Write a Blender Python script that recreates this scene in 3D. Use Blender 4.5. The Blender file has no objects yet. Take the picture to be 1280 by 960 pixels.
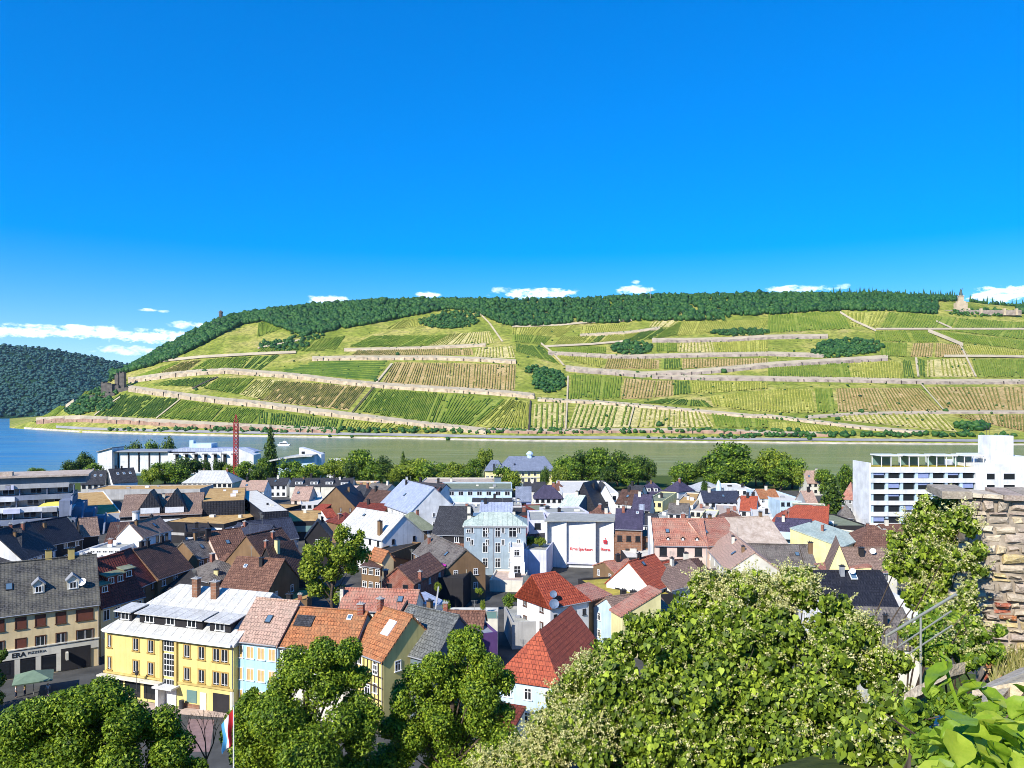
import bpy, math, random
import numpy as np
from mathutils import Vector, Matrix
random.seed(7); RNG = np.random.default_rng(7)
SC = bpy.context.scene
COL = SC.collection
PI = math.pi
# ---------------------------------------------------------------- camera model
CZ, HOR, FX = 46.0, 506.0, 960.0
def P(x, y, z):
    "point at height z seen at photo position x, y"
    D = FX * (CZ - z) / (y - HOR)
    return Vector(((x - 640) / FX * D, D, z))
def PD(x, y, D):
    return Vector(((x - 640) / FX * D, D, CZ - (y - HOR) / FX * D))
def interp(v, pts):
    xs = [p[0] for p in pts]; ys = [p[1] for p in pts]
    return float(np.interp(v, xs, ys))
def gz(x, y):
    "town ground height"
    z = interp(y, [(0, 44.2), (6, 42.6), (14, 38), (30, 27), (55, 12), (78, 5.6), (110, 5.0), (300, 4.6), (452, 4.4), (470, -1.5), (520, -6)])
    if 0 < y < 60 and x > 0:
        k = min(1.0, max(0.0, (x/max(y, 2) - .57)/.06))
        z += k * (interp(y, [(0, 44.6), (3, 44.3), (5.5, 43.55), (7, 43.2), (9, 42.8), (12, 42.15), (14, 41), (30, 33), (60, 11)]) - z)
    return z
# ---------------------------------------------------------------- tagging
def put(o, parent=None):
    COL.objects.link(o)
    if parent is not None: o.parent = parent
    return o
def tag(o, label=None, cat=None, group=None, kind=None):
    if label: o['label'] = label
    if cat: o['category'] = cat
    if group: o['group'] = group
    if kind: o['kind'] = kind
    return o
def thing(name, label, cat, loc=(0, 0, 0), rz=0.0, group=None):
    o = put(bpy.data.objects.new(name, None)); o.location = loc; o.rotation_euler = (0, 0, rz)
    return tag(o, label, cat, group)
def copy_tree(o, parent=None):
    c = o.copy(); put(c, parent)
    for ch in [k for k in o.children]:
        copy_tree(ch, c)
    return c
# ---------------------------------------------------------------- mesh builder
class MB:
    def __init__(s): s.v = []; s.f = []; s.m = []; s.t = []
    def face(s, pts, mi=0, tint=0.5):
        n = len(s.v); s.v += [tuple(p) for p in pts]; s.f.append(list(range(n, n + len(pts)))); s.m.append(mi); s.t.append(tint)
    def solid(s, vs, fs, mi=0, tint=0.5):
        n = len(s.v); s.v += [tuple(p) for p in vs]
        for f in fs: s.f.append([n + i for i in f]); s.m.append(mi); s.t.append(tint)
    def box(s, x0, x1, y0, y1, z0, z1, mi=0, tint=0.5, top=True):
        vs = [(x0,y0,z0),(x1,y0,z0),(x1,y1,z0),(x0,y1,z0),(x0,y0,z1),(x1,y0,z1),(x1,y1,z1),(x0,y1,z1)]
        fs = [(0,3,2,1),(0,1,5,4),(1,2,6,5),(2,3,7,6),(3,0,4,7)] + ([(4,5,6,7)] if top else [])
        s.solid(vs, fs, mi, tint)
    def rbox(s, c, hx, hy, hz, R, mi=0, tint=0.5):
        vs = [Vector(c) + R @ Vector((a*hx, b*hy, d*hz)) for d in (-1,1) for a,b in ((-1,-1),(1,-1),(1,1),(-1,1))]
        s.solid(vs, [(0,3,2,1),(0,1,5,4),(1,2,6,5),(2,3,7,6),(3,0,4,7),(4,5,6,7)], mi, tint)
    def prism(s, poly, axis, a, b, mi=0):
        "poly of 2D points extruded along axis (x: poly=(y,z); y: poly=(x,z); z: poly=(x,y))"
        n = len(poly)
        def mk(p, t):
            return (t, p[0], p[1]) if axis == 'x' else ((p[0], t, p[1]) if axis == 'y' else (p[0], p[1], t))
        vs = [mk(p, a) for p in poly] + [mk(p, b) for p in poly]
        fs = [list(range(n))[::-1], list(range(n, 2*n))] + [[i, (i+1) % n, n + (i+1) % n, n + i] for i in range(n)]
        s.solid(vs, fs, mi)
    def tube(s, p0, p1, r0, r1=None, n=6, mi=0, cap=True):
        r1 = r0 if r1 is None else r1
        p0, p1 = Vector(p0), Vector(p1); d = p1 - p0
        if d.length < 1e-6: return
        q = d.to_track_quat('Z', 'Y')
        vs = []
        for p, r in ((p0, r0), (p1, r1)):
            for i in range(n):
                a = 2*PI*i/n; vs.append(p + q @ Vector((math.cos(a)*r, math.sin(a)*r, 0)))
        fs = [[i, (i+1) % n, n + (i+1) % n, n + i] for i in range(n)]
        if cap: fs += [list(range(n))[::-1], list(range(n, 2*n))]
        s.solid(vs, fs, mi)
    def path(s, pts, r, n=6, mi=0):
        for i in range(len(pts)-1): s.tube(pts[i], pts[i+1], r, r, n, mi)
    def lathe(s, prof, n=12, c=(0,0,0), mi=0):
        vs = []; fs = []
        for r, z in prof:
            for i in range(n):
                a = 2*PI*i/n; vs.append((c[0]+r*math.cos(a), c[1]+r*math.sin(a), c[2]+z))
        for k in range(len(prof)-1):
            for i in range(n): fs.append([k*n+i, k*n+(i+1)%n, (k+1)*n+(i+1)%n, (k+1)*n+i])
        s.solid(vs, fs, mi)
    def mesh(s, name, mats, smooth=False, fix=True):
        me = bpy.data.meshes.new(name)
        me.from_pydata(s.v, [], s.f)
        for m in mats: me.materials.append(m)
        if len(mats) > 1: me.polygons.foreach_set('material_index', s.m)
        if fix:
            import bmesh
            bm = bmesh.new(); bm.from_mesh(me); bmesh.ops.recalc_face_normals(bm, faces=bm.faces); bm.to_mesh(me); bm.free()
        metre_uv(me)
        a = me.attributes.new('tint', 'FLOAT', 'FACE'); a.data.foreach_set('value', s.t)
        if smooth: me.polygons.foreach_set('use_smooth', [True]*len(me.polygons))
        me.update(); return me
    def build(s, name, mats, parent=None, smooth=False, fix=True):
        if not isinstance(mats, (list, tuple)): mats = [mats]
        return put(bpy.data.objects.new(name, s.mesh(name, mats, smooth, fix)), parent)
def metre_uv(me):
    uv = me.uv_layers.new(name='UVMap')
    vs = me.vertices
    for p in me.polygons:
        n = p.normal
        if abs(n.z) > 0.985: U = Vector((1,0,0)); V = Vector((0,1,0))
        else:
            U = Vector((-n.y, n.x, 0)).normalized(); V = n.cross(U)
        for li in p.loop_indices:
            co = vs[me.loops[li].vertex_index].co
            uv.data[li].uv = (co.dot(U), co.dot(V))
# ---------------------------------------------------------------- materials
MATS = {}
class NT:
    def __init__(s, name, rough=0.8, spec=0.25):
        m = bpy.data.materials.new(name); m.use_nodes = True
        s.m = m; s.t = m.node_tree; s.b = s.t.nodes['Principled BSDF']
        s.b.inputs['Roughness'].default_value = rough
        s.b.inputs['Specular IOR Level'].default_value = spec
        MATS[name] = m
    def n(s, typ, **kw):
        nd = s.t.nodes.new(typ)
        for k, v in kw.items():
            if k.startswith('i_'): nd.inputs[k[2:].replace('_', ' ')].default_value = v
            else: setattr(nd, k, v)
        return nd
    def l(s, a, b): s.t.links.new(a, b)
    def coord(s, kind='Object'): return s.n('ShaderNodeTexCoord').outputs[kind]
    def noise(s, scale, vec=None, detail=4, rough=0.55):
        nd = s.n('ShaderNodeTexNoise', i_Scale=scale, i_Detail=detail, i_Roughness=rough)
        s.l(vec if vec is not None else s.coord(), nd.inputs['Vector']); return nd.outputs['Fac']
    def ramp(s, fac, stops):
        r = s.n('ShaderNodeValToRGB'); e = r.color_ramp.elements
        while len(e) < len(stops): e.new(0.5)
        for i, (p, c) in enumerate(stops): e[i].position = p; e[i].color = (*c, 1) if len(c) == 3 else c
        s.l(fac, r.inputs['Fac']); return r.outputs['Color']
    def mix(s, fac, a, b, mode='MIX'):
        nd = s.n('ShaderNodeMix', data_type='RGBA', blend_type=mode)
        for idx, val in ((0, fac), (6, a), (7, b)):
            if isinstance(val, (int, float)): nd.inputs[idx].default_value = val
            elif isinstance(val, tuple): nd.inputs[idx].default_value = (*val, 1)
            else: s.l(val, nd.inputs[idx])
        return nd.outputs[2]
    def math(s, op, a, b=0.0):
        nd = s.n('ShaderNodeMath', operation=op)
        for i, val in enumerate((a, b)):
            if isinstance(val, (int, float)): nd.inputs[i].default_value = val
            else: s.l(val, nd.inputs[i])
        return nd.outputs[0]
    def bump(s, h, strength=0.4, dist=0.05):
        nd = s.n('ShaderNodeBump', i_Strength=strength, i_Distance=dist); s.l(h, nd.inputs['Height']); s.l(nd.outputs[0], s.b.inputs['Normal'])
    def col(s, c):
        if isinstance(c, tuple): s.b.inputs['Base Color'].default_value = (*c, 1)
        else: s.l(c, s.b.inputs['Base Color'])
    def attr(s, name): return s.n('ShaderNodeAttribute', attribute_name=name).outputs
def sc(c, k): return tuple(min(1, v*k) for v in c)
def plaster(name, c, dirt=0.3):
    k = NT(name, 0.9, 0.15)
    f = k.noise(0.35, detail=5); g = k.noise(3.0, detail=4)
    # streaks running down the wall
    mp = k.n('ShaderNodeMapping'); mp.inputs['Scale'].default_value = (1.6, 1.6, 0.12); k.l(k.coord(), mp.inputs['Vector'])
    st = k.noise(1.0, mp.outputs[0], 5)
    base = k.ramp(f, [(0.3, sc(c, 1 - dirt)), (0.62, c)])
    base = k.mix(k.ramp(st, [(0.5, (0,0,0)), (0.7, (.55,.55,.55))]), base, sc(c, 0.62))
    base = k.mix(k.ramp(g, [(0.35, (.25,)*3), (0.6, (0,)*3)]), base, sc(c, 0.8))
    k.col(base); k.bump(g, 0.15, 0.02); return k.m
def tiles(name, c1, c2, tw=0.45, th=0.6, patch=None, rough=0.75, depth=0.07):
    k = NT(name, rough, 0.25); uv = k.coord('UV')
    br = k.n('ShaderNodeTexBrick', offset=0.5); k.l(uv, br.inputs['Vector'])
    br.inputs['Color1'].default_value = (*c1, 1); br.inputs['Color2'].default_value = (*c2, 1)
    br.inputs['Mortar'].default_value = (*sc(c2, 0.35), 1)
    for nm, v in (('Scale', 1.0), ('Brick Width', tw), ('Row Height', th), ('Mortar Size', 0.05), ('Mortar Smooth', 0.3), ('Bias', 0.0)): br.inputs[nm].default_value = v
    f = k.noise(0.5, detail=6, rough=0.65); g = k.noise(2.6, detail=5, rough=0.7)
    c = k.mix(k.ramp(f, [(0.35, (0,)*3), (0.7, (.75,)*3)]), br.outputs['Color'], patch or sc(c2, 0.62))
    c = k.mix(k.ramp(g, [(0.5, (0,)*3), (0.72, (.6,)*3)]), c, sc(c1, 1.5))
    c = k.mix(k.ramp(g, [(0.28, (.6,)*3), (0.42, (0,)*3)]), c, sc(c2, 0.4))
    k.col(c)
    sx = k.n('ShaderNodeSeparateXYZ'); k.l(uv, sx.inputs[0])
    saw = k.math('FRACT', k.math('DIVIDE', sx.outputs['Y'], th))
    wav = k.math('MULTIPLY', k.math('SINE', k.math('MULTIPLY', sx.outputs['X'], 2*PI/tw)), 0.35)
    k.bump(k.math('ADD', k.math('MULTIPLY', saw, -1.0), wav), 0.9, depth); return k.m
def plain(name, c, rough=0.6, spec=0.3, metal=0.0, var=0.15, scale=1.5):
    k = NT(name, rough, spec); f = k.noise(scale, detail=5)
    k.col(k.ramp(f, [(0.3, sc(c, 1-var)), (0.7, sc(c, 1+var*.5))])); k.b.inputs['Metallic'].default_value = metal; return k.m
def bricks(name, c1, c2, mort, bw=0.5, bh=0.2):
    k = NT(name, 0.9, 0.15); uv = k.coord('UV')
    br = k.n('ShaderNodeTexBrick'); k.l(uv, br.inputs['Vector'])
    br.inputs['Color1'].default_value = (*c1, 1); br.inputs['Color2'].default_value = (*c2, 1); br.inputs['Mortar'].default_value = (*mort, 1)
    for nm, v in (('Scale', 1.0), ('Brick Width', bw), ('Row Height', bh), ('Mortar Size', 0.025), ('Bias', -0.2)): br.inputs[nm].default_value = v
    f = k.noise(1.2, detail=6)
    k.col(k.mix(k.ramp(f, [(0.35, (0,)*3), (0.7, (.7,)*3)]), br.outputs['Color'], sc(c1, 0.5)))
    k.bump(br.outputs['Fac'], -0.4, 0.03); return k.m
def rubble(name, c1, c2, c3):
    "gravelled or lichen-covered roof"
    k = NT(name, 0.95, 0.1)
    f = k.noise(0.55, detail=8, rough=0.75); g = k.noise(3.5, detail=5, rough=0.8)
    c = k.ramp(f, [(0.35, c1), (0.55, c2), (0.7, c3)])
    c = k.mix(k.ramp(g, [(0.42, (.5,)*3), (0.58, (0,)*3)]), c, sc(c2, 0.55))
    k.col(c); k.bump(g, 0.5, 0.08); return k.m
def foliage(name, dark, mid, light, trans=0.3, scale=0.6):
    k = NT(name, 0.55, 0.25)
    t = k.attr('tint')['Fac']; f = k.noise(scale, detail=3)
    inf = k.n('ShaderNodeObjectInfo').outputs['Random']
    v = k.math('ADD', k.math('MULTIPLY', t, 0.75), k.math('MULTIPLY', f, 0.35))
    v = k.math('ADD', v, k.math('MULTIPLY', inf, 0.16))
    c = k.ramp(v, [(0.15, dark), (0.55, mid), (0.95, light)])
    k.col(c)
    tr = k.n('ShaderNodeBsdfTranslucent'); k.l(k.mix(1.0, c, (1.1, 1.25, 0.4), 'MULTIPLY'), tr.inputs['Color'])
    mx = k.n('ShaderNodeMixShader'); mx.inputs[0].default_value = trans
    k.l(k.b.outputs[0], mx.inputs[1]); k.l(tr.outputs[0], mx.inputs[2])
    out = [n for n in k.t.nodes if n.type == 'OUTPUT_MATERIAL'][0]; k.l(mx.outputs[0], out.inputs['Surface']); return k.m
M = MATS
plaster('plaster_white', (.78, .78, .76)); plaster('plaster_cream', (.82, .64, .36)); plaster('plaster_yellow', (.76, .64, .24), .2)
plaster('plaster_pale', (.74, .70, .58)); plaster('plaster_blue', (.42, .66, .76), .12); plaster('plaster_grey', (.40, .40, .39)); plaster('plaster_bluegrey', (.33, .41, .47))
plaster('plaster_lightblue', (.55, .70, .80)); plaster('plaster_pink', (.72, .55, .47)); plaster('plaster_ochre', (.62, .47, .17)); plaster('plaster_brown', (.24, .15, .08))
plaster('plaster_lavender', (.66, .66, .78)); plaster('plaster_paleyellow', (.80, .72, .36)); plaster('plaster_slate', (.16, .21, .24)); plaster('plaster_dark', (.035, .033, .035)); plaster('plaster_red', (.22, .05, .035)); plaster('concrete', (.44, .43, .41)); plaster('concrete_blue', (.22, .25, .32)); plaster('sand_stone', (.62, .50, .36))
tiles('tile_orange', (.50, .20, .08), (.34, .115, .045), patch=(.27, .15, .075)); tiles('tile_red', (.46, .10, .045), (.33, .06, .03)); tiles('tile_brightred', (.47, .11, .05), (.34, .07, .035), patch=(.28, .07, .04))
tiles('tile_brown', (.27, .14, .09), (.15, .072, .048)); tiles('tile_darkred', (.24, .055, .035), (.14, .034, .024)); tiles('tile_darkbrown', (.15, .082, .06), (.085, .048, .036)); tiles('tile_pink', (.56, .36, .27), (.42, .27, .2), patch=(.34, .25, .19)); tiles('tile_fadedred', (.45, .17, .11), (.36, .13, .09), patch=(.42, .28, .2))
tiles('tile_grey', (.20, .205, .19), (.12, .125, .12)); tiles('tile_black', (.035, .035, .042), (.02, .02, .026), rough=.5); tiles('tile_oldgrey', (.17, .14, .12), (.08, .068, .06), patch=(.22, .2, .17))
tiles('slate_dark', (.075, .075, .08), (.04, .04, .045), .5, .32, depth=.03); tiles('slate_mossy', (.095, .09, .085), (.045, .045, .045), .5, .32, patch=(.19, .175, .13), depth=.04); tiles('slate_purple', (.10, .085, .14), (.06, .052, .09), .5, .4, depth=.05); tiles('slate_blue', (.055, .065, .10), (.035, .04, .065), .5, .35, depth=.03); tiles('slate_villa', (.26, .29, .36), (.19, .22, .29), .8, .5, depth=.02)
tiles('metal_white', (.58, .57, .53), (.50, .49, .45), 1.6, 30, patch=(.36, .35, .31), rough=.5, depth=.02); tiles('metal_bluewhite', (.40, .44, .54), (.34, .38, .48), 1.0, 30, rough=.45, depth=.02); tiles('metal_green', (.50, .56, .47), (.42, .5, .42), 1.2, 30, depth=.02); tiles('corrugated_grey', (.16, .165, .14), (.10, .105, .09), 1.3, 4, depth=.12); tiles('brown_shingle', (.34, .23, .17), (.25, .165, .125), .6, .4, depth=.04)
rubble('roof_rubble', (.36, .27, .20), (.58, .47, .37), (.66, .57, .47)); rubble('roof_tan', (.36, .20, .07), (.60, .38, .15), (.68, .50, .24)); rubble('roof_moss', (.22, .19, .06), (.50, .40, .07), (.58, .50, .16)); rubble('roof_grey', (.28, .28, .25), (.42, .42, .37), (.5, .49, .43)); rubble('roof_pale', (.60, .56, .48), (.74, .70, .60), (.8, .78, .7)); rubble('roof_dark', (.03, .03, .03), (.055, .05, .05), (.09, .08, .07)); rubble('roof_olive', (.17, .19, .12), (.25, .27, .18), (.32, .33, .24))
bricks('brick_red', (.32, .085, .05), (.22, .06, .04), (.32, .27, .22)); bricks('brick_brown', (.30, .15, .09), (.20, .10, .065), (.30, .25, .2), .9, .4)
plain('frame_white', (.8, .8, .78), .5); plain('frame_brown', (.10, .045, .025), .5); plain('frame_dark', (.03, .03, .035), .4); plain('timber_dark', (.05, .03, .02), .8); plain('shutter_brown', (.16, .055, .035), .6); plain('shutter_tan', (.62, .40, .16), .6); plain('blind_blue', (.25, .30, .5), .6); plain('blind_white', (.7, .7, .7), .6)
plain('steel_grey', (.34, .35, .31), .5, .4, .2); plain('steel_dark', (.05, .05, .055), .5); plain('steel_white', (.8, .8, .8), .4); plain('paint_red', (.45, .03, .025), .5); plain('crane_red', (.42, .05, .05), .5); plain('dish_grey', (.55, .57, .6), .4); plain('dish_blue', (.12, .17, .25), .4); plain('dish_white', (.8, .8, .8), .4); plain('cloth_green', (.17, .24, .16), .8); plain('cloth_white', (.8, .8, .82), .8); plain('cloth_red', (.5, .02, .03), .8); plain('cloth_blue', (.10, .42, .75), .8); plain('cloth_pink', (.75, .05, .40), .8); plain('cloth_yellow', (.75, .62, .12), .8); plain('skin', (.55, .33, .23), .6); plain('jeans', (.04, .05, .09), .9); plain('hair_brown', (.04, .022, .012), .7); plain('purple_paint', (.10, .05, .16), .6); plain('lead_grey', (.30, .31, .33), .5); plain('letter_red', (.55, .02, .03), .5); plain('letter_black', (.02, .02, .022), .5)
plain('bark', (.10, .075, .055), .95, .1, 0, .5, 4); plain('ruin_stone', (.14, .12, .10), .95, .1, 0, .5, .15); plain('monument_stone', (.55, .44, .30), .9, .1, 0, .2, .1); plain('bronze', (.06, .09, .07), .5); plain('terrace_wall', (.50, .39, .26), .95, .1, 0, .45, .12); plain('terrace_wall_pink', (.38, .235, .16), .95, .1, 0, .45, .12); plain('terrace_wall_grey', (.36, .29, .235), .95, .1, 0, .45, .12); plain('pier_dark', (.07, .055, .045), .95); plain('path_pale', (.52, .43, .28), .95, .1, 0, .2, .05); plain('road_grey', (.30, .29, .28), .9, .2, 0, .2, .05); plain('bank_stone', (.52, .46, .36), .95, .1, 0, .35, .1)
plain('asphalt', (.085, .085, .08), .9, .2, 0, .3, .5); plain('pavers_pink', (.55, .42, .33), .9, .2, 0, .25, 1.2); plain('pavers_red', (.26, .17, .16), .9, .2, 0, .25, 1.2)
g = NT('glass', 0.08, 0.5); g.col((.018, .021, .025))
g = NT('glass_blue', 0.1, 0.5); g.col((.10, .17, .24))
g = NT('glass_green', 0.1, 0.5); g.col((.14, .24, .22))
foliage('leaf_green', (.010, .028, .005), (.095, .18, .014), (.34, .43, .036), .2); foliage('leaf_dark', (.006, .018, .005), (.042, .09, .012), (.18, .25, .026), .2); foliage('leaf_yellow', (.03, .06, .008), (.18, .25, .022), (.42, .46, .045), .22); foliage('leaf_near', (.010, .028, .004), (.10, .18, .012), (.38, .47, .035), .18, scale=.4)
foliage('leaf_vine', (.006, .016, .003), (.09, .145, .010), (.40, .50, .045), .15, scale=1.6); foliage('leaf_big', (.05, .12, .012), (.21, .33, .022), (.44, .50, .06), .32, 9.0); M['leaf_big'].node_tree.nodes['Principled BSDF'].inputs['Roughness'].default_value = .38
plain('frame_tan', (.46, .30, .09), .7); foliage('blossom', (.36, .36, .10), (.56, .52, .20), (.80, .74, .42), .3, 2.0); foliage('leaf_forest', (.008, .034, .007), (.022, .078, .011), (.05, .125, .018), .0, .02); foliage('leaf_far_hazed', (.008, .038, .032), (.02, .07, .055), (.04, .105, .07), .0, .01)  # the far wood's leaf colour carries painted blue haze
# ================================================================ camera, sun, sky
cam = bpy.data.cameras.new('camera'); co = put(bpy.data.objects.new('camera', cam)); SC.camera = co
co.location = (0, 0, CZ); co.rotation_euler = (PI/2, 0, 0)
cam.sensor_width = 36; cam.lens = 27; cam.shift_y = 26/1280; cam.clip_end = 30000; cam.clip_start = 0.1
SC.view_settings.view_transform = 'Standard'; SC.view_settings.look = 'None'; SC.view_settings.gamma = 1; SC.view_settings.exposure = 0.6; SC.cycles.filter_width = 0.95
SUN = Vector((-.48, -.66, .58)).normalized()
sl = bpy.data.lights.new('sun', 'SUN'); so = put(bpy.data.objects.new('sun', sl)); sl.energy = 4.6; sl.angle = math.radians(.5); sl.color = (1, .95, .86)
so.rotation_euler = (-SUN).to_track_quat('-Z', 'Y').to_euler()
w = bpy.data.worlds.new('World'); SC.world = w; w.use_nodes = True
wt = w.node_tree; bg = wt.nodes['Background']
sky = wt.nodes.new('ShaderNodeTexSky'); sky.sky_type = 'NISHITA'; sky.sun_disc = False
sky.sun_elevation = math.asin(SUN.z); sky.sun_rotation = math.atan2(SUN.x, SUN.y) % (2*PI)
sky.altitude = 100; sky.air_density = 1.0; sky.dust_density = 0.0; sky.ozone_density = 9
hs = wt.nodes.new('ShaderNodeHueSaturation'); hs.inputs['Saturation'].default_value = 1.63; hs.inputs['Value'].default_value = 1.62; hs.inputs['Hue'].default_value = .514
gm_ = wt.nodes.new('ShaderNodeGamma'); gm_.inputs[1].default_value = .66
wt.links.new(sky.outputs[0], gm_.inputs[0]); wt.links.new(gm_.outputs[0], hs.inputs['Color'])
# fair-weather clouds low over the hills: banks at given compass directions, broken up by noise
tc = wt.nodes.new('ShaderNodeTexCoord'); sep = wt.nodes.new('ShaderNodeSeparateXYZ'); wt.links.new(tc.outputs['Generated'], sep.inputs[0])
def wm(op, a, b=0.0, c=None):
    nd = wt.nodes.new('ShaderNodeMath'); nd.operation = op
    for i, v in enumerate((a, b) if c is None else (a, b, c)):
        if isinstance(v, (int, float)): nd.inputs[i].default_value = v
        else: wt.links.new(v, nd.inputs[i])
    return nd.outputs[0]
az = wm('ARCTAN2', sep.outputs['X'], sep.outputs['Y'])
el = wm('DIVIDE', sep.outputs['Z'], wm('SQRT', wm('ADD', wm('MULTIPLY', sep.outputs['X'], sep.outputs['X']), wm('MULTIPLY', sep.outputs['Y'], sep.outputs['Y']))))
cmap = wt.nodes.new('ShaderNodeCombineXYZ'); wt.links.new(wm('MULTIPLY', az, 1.0), cmap.inputs[0]); wt.links.new(wm('MULTIPLY', el, 2.2), cmap.inputs[1])
nz = wt.nodes.new('ShaderNodeTexNoise'); nz.inputs['Scale'].default_value = 55; nz.inputs['Detail'].default_value = 9; nz.inputs['Roughness'].default_value = .66; wt.links.new(cmap.outputs[0], nz.inputs['Vector'])
nn = wm('MULTIPLY', wm('SUBTRACT', nz.outputs['Fac'], 0.52), 3.6)
tot = None
for px, py, wx, hy, k in [(30,411,60,13,.85),(120,413,75,13,.95),(195,418,60,13,.95),(235,404,28,7,.6),(182,385,15,3.5,.75),(205,387,8,3,.5),(165,436,50,9,.5),(410,373,36,8,.85),(536,367,16,7,.8),(672,365,60,10,1.),(628,362,18,7,.5),(795,360,28,8,1.),(795,350,7,4,.5),(996,359,48,7,.85),(1052,356,13,5,.4),(1245,366,42,15,1.),(1275,364,40,12,.95),(-60,413,80,14,.85),(1400,360,90,16,.9),(-200,400,90,14,.8)]:
    a0 = math.atan2(px-640, FX); c = math.cos(a0); e0 = (HOR-py)/FX*c
    sx = wx*.92/FX*c*c; sy = hy*.74/FX*c; k *= .9; e0 -= 2/FX
    dx = wm('DIVIDE', wm('SUBTRACT', az, a0), sx); dy = wm('DIVIDE', wm('SUBTRACT', el, e0), sy)
    r = wm('SUBTRACT', 1.0, wm('ADD', wm('MULTIPLY', dx, dx), wm('MULTIPLY', dy, dy)))
    dn = wm('MAXIMUM', wm('MULTIPLY', wm('ADD', wm('MULTIPLY', r, .75), nn), k), 0.0)
    tot = dn if tot is None else wm('MAXIMUM', tot, dn)
den = wm('MINIMUM', wm('MULTIPLY', tot, 1.15), 0.97)
cm = wt.nodes.new('ShaderNodeMix'); cm.data_type = 'RGBA'; wt.links.new(den, cm.inputs[0]); wt.links.new(hs.outputs[0], cm.inputs[6]); cm.inputs[7].default_value = (9.5, 9.8, 10.2, 1)
wt.links.new(cm.outputs[2], bg.inputs['Color']); bg.inputs['Strength'].default_value = 0.15
# ================================================================ ground, river
def grid(name, xs, ys, fz, mat, kind='structure', smooth=True):
    X, Y = np.meshgrid(xs, ys); n = len(xs); mrows = len(ys)
    Z = np.array([[fz(x, y) for x in xs] for y in ys])
    me = bpy.data.meshes.new(name)
    V = np.stack([X, Y, Z], -1).reshape(-1, 3)
    F = [[j*n+i, j*n+i+1, (j+1)*n+i+1, (j+1)*n+i] for j in range(mrows-1) for i in range(n-1)]
    me.from_pydata(V.tolist(), [], F); me.materials.append(mat)
    if smooth: me.polygons.foreach_set('use_smooth', [True]*len(F))
    return tag(put(bpy.data.objects.new(name, me)), kind=kind)
k = NT('ground_mat', .95, .1)
pos = k.coord('Object'); sp = k.n('ShaderNodeSeparateXYZ'); k.l(pos, sp.inputs[0])
f = k.noise(.25, detail=7); g2 = k.noise(3, detail=5)
gr = k.ramp(f, [(.3, (.05, .075, .012)), (.5, (.17, .16, .05)), (.68, (.36, .29, .14))])
gr = k.mix(k.ramp(g2, [(.35, (.55,)*3), (.6, (0,)*3)]), gr, (.05, .06, .015))
pv = k.ramp(f, [(.3, (.05, .05, .047)), (.7, (.11, .105, .095))])
far_ = k.math('MAXIMUM', k.math('GREATER_THAN', sp.outputs['Y'], 372.0), k.math('MULTIPLY', k.math('GREATER_THAN', k.math('ADD', sp.outputs['X'], k.math('MULTIPLY', f, 14.0)), 29.0), k.math('LESS_THAN', k.math('ADD', sp.outputs['Y'], k.math('MULTIPLY', f, 20.0)), 128.0))); pv = k.mix(far_, pv, k.ramp(g2, [(.35, (.035, .065, .012)), (.65, (.10, .13, .025))]))
k.col(k.mix(k.ramp(k.math('DIVIDE', sp.outputs['Y'], 100.0), [(.62, (0,)*3), (.72, (1,)*3)]), gr, pv)); k.bump(g2, .5, .1)
ground = grid('ground', list(np.linspace(-900, 900, 40)) [:16] + list(np.linspace(-190, 190, 77)) + list(np.linspace(-900, 900, 40))[24:], [-60, -30, -12, -6, -2] + list(np.arange(0, 130, 2.0)) + list(np.arange(130, 440, 20.0)) + [440, 452, 458, 464, 470, 490, 520], gz, M['ground_mat'])
k = NT('water_mat', .25, .1)
f = k.noise(.012, detail=4); pos = k.coord('Object'); sp = k.n('ShaderNodeSeparateXYZ'); k.l(pos, sp.inputs[0])
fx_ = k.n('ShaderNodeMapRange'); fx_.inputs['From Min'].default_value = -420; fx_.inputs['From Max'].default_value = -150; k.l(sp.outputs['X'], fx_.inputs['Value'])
k.col(k.mix(fx_.outputs[0], k.ramp(f, [(.3, (.03, .17, .36)), (.7, (.05, .24, .42))]), k.ramp(f, [(.3, (.125, .165, .028)), (.7, (.20, .225, .045))])))  # sky reflection painted as blue base colour on the left stretch
mp = k.n('ShaderNodeMapping'); mp.inputs['Scale'].default_value = (.05, .16, 1); k.l(pos, mp.inputs['Vector'])
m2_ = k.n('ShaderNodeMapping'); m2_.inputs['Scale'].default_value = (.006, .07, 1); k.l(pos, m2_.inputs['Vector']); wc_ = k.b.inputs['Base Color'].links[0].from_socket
k.col(k.mix(k.ramp(k.noise(1.0, m2_.outputs[0], 7, .7), [(.4, (0,)*3), (.56, (.22,)*3), (.68, (.75,)*3)]), wc_, (.26, .30, .20)))  # pale ripple and wake streaks painted into the water colour
k.bump(k.noise(1.0, mp.outputs[0], 6, .6), .25, .6)
river = grid('river', list(np.linspace(-4500, 3500, 30)), list(np.linspace(430, 4200, 20)), lambda x, y: 0.0, M['water_mat'])
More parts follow.
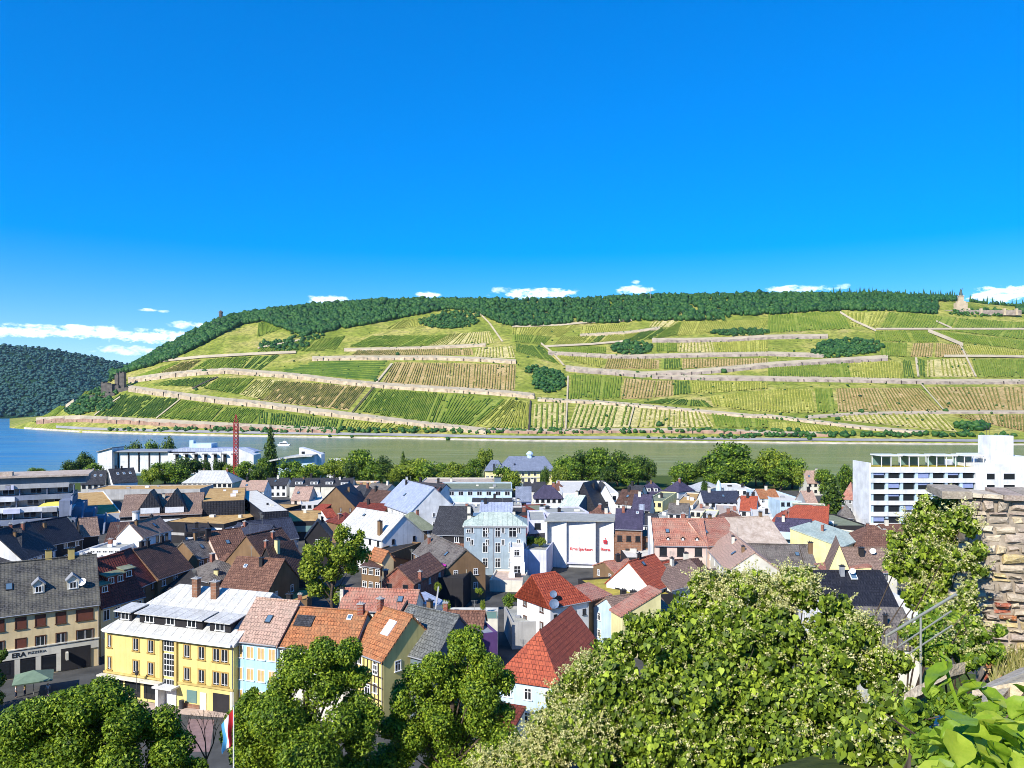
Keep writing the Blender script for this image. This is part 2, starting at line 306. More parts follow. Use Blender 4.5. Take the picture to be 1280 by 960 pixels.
# ================================================================ the vineyard hill
SHORE = [(-40,535),(12,535),(100,541),(200,544),(300,546),(500,549),(640,552),(800,553),(1000,555),(1280,557),(1700,559)]
RIDGE = [(12,534.9),(45,526),(85,509),(130,480),(160,463),(200,439),(250,413),(285,397),(340,389),(400,382),(460,378),(520,376),(640,377),(720,376),(800,371),(900,370),(1000,369),(1100,369),(1180,373),(1230,380),(1280,384),(1700,384)]
EXT = [(12,4),(45,55),(85,140),(130,290),(200,480),(300,700),(500,820),(1280,900),(1700,900)]
def D0(u): return FX*CZ/(interp(u, SHORE)-HOR)
def hillD(u, y):
    y0 = interp(u, SHORE); y1 = interp(u, RIDGE); f = max(0.0, (y0-y)/max(y0-y1, .05))
    return D0(u) + interp(u, EXT)*f**1.2
def hp(u, y, up=0.0):
    p = PD(u, y, hillD(u, y)); p.z += up; return p
us = list(np.arange(12, 320, 5.0)) + list(np.arange(320, 1701, 10.0))
nt_ = 46; V = []; F = []
for u in us:
    y0 = interp(u, SHORE); y1 = interp(u, RIDGE)
    b = PD(u, y0, D0(u)); V.append((b.x, b.y-3, -4))
    for i in range(nt_):
        V.append(tuple(hp(u, y0 + (y1-y0)*i/(nt_-1))))
    r = hp(u, y1)
    for q, (dd, fz) in enumerate(((120, .98), (500, .85), (1200, .35), (1900, -.02))):
        kx = (r.y+dd)/r.y; V.append((r.x*kx, r.y+dd, r.z*fz - (4 if q == 3 else 0)))
rows = nt_+5
for i in range(len(us)-1):
    for j in range(rows-1): F.append([i*rows+j, (i+1)*rows+j, (i+1)*rows+j+1, i*rows+j+1])
me = bpy.data.meshes.new('vineyard_hill'); me.from_pydata(V, [], F)
k = NT('hill_mat', .95, .1); f = k.noise(.012, detail=8, rough=.65); g2 = k.noise(.12, detail=5, rough=.7)
c = k.ramp(f, [(.30, (.14, .19, .022)), (.46, (.28, .31, .045)), (.58, (.42, .38, .09)), (.72, (.56, .43, .19))])
k.col(k.mix(k.ramp(g2, [(.38, (.7,)*3), (.58, (0,)*3)]), c, (.07, .095, .015)))
me.materials.append(M['hill_mat']); me.polygons.foreach_set('use_smooth', [True]*len(F))
tag(put(bpy.data.objects.new('vineyard_hill', me)), kind='structure')
# ---- vine rows, plot by plot: corners (bottom-left, top-left, top-right, bottom-right) in photo positions
for nm, s1, s2 in (('soil_green', (.20, .25, .03), (.30, .34, .06)), ('soil_straw', (.50, .42, .15), (.68, .56, .26)), ('soil_tan', (.42, .28, .11), (.56, .39, .18)), ('soil_yellow', (.38, .37, .06), (.52, .48, .12))):
    k = NT(nm, .95, .1); k.col(k.mix(k.ramp(k.noise(.25, detail=6, rough=.7), [(.45, (0,)*3), (.62, (.8,)*3)]), k.ramp(k.noise(.03, detail=7), [(.35, s1), (.65, s2)]), (.12, .15, .03)))
def vine_mat(nm, a, b, c):
    k = NT(nm, .8, .15); f = k.noise(.022, detail=7, rough=.65); g = k.noise(.28, detail=5, rough=.75)
    k.col(k.mix(k.ramp(g, [(.4, (.55,)*3), (.6, (0,)*3)]), k.ramp(f, [(.36, a), (.5, b), (.64, c)]), sc(a, .55)))
vine_mat('vine_g', (.12, .19, .014), (.18, .25, .022), (.28, .31, .04)); vine_mat('vine_d', (.055, .115, .012), (.09, .155, .016), (.14, .20, .024)); vine_mat('vine_y', (.22, .25, .025), (.30, .31, .04), (.40, .37, .07)); vine_mat('vine_o', (.17, .18, .03), (.25, .23, .045), (.36, .29, .08))
KIND = {'g': ('vine_g', 'soil_green', .80, 3.6), 'd': ('vine_d', 'soil_green', .72, 4.2), 'y': ('vine_y', 'soil_yellow', .66, 4.0), 'o': ('vine_o', 'soil_tan', .66, 4.0), 'b': ('vine_o', 'soil_tan', .42, 4.6), 's': ('vine_y', 'soil_straw', .42, 6.2), 'h': ('vine_g', 'soil_straw', .45, 6.5)}
PLOTS = []
def plot(kind, bl, tl, tr, br, along='v', step=None, label=None):
    vm, sm, wid, st = KIND[kind]; st = step or st
    def q(a, b):   # a across 0..1, b up 0..1
        x = (bl[0]*(1-b)+tl[0]*b)*(1-a) + (br[0]*(1-b)+tr[0]*b)*a
        y = (bl[1]*(1-b)+tl[1]*b)*(1-a) + (br[1]*(1-b)+tr[1]*b)*a
        return x, y
    mb = MB(); ns = 8
    A = hp(*bl); B = hp(*br); T = hp(*tl)
    n = max(3, int(((B-A).length if along == 'v' else (T-A).length)/st))
    G = [[hp(*q(i/12, j/8), .35) for j in range(9)] for i in range(13)]
    for i in range(12):
        for j in range(8): mb.face([G[i][j], G[i+1][j], G[i+1][j+1], G[i][j+1]], 0)
    rr = random.Random(len(PLOTS))
    for i in range(n):
        pr = None; dead = rr.random() < .05
        if dead: continue
        e0 = rr.uniform(-.03, .07); e1 = rr.uniform(.93, 1.02)
        for j in range(ns+1):
            hgt = (1.7 + rr.uniform(-.6, .5)); wv = wid*rr.uniform(.6, 1.2)
            a0 = (i+.5-wv/2)/n; a1 = (i+.5+wv/2)/n; am = (i+.5+rr.uniform(-.08, .08))/n; b = e0+(e1-e0)*j/ns
            fn = (lambda a, b_=b: q(a, b_)) if along == 'v' else (lambda a, b_=b: q(b_, a))
            l0 = hp(*fn(a0), .36); l1 = hp(*fn((a0*2+am)/3), hgt); r1 = hp(*fn((a1*2+am)/3), hgt*rr.uniform(.85, 1)); r0 = hp(*fn(a1), .36)
            cur = [l0, l1, r1, r0]
            if pr and rr.random() > .045:
                for e in range(3): mb.face([pr[e], pr[e+1], cur[e+1], cur[e]], 1)
            pr = cur
    PLOTS.append(tag(mb.build('vine_rows', [M[sm], M[vm]], fix=True), kind='stuff'))
for a in [
 ('g',(163,473),(200,466),(226,452),(215,455)),('b',(200,467),(228,453),(252,450),(232,465)),('g',(238,463),(262,449),(314,446),(302,461)),('d',(304,461),(318,446),(350,444),(325,463)),
 ('d',(192,482),(215,475),(268,472),(255,484)),('g',(254,486),(274,473),(318,473),(297,493)),('s',(299,493),(320,475),(352,475),(332,501)),
 ('d',(118,520),(150,493),(225,499),(195,523)),('g',(197,523),(230,500),(280,508),(263,527)),('g',(265,527),(284,509),(330,513),(312,531)),('g',(90,509),(106,490),(115,489),(100,512)),('g',(52,522),(75,508),(83,508),(68,521)),('g',(170,455),(210,432),(245,425),(200,449),'v',6),
 ('o',(322,500),(345,476),(458,484),(435,513)),('g',(447,514),(468,486),(555,492),(540,530)),('g',(541,530),(556,492),(632,499),(592,533)),('y',(594,533),(634,499),(660,502),(658,538)),
 ('d',(345,466),(395,452),(488,451),(466,475),'h',9),('b',(478,478),(493,453),(565,454),(562,484)),('b',(563,484),(566,454),(645,456),(643,488)),
 ('g',(436,434),(465,420),(560,419),(533,433)),('s',(536,432),(562,418),(612,414),(618,429)),('o',(440,444),(447,438),(590,436),(592,444)),('s',(593,446),(596,435),(640,433),(644,448)),('g',(321,422),(323,403),(345,401),(352,411)),('y',(482,412),(498,402),(532,396),(540,407)),('g',(322,440),(335,427),(395,424),(380,439)),('g',(380,440),(400,424),(432,420),(420,437)),
 ('d',(322,530),(323,515),(430,525),(425,538)),('y',(428,538),(433,526),(560,535),(540,541)),
 ('y',(640,418),(640,409),(722,406),(700,421)),('g',(640,428),(640,418),(690,421),(680,431)),('d',(738,429),(748,420),(757,420),(747,429)),('y',(690,432),(702,421),(745,420),(735,430)),('y',(750,429),(760,419),(800,416),(780,427)),('d',(781,427),(802,415),(833,411),(815,424)),('g',(818,424),(836,410),(852,402),(845,420)),('y',(846,420),(854,402),(960,400),(955,411)),('y',(725,418),(727,408),(785,405),(780,415)),('s',(811,409),(817,400),(850,400),(838,409)),
 ('d',(645,440),(645,430),(678,434),(700,456),'v',6),('y',(694,446),(688,443),(755,446),(752,461)),('o',(755,461),(760,447),(824,450),(824,461)),('d',(826,461),(827,449),(850,449),(852,461)),('b',(853,461),(853,449),(960,448),(960,455)),('g',(690,440),(684,435),(758,434),(757,443)),
 ('g',(820,439),(820,429),(846,429),(846,440)),('s',(848,440),(850,429),(890,428),(893,441)),('y',(895,441),(892,428),(960,426),(960,441)),
 ('g',(712,499),(714,468),(778,472),(774,499)),('b',(776,499),(781,473),(820,476),(815,498)),('b',(817,497),(822,476),(842,476),(841,495)),('d',(842,494),(843,476),(862,477),(864,493)),('y',(866,493),(864,477),(960,478),(960,486)),
 ('d',(805,504),(832,499),(880,501),(892,510)),('y',(892,508),(887,495),(960,488),(960,516)),('h',(710,536),(721,505),(792,509),(786,534)),('s',(788,534),(794,510),(846,514),(845,534)),('s',(846,534),(847,514),(882,517),(892,534)),('g',(895,534),(889,518),(960,526),(960,536)),('h',(666,536),(668,505),(707,504),(706,536)),('y',(640,538),(645,503),(661,504),(661,538)),
 ('g',(960,416),(960,394),(1055,389),(1068,411),'v',6),('y',(1060,409),(1057,391),(1108,390),(1098,408),'v',6),('g',(1100,411),(1111,390),(1196,397),(1188,411),'v',6),('g',(1192,411),(1199,398),(1290,404),(1290,411),'v',6),('g',(1095,426),(1093,414),(1132,414),(1140,428)),('g',(1144,428),(1138,414),(1166,415),(1174,428)),('g',(1102,446),(1099,428),(1134,429),(1133,446)),('b',(1138,446),(1142,429),(1167,429),(1165,446)),('b',(1168,446),(1170,429),(1202,431),(1212,447)),('y',(1213,446),(1204,430),(1290,440),(1290,447)),('g',(1186,426),(1172,414),(1290,428),(1290,439)),('g',(1180,413),(1200,412),(1290,413),(1290,426),'v',6),
 ('g',(960,471),(960,460),(1060,454),(1064,473)),('y',(1066,473),(1063,454),(1126,451),(1128,474)),('d',(1130,474),(1128,451),(1138,450),(1144,473)),('d',(1147,471),(1145,450),(1156,450),(1157,471)),('s',(1159,471),(1159,450),(1209,448),(1218,471),'v',8),('g',(1222,472),(1214,449),(1290,450),(1290,472)),('y',(960,516),(960,487),(1014,486),(1020,516)),('g',(1022,516),(1018,486),(1040,486),(1045,515)),('b',(1048,515),(1045,486),(1098,485),(1114,514)),('b',(1116,514),(1100,485),(1150,485),(1178,514)),('b',(1182,513),(1158,484),(1290,484),(1290,513)),('s',(1055,526),(1052,519),(1176,518),(1196,540)),('o',(1200,522),(1192,519),(1290,519),(1290,542)),('y',(962,538),(962,527),(1050,534),(1060,542)),
 ]: plot(*a)
# ---- paths and terrace walls with their dark drain piers
def ribbon(pts, half, up, mat, name, kind='structure'):
    mb = MB(); n = len(pts)
    dense = []
    for i in range(n-1):
        for t in range(6):
            s = t/6; dense.append((pts[i][0]*(1-s)+pts[i+1][0]*s, pts[i][1]*(1-s)+pts[i+1][1]*s))
    dense.append(pts[-1])
    for i in range(len(dense)-1):
        (x0, y0), (x1, y1) = dense[i], dense[i+1]
        if abs(x1-x0) >= abs(y1-y0):
            mb.face([hp(x0, y0+half, up), hp(x1, y1+half, up), hp(x1, y1-half, up), hp(x0, y0-half, up)])
        else:
            mb.face([hp(x0-half, y0, up), hp(x0+half, y0, up), hp(x1+half, y1, up), hp(x1-half, y1, up)])
    o = mb.build(name, mat); return tag(o, kind=kind)
def terrace(pts, thick, mat, label, pier=11, wallfrac=.62):
    thick *= .82
    "retaining wall (lower, real height) with a path of pale soil above its crown"
    dense = []
    for i in range(len(pts)-1):
        for t in range(8):
            s = t/8; dense.append((pts[i][0]*(1-s)+pts[i+1][0]*s, pts[i][1]*(1-s)+pts[i+1][1]*s))
    dense.append(pts[-1])
    mb = MB(); base = hp(*pts[len(pts)//2]); root = thing('terrace_wall', label, 'wall', base, 0, 'retaining walls of the vineyard')
    pm = MB(); rr = random.Random(int(pts[0][0]*7+pts[0][1])); acc = 0; hts = []
    for (x, y) in dense: hts.append(thick*wallfrac*rr.uniform(.62, 1.12)); SCRUB.append((x, y+thick/2*rr.uniform(.2, 1)))
    loc = []
    for (x, y), h in zip(dense, hts):
        lo = hp(x, y+thick/2, -1.0); D = lo.y*.997
        b = PD(x, y+thick/2, D); t = PD(x, y+thick/2-h, D + 2.0)
        b.z -= 2; loc.append((b-base, t-base, hp(x, y-thick/2, .5)-base))
    for i in range(len(loc)-1):
        b0, t0, r0 = loc[i]; b1, t1, r1 = loc[i+1]
        mb.face([b0, b1, t1, t0], 0); mb.face([t0, t1, r1, r0], 1)
        acc += dense[i+1][0]-dense[i][0]
        if acc > pier and thick > 3.5:
            acc = rr.uniform(-9, 5); m = (b0+t0)/2
            pm.box(b0.x-rr.uniform(.2,.45), b0.x+.3, b0.y-.5, b0.y+2.2, b0.z, b0.z+(t0.z-b0.z)*rr.uniform(.5, 1.15))
    mb.build('wall_face', [mat, M['path_pale']], root)
    if pm.v: tag(pm.build('drain_pier', M['pier_dark'], root), kind='stuff')
SCRUB = []
T_ = M['terrace_wall']; TP = M['terrace_wall_pink']; TG = M['terrace_wall_grey']
for a in [
 ([(45,526),(70,524),(100,523),(140,525),(185,527),(240,530),(300,533),(360,536),(420,538)],9,TP,'long pinkish retaining wall at the left foot of the vineyard hill, just above the shore'),
 ([(610,538),(660,539),(705,539),(800,538),(905,539),(960,541),(1040,543)],6,TP,'brownish bank wall right of centre at the foot of the striped vineyard plots'),
 ([(160,485),(195,490),(232,495),(280,501),(325,505),(387,513),(460,522),(525,530),(572,535),(607,539)],9,T_,'cream retaining wall running down from the castle ruin to the river bank'),
 ([(160,475),(185,472),(215,468),(250,465),(285,463),(320,466),(365,469),(420,476),(470,481),(545,486),(600,489),(640,492),(668,495)],8,T_,'cream retaining wall curving from behind the castle ruin to the thicket in the hill gully'),
 ([(390,448),(445,447),(500,447),(545,447),(600,449),(645,452)],6,T_,'cream retaining wall above the reddish brown plot in the middle of the hill'),
 ([(430,437),(520,435),(565,433),(607,431)],4,T_,'thin pale wall below the yellow striped plot high on the hill'),
 ([(685,441),(720,443),(755,445),(780,446),(852,444),(905,443),(960,442),(1030,444)],6,TG,'greyish terrace wall running right from the small round thicket'),
 ([(707,460),(735,463),(765,465),(802,468),(852,466),(902,462),(960,456),(1045,451),(1110,447)],8,TG,'wide grey-pink terrace wall right of the gully in the middle of the hill'),
 ([(815,470),(880,472),(960,473),(1020,474),(1080,475),(1155,477),(1220,477),(1290,477)],7,TG,'grey terrace wall across the right side of the hill below the strongly striped plot'),
 ([(672,499),(710,501),(750,503),(790,506),(852,512),(940,520),(960,520),(1010,526),(1085,535),(1160,541)],5,T_,'cream wall slanting down rightwards above the straw striped plots'),
 ([(1010,521),(1075,517),(1130,516),(1185,515),(1290,515)],4,TG,'low grey wall between the two lowest plots at the right'),
 ([(815,425),(865,425),(910,424),(960,421),(1035,420)],6,TG,'high grey terrace wall below the dark hedge on the upper right slope'),
 ([(725,419),(760,417),(790,415),(825,410)],4,T_,'short pale wall near the wood edge above the small round thicket'),
 ]: terrace(*a)
for pts, hf in [([(157,463),(200,452),(250,447),(320,443),(370,441)],1.6),([(680,434),(740,431),(785,427)],1.2),([(1095,412),(1180,412),(1290,412)],1.1),([(1180,446),(1235,446),(1290,447)],1.4),([(490,455),(470,480)],1.5),([(1050,391),(1068,402),(1095,414)],1.4),([(1170,402),(1190,411)],1.0),([(1160,414),(1185,424),(1204,432)],2.2),([(640,409),(700,407),(730,404),(790,401)],1.2),([(597,390),(612,405),(628,428)],1.2),([(710,471),(709,500),(707,538)],1.0),([(786,534),(793,508)],.8),([(1145,448),(1148,472)],1.4),([(1200,431),(1220,472)],1.2),([(1152,482),(1180,514)],1.0),([(676,430),(690,441),(705,458)],1.3),([(150,497),(130,510),(118,520)],.8),([(225,500),(195,524)],.8),([(82,509),(92,502)],2.0),([(380,425),(345,431),(322,436)],1.0)]:
    ribbon(pts, hf, 1.9, M['path_pale'], 'path')
for pts, hf in [([(467,485),(440,517)],.9),([(663,502),(661,540)],.9),([(240,487),(250,482),(272,472)],.7)]:
    ribbon(pts, hf, 2.1, M['pier_dark'], 'gully_path')
# riverside road, green verge and stone bank
S = [(x, interp(x, SHORE)) for x in list(range(30, 1300, 40))+[1300]]
ribbon([(x, y-1.0) for x, y in S if x > 20], 1.1, .35, M['bank_stone'], 'river_bank')
ribbon([(x, y-5.0) for x, y in S if x > 60], 1.5, .9, M['road_grey'], 'riverside_road')
# ================================================================ woods and thickets
import bmesh
def ico(sub):
    bm = bmesh.new(); bmesh.ops.create_icosphere(bm, subdivisions=sub, radius=1)
    v = np.array([x.co[:] for x in bm.verts]); f = np.array([[q.index for q in p.verts] for p in bm.faces]); bm.free(); return v, f
ICO1 = ico(1); ICO2 = ico(2)
def np_mesh(name, V, F, mat, tint=None, smooth=False):
    me = bpy.data.meshes.new(name); n, m = len(V), len(F); kf = F.shape[1]
    me.vertices.add(n); me.vertices.foreach_set('co', np.ascontiguousarray(V, dtype=np.float32).ravel())
    me.loops.add(m*kf); me.loops.foreach_set('vertex_index', np.ascontiguousarray(F, dtype=np.int32).ravel())
    me.polygons.add(m); me.polygons.foreach_set('loop_start', np.arange(0, m*kf, kf, dtype=np.int32))
    me.update(calc_edges=True)
    if isinstance(mat, (list, tuple)):
        for x in mat: me.materials.append(x)
    else: me.materials.append(mat)
    if tint is not None:
        a = me.attributes.new('tint', 'FLOAT', 'FACE'); a.data.foreach_set('value', np.ascontiguousarray(tint, dtype=np.float32))
    if smooth: me.polygons.foreach_set('use_smooth', np.ones(m, dtype=bool))
    return me
def canopy(name, pts, rads, hts, mat, conifer=None, ic=ICO1):
    "a wood: one lumpy crown per point"
    v0, f0 = ic; Vs = []; Fs = []; Ts = []; n = 0
    for i, (p, r, h) in enumerate(zip(pts, rads, hts)):
        j = v0*(1 + RNG.normal(0, .22, (len(v0), 1)))
        if conifer is not None and conifer[i]:
            zz = (j[:, 2:3]+1)/2; j = j*np.array([1, 1, 1]); j[:, :2] *= (1.15-zz)*.8
            vv = j*np.array([r*.7, r*.7, h*.75]) + np.array([p[0], p[1], p[2]+h*.6])
        else: vv = j*np.array([r, r, h*.5]) + np.array([p[0], p[1], p[2]+h*.45])
        Vs.append(vv); Fs.append(f0+n); n += len(v0); Ts.append(np.clip(RNG.normal(.5, .22) + RNG.normal(0, .14, len(f0)), 0, 1))
    me = np_mesh(name, np.concatenate(Vs), np.concatenate(Fs), mat, np.concatenate(Ts))
    return put(bpy.data.objects.new(name, me))
LOW = [(150,468),(190,457),(215,448),(250,432),(280,416),(300,406),(330,401),(345,408),(380,418),(420,412),(470,403),(520,394),(560,386),(595,390),(630,406),(660,408),(720,403),(760,403),(800,401),(840,400),(905,400),(915,394),(960,393),(1010,390),(1060,388),(1110,388),(1175,393),(1180,386),(1230,390),(1290,393),(1700,394)]
pts = []; rads = []; hts = []; con = []
for i in range(13500):
    u = RNG.uniform(140, 1500) if i > 2700 else RNG.uniform(140, 480)
    yl = interp(u, LOW); y1 = interp(u, RIDGE)
    y = yl - (yl-y1)*RNG.uniform(-.05, 1.0)
    if 1172 < u < 1272 and y > 377: continue
    p = hp(u, y); pts.append(p); r = min(7.5, 2.7*math.exp(abs(RNG.normal(0, .5)))); rads.append(r); c_ = u > 1040 and y < y1+4 and RNG.random() < .22; con.append(c_)
    hts.append((7+r*RNG.uniform(.5, 1.0))*(1.3 if c_ else 1))
for u in np.arange(140, 1500, 4):      # crest row and the trees just behind the crest
    for dd in (8, 30, 60):
        r_ = hp(u, interp(u, RIDGE)); kx = (r_.y+dd)/r_.y
        if 1196 < u < 1211: continue
        pts.append(Vector((r_.x*kx+RNG.normal(0, 3), r_.y+dd, r_.z))); rads.append(RNG.uniform(3.5, 7)); c_ = u > 1040 and RNG.random() < .3; con.append(c_); hts.append(RNG.uniform(8, 13)*(1.3 if c_ else 1))
tag(canopy('wood', pts, rads, hts, M['leaf_forest'], con), 'dark green wood along the crest of the vineyard hill', kind='stuff')
def thicket(cx, cy, rx, ry, n, lab, sz=(4, 7)):
    pts = []
    if sz[0] == 4: n = int(n*2.6); sz = (1.9, 5.2)
    while len(pts) < n:
        a, b = RNG.uniform(-1, 1, 2)
        if a*a+b*b < 1: pts.append(hp(cx+a*rx, max(cy+b*ry, interp(cx+a*rx, RIDGE)+1.5)))
    rr_ = sz[0]+(sz[1]-sz[0])*RNG.random(n)**1.6; o = canopy('thicket', pts, rr_, rr_*RNG.uniform(1.1, 1.9, n), M['leaf_forest'])
    tag(o, lab, kind='stuff')
for a in [(560,403,38,8,130,'dark thicket hanging below the wood near the hill centre'),(575,396,25,10,80,'dark trees joining the thicket to the wood'),(355,432,32,7,60,'bushy scrub below the wood on the left slope'),(385,420,22,6,35,'scattered scrub on straw-coloured ground'),(790,436,25,8,90,'round dark thicket above the grey terrace wall'),(686,477,20,15,110,'dark thicket in the gully of the hill'),(670,464,14,5,25,'green bushes above the gully'),(925,416,38,4,80,'long dark hedge on the upper slope'),(1063,434,42,10,190,'large dark thicket on the upper right slope'),(1045,441,30,7,60,'lower edge of the large thicket'),(116,506,28,10,100,'dark bushes below the castle ruin'),(95,515,14,4,25,'bushes near the shore below the ruin'),(130,490,18,6,40,'bushes around the ruin'),(1230,392,45,4,70,'green bushes below the monument terrace'),(1215,535,20,4,30,'bushes at the foot of the hill on the right'),(640,540,380,2.0,240,'green verge along the riverside road',(2.5,4)),(300,538,180,2.0,110,'green verge at the left of the riverside road',(2.5,4)),(1080,545,190,2.0,150,'green verge at the right of the riverside road',(2.5,4)),(875,548,70,1.0,40,'low bushes on the river bank',(2,3)),(180,445,45,10,60,'low bushes on the left shoulder of the hill',(3,5)),(620,393,10,4,10,'bushes in the pale gap of the wood')]: thicket(*a)
pts = [hp(x+RNG.normal(0, 2), y+RNG.normal(0, .8)) for x, y in SCRUB*3 if RNG.random() < .33]
tag(canopy('wall_scrub', pts, RNG.uniform(.9, 2.4, len(pts)), RNG.uniform(1.5, 4, len(pts)), M['leaf_forest']), 'scrub growing along the terrace walls', kind='stuff')
pts = [hp(RNG.uniform(330, 1290), RNG.uniform(415, 535)) for _ in range(260)]
tag(canopy('slope_scrub', pts, RNG.uniform(.8, 2.6, 260), RNG.uniform(1.4, 4, 260), M['leaf_forest']), 'scattered scrub between the vine rows', kind='stuff')
# single bushes on the slope
def small_bush(u, y, r, lab):
    v0, f0 = ICO2; j = v0*(1+RNG.normal(0, .14, (len(v0), 1)))*np.array([r, r, r*.85]); p = hp(u, y)
    me = np_mesh('bush', j, f0, M['leaf_forest'], RNG.uniform(.2, .7, len(f0)))
    o = put(bpy.data.objects.new('bush', me)); o.location = (p.x, p.y, p.z+r*.6); return tag(o, lab, 'bush')
for u, y, r, lab in [(470,477,4,'small dark bush beside the path junction in the middle of the hill'),(497,444,4,'dark bush on the cream wall above the reddish plot'),(905,466,5,'single bush standing on the wide grey terrace wall'),(824,533,4.5,'round dark bush on the brown bank under the straw striped plots'),(797,467,3.5,'dark bush left of the grey patched wall'),(1077,516,3.5,'dark bush on the low grey wall right of centre'),(1047,525,3,'tiny tree beside the pale path at the lower right of the hill'),(1182,515,3.5,'bush at the lower end of the diagonal path'),(256,466,5,'dark bush in a notch of the upper cream wall'),(245,488,3,'bush at the end of the dark gully path on the left plots'),(388,553-14,3.2,'round bush by the riverside road left of the white boat'),(1207,385,4,'bush in front of the monument'),(1012,550,3.2,'single bush on the river bank below the right plots'),(560,550,3,'bush on the river bank behind the villa tree'),(412,546.5,2.6,'small bush on the bank right of the white boat'),(440,547,2.4,'low bush on the bank near the middle of the river')]: small_bush(u, y, r, lab)
# ================================================================ far hill downstream
FS = [(-500,400),(-200,415),(0,428),(40,431),(80,436),(120,444),(155,452),(200,465),(260,480),(330,500)]
V = []; F = []; us2 = list(range(-500, 331, 10)); nr = 20
def fp(u, f):
    y0 = 523.2; y1 = max(interp(u, FS)+3, 380); y = y0+(y1-y0)*f; D = FX*CZ/(y0-HOR) + 1100*f**1.1
    D *= 1+.035*math.sin(u*.03+f*5)*f*(1-f)*4
    return PD(u, y, D)
for u in us2:
    for j in range(nr): V.append(tuple(fp(u, j/(nr-1))))
    r_ = fp(u, 1); V.append((r_.x*1.3, r_.y*1.3, -5))
for i in range(len(us2)-1):
    for j in range(nr): F.append([i*(nr+1)+j, (i+1)*(nr+1)+j, (i+1)*(nr+1)+j+1, i*(nr+1)+j+1])
me = bpy.data.meshes.new('far_hill'); me.from_pydata(V, [], F)
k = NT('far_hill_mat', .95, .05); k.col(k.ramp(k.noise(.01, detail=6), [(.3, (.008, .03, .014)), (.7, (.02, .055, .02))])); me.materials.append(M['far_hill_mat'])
tag(put(bpy.data.objects.new('far_hill', me)), kind='structure')
pts = [fp(RNG.uniform(-320, 250), RNG.uniform(0.01, 1)**.9) for _ in range(7000)]
tag(canopy('far_wood', pts, RNG.uniform(4, 11, 7000), RNG.uniform(8, 14, 7000), M['leaf_far_hazed']), 'wood covering the far hill downstream, tinted haze blue', kind='stuff')
# ================================================================ castle ruin, watch tower, monument
D_ = hillD(150, 488)
def lump(mb, x, y, wpx, hpx, dep, D, jag=0.0, seed=0):
    "masonry block whose base is at photo x, y"
    r = random.Random(seed); b = PD(x, y, D); w_ = wpx/FX*D; h = hpx/FX*D
    n = 5
    xs = [b.x-w_/2+w_*i/n for i in range(n+1)]
    for i in range(n):
        mb.box(xs[i], xs[i+1], b.y, b.y+dep, b.z-4, b.z+h*(1-jag*r.random())-.02*i, 0)
root = thing('castle_ruin', 'ruined dark stone castle with two square towers on the river slope', 'castle', PD(140, 492, D_)); inv = Vector(root.location)
def rpart(nm, args, mat='ruin_stone'):
    mb = MB()
    for a in args: lump(mb, *a)
    mb.v = [tuple(Vector(v)-inv) for v in mb.v]; return mb.build(nm, M[mat], root)
rpart('tower', [(152,484,6,20,9,D_,.12,1)]); rpart('tower', [(145.5,484,4.5,18,8,D_+6,.15,2)])
rpart('great_hall', [(133,492,14,16,14,D_-8,.35,3),(143,491,10,10,10,D_-4,.3,4)]); rpart('curtain_wall', [(122,500,20,7,5,D_-20,.3,5)]); rpart('curtain_wall', [(152,489,16,5,5,D_-12,.3,6)]); rpart('outwork', [(137,497,12,7,6,D_-26,.3,7)])
root = thing('watch_tower', 'small dark tower on the wooded crest at the left end of the hill', 'tower', hp(276, 399)); mb = MB(); mb.lathe([(4.5,0),(4.2,14),(5,14),(5,17),(0,21)], 10); mb.build('shaft', M['ruin_stone'], root)
mo = hp(1203, 388); mo.z -= 2; root = thing('monument', 'tall pale memorial with a bronze statue on the hill crest at the right', 'monument', mo)
mb = MB(); s_ = mo.y/FX
mb.box(-10*s_, 10*s_, 0, 8*s_, -2, 4*s_); mb.box(-7*s_, 7*s_, .5*s_, 7*s_, 4*s_, 11*s_); mb.box(-5*s_, 5*s_, 1*s_, 6*s_, 11*s_, 13*s_); mb.box(-3*s_, 3*s_, 2*s_, 5*s_, 13*s_, 19*s_); mb.box(-3.6*s_, 3.6*s_, 1.6*s_, 5.4*s_, 19*s_, 20*s_); mb.build('plinth', M['monument_stone'], root)
mb = MB(); mb.lathe([(2.4*s_,0),(1.9*s_,3*s_),(1.2*s_,6*s_),(.9*s_,7*s_),(.7*s_,8*s_),(0,9*s_)], 8, (0, 3.5*s_, 20*s_)); mb.tube((.9*s_, 3.5*s_, 25.5*s_), (2.0*s_, 3.2*s_, 29.5*s_), .4*s_, .25*s_); mb.build('statue', M['bronze'], root)
mb = MB(); mb.box(-28*s_, 68*s_, -9*s_, -6*s_, -6*s_, .5*s_); mb.build('terrace', M['terrace_wall_grey'], root)
for x in (-2, 18, 47, 62): mb = MB(); mb.box((x-1.2)*s_, (x+1.2)*s_, -10*s_, -6.6*s_, -6*s_, 2.4*s_); mb.build('parapet_pier', M['monument_stone'], root)
root = thing('mast', 'thin radio mast rising from the wood on the crest', 'mast', hp(813, 374)); mb = MB(); mb.tube((0,0,0), (0,0,26), .7, .3); mb.build('pole', M['steel_grey'], root)
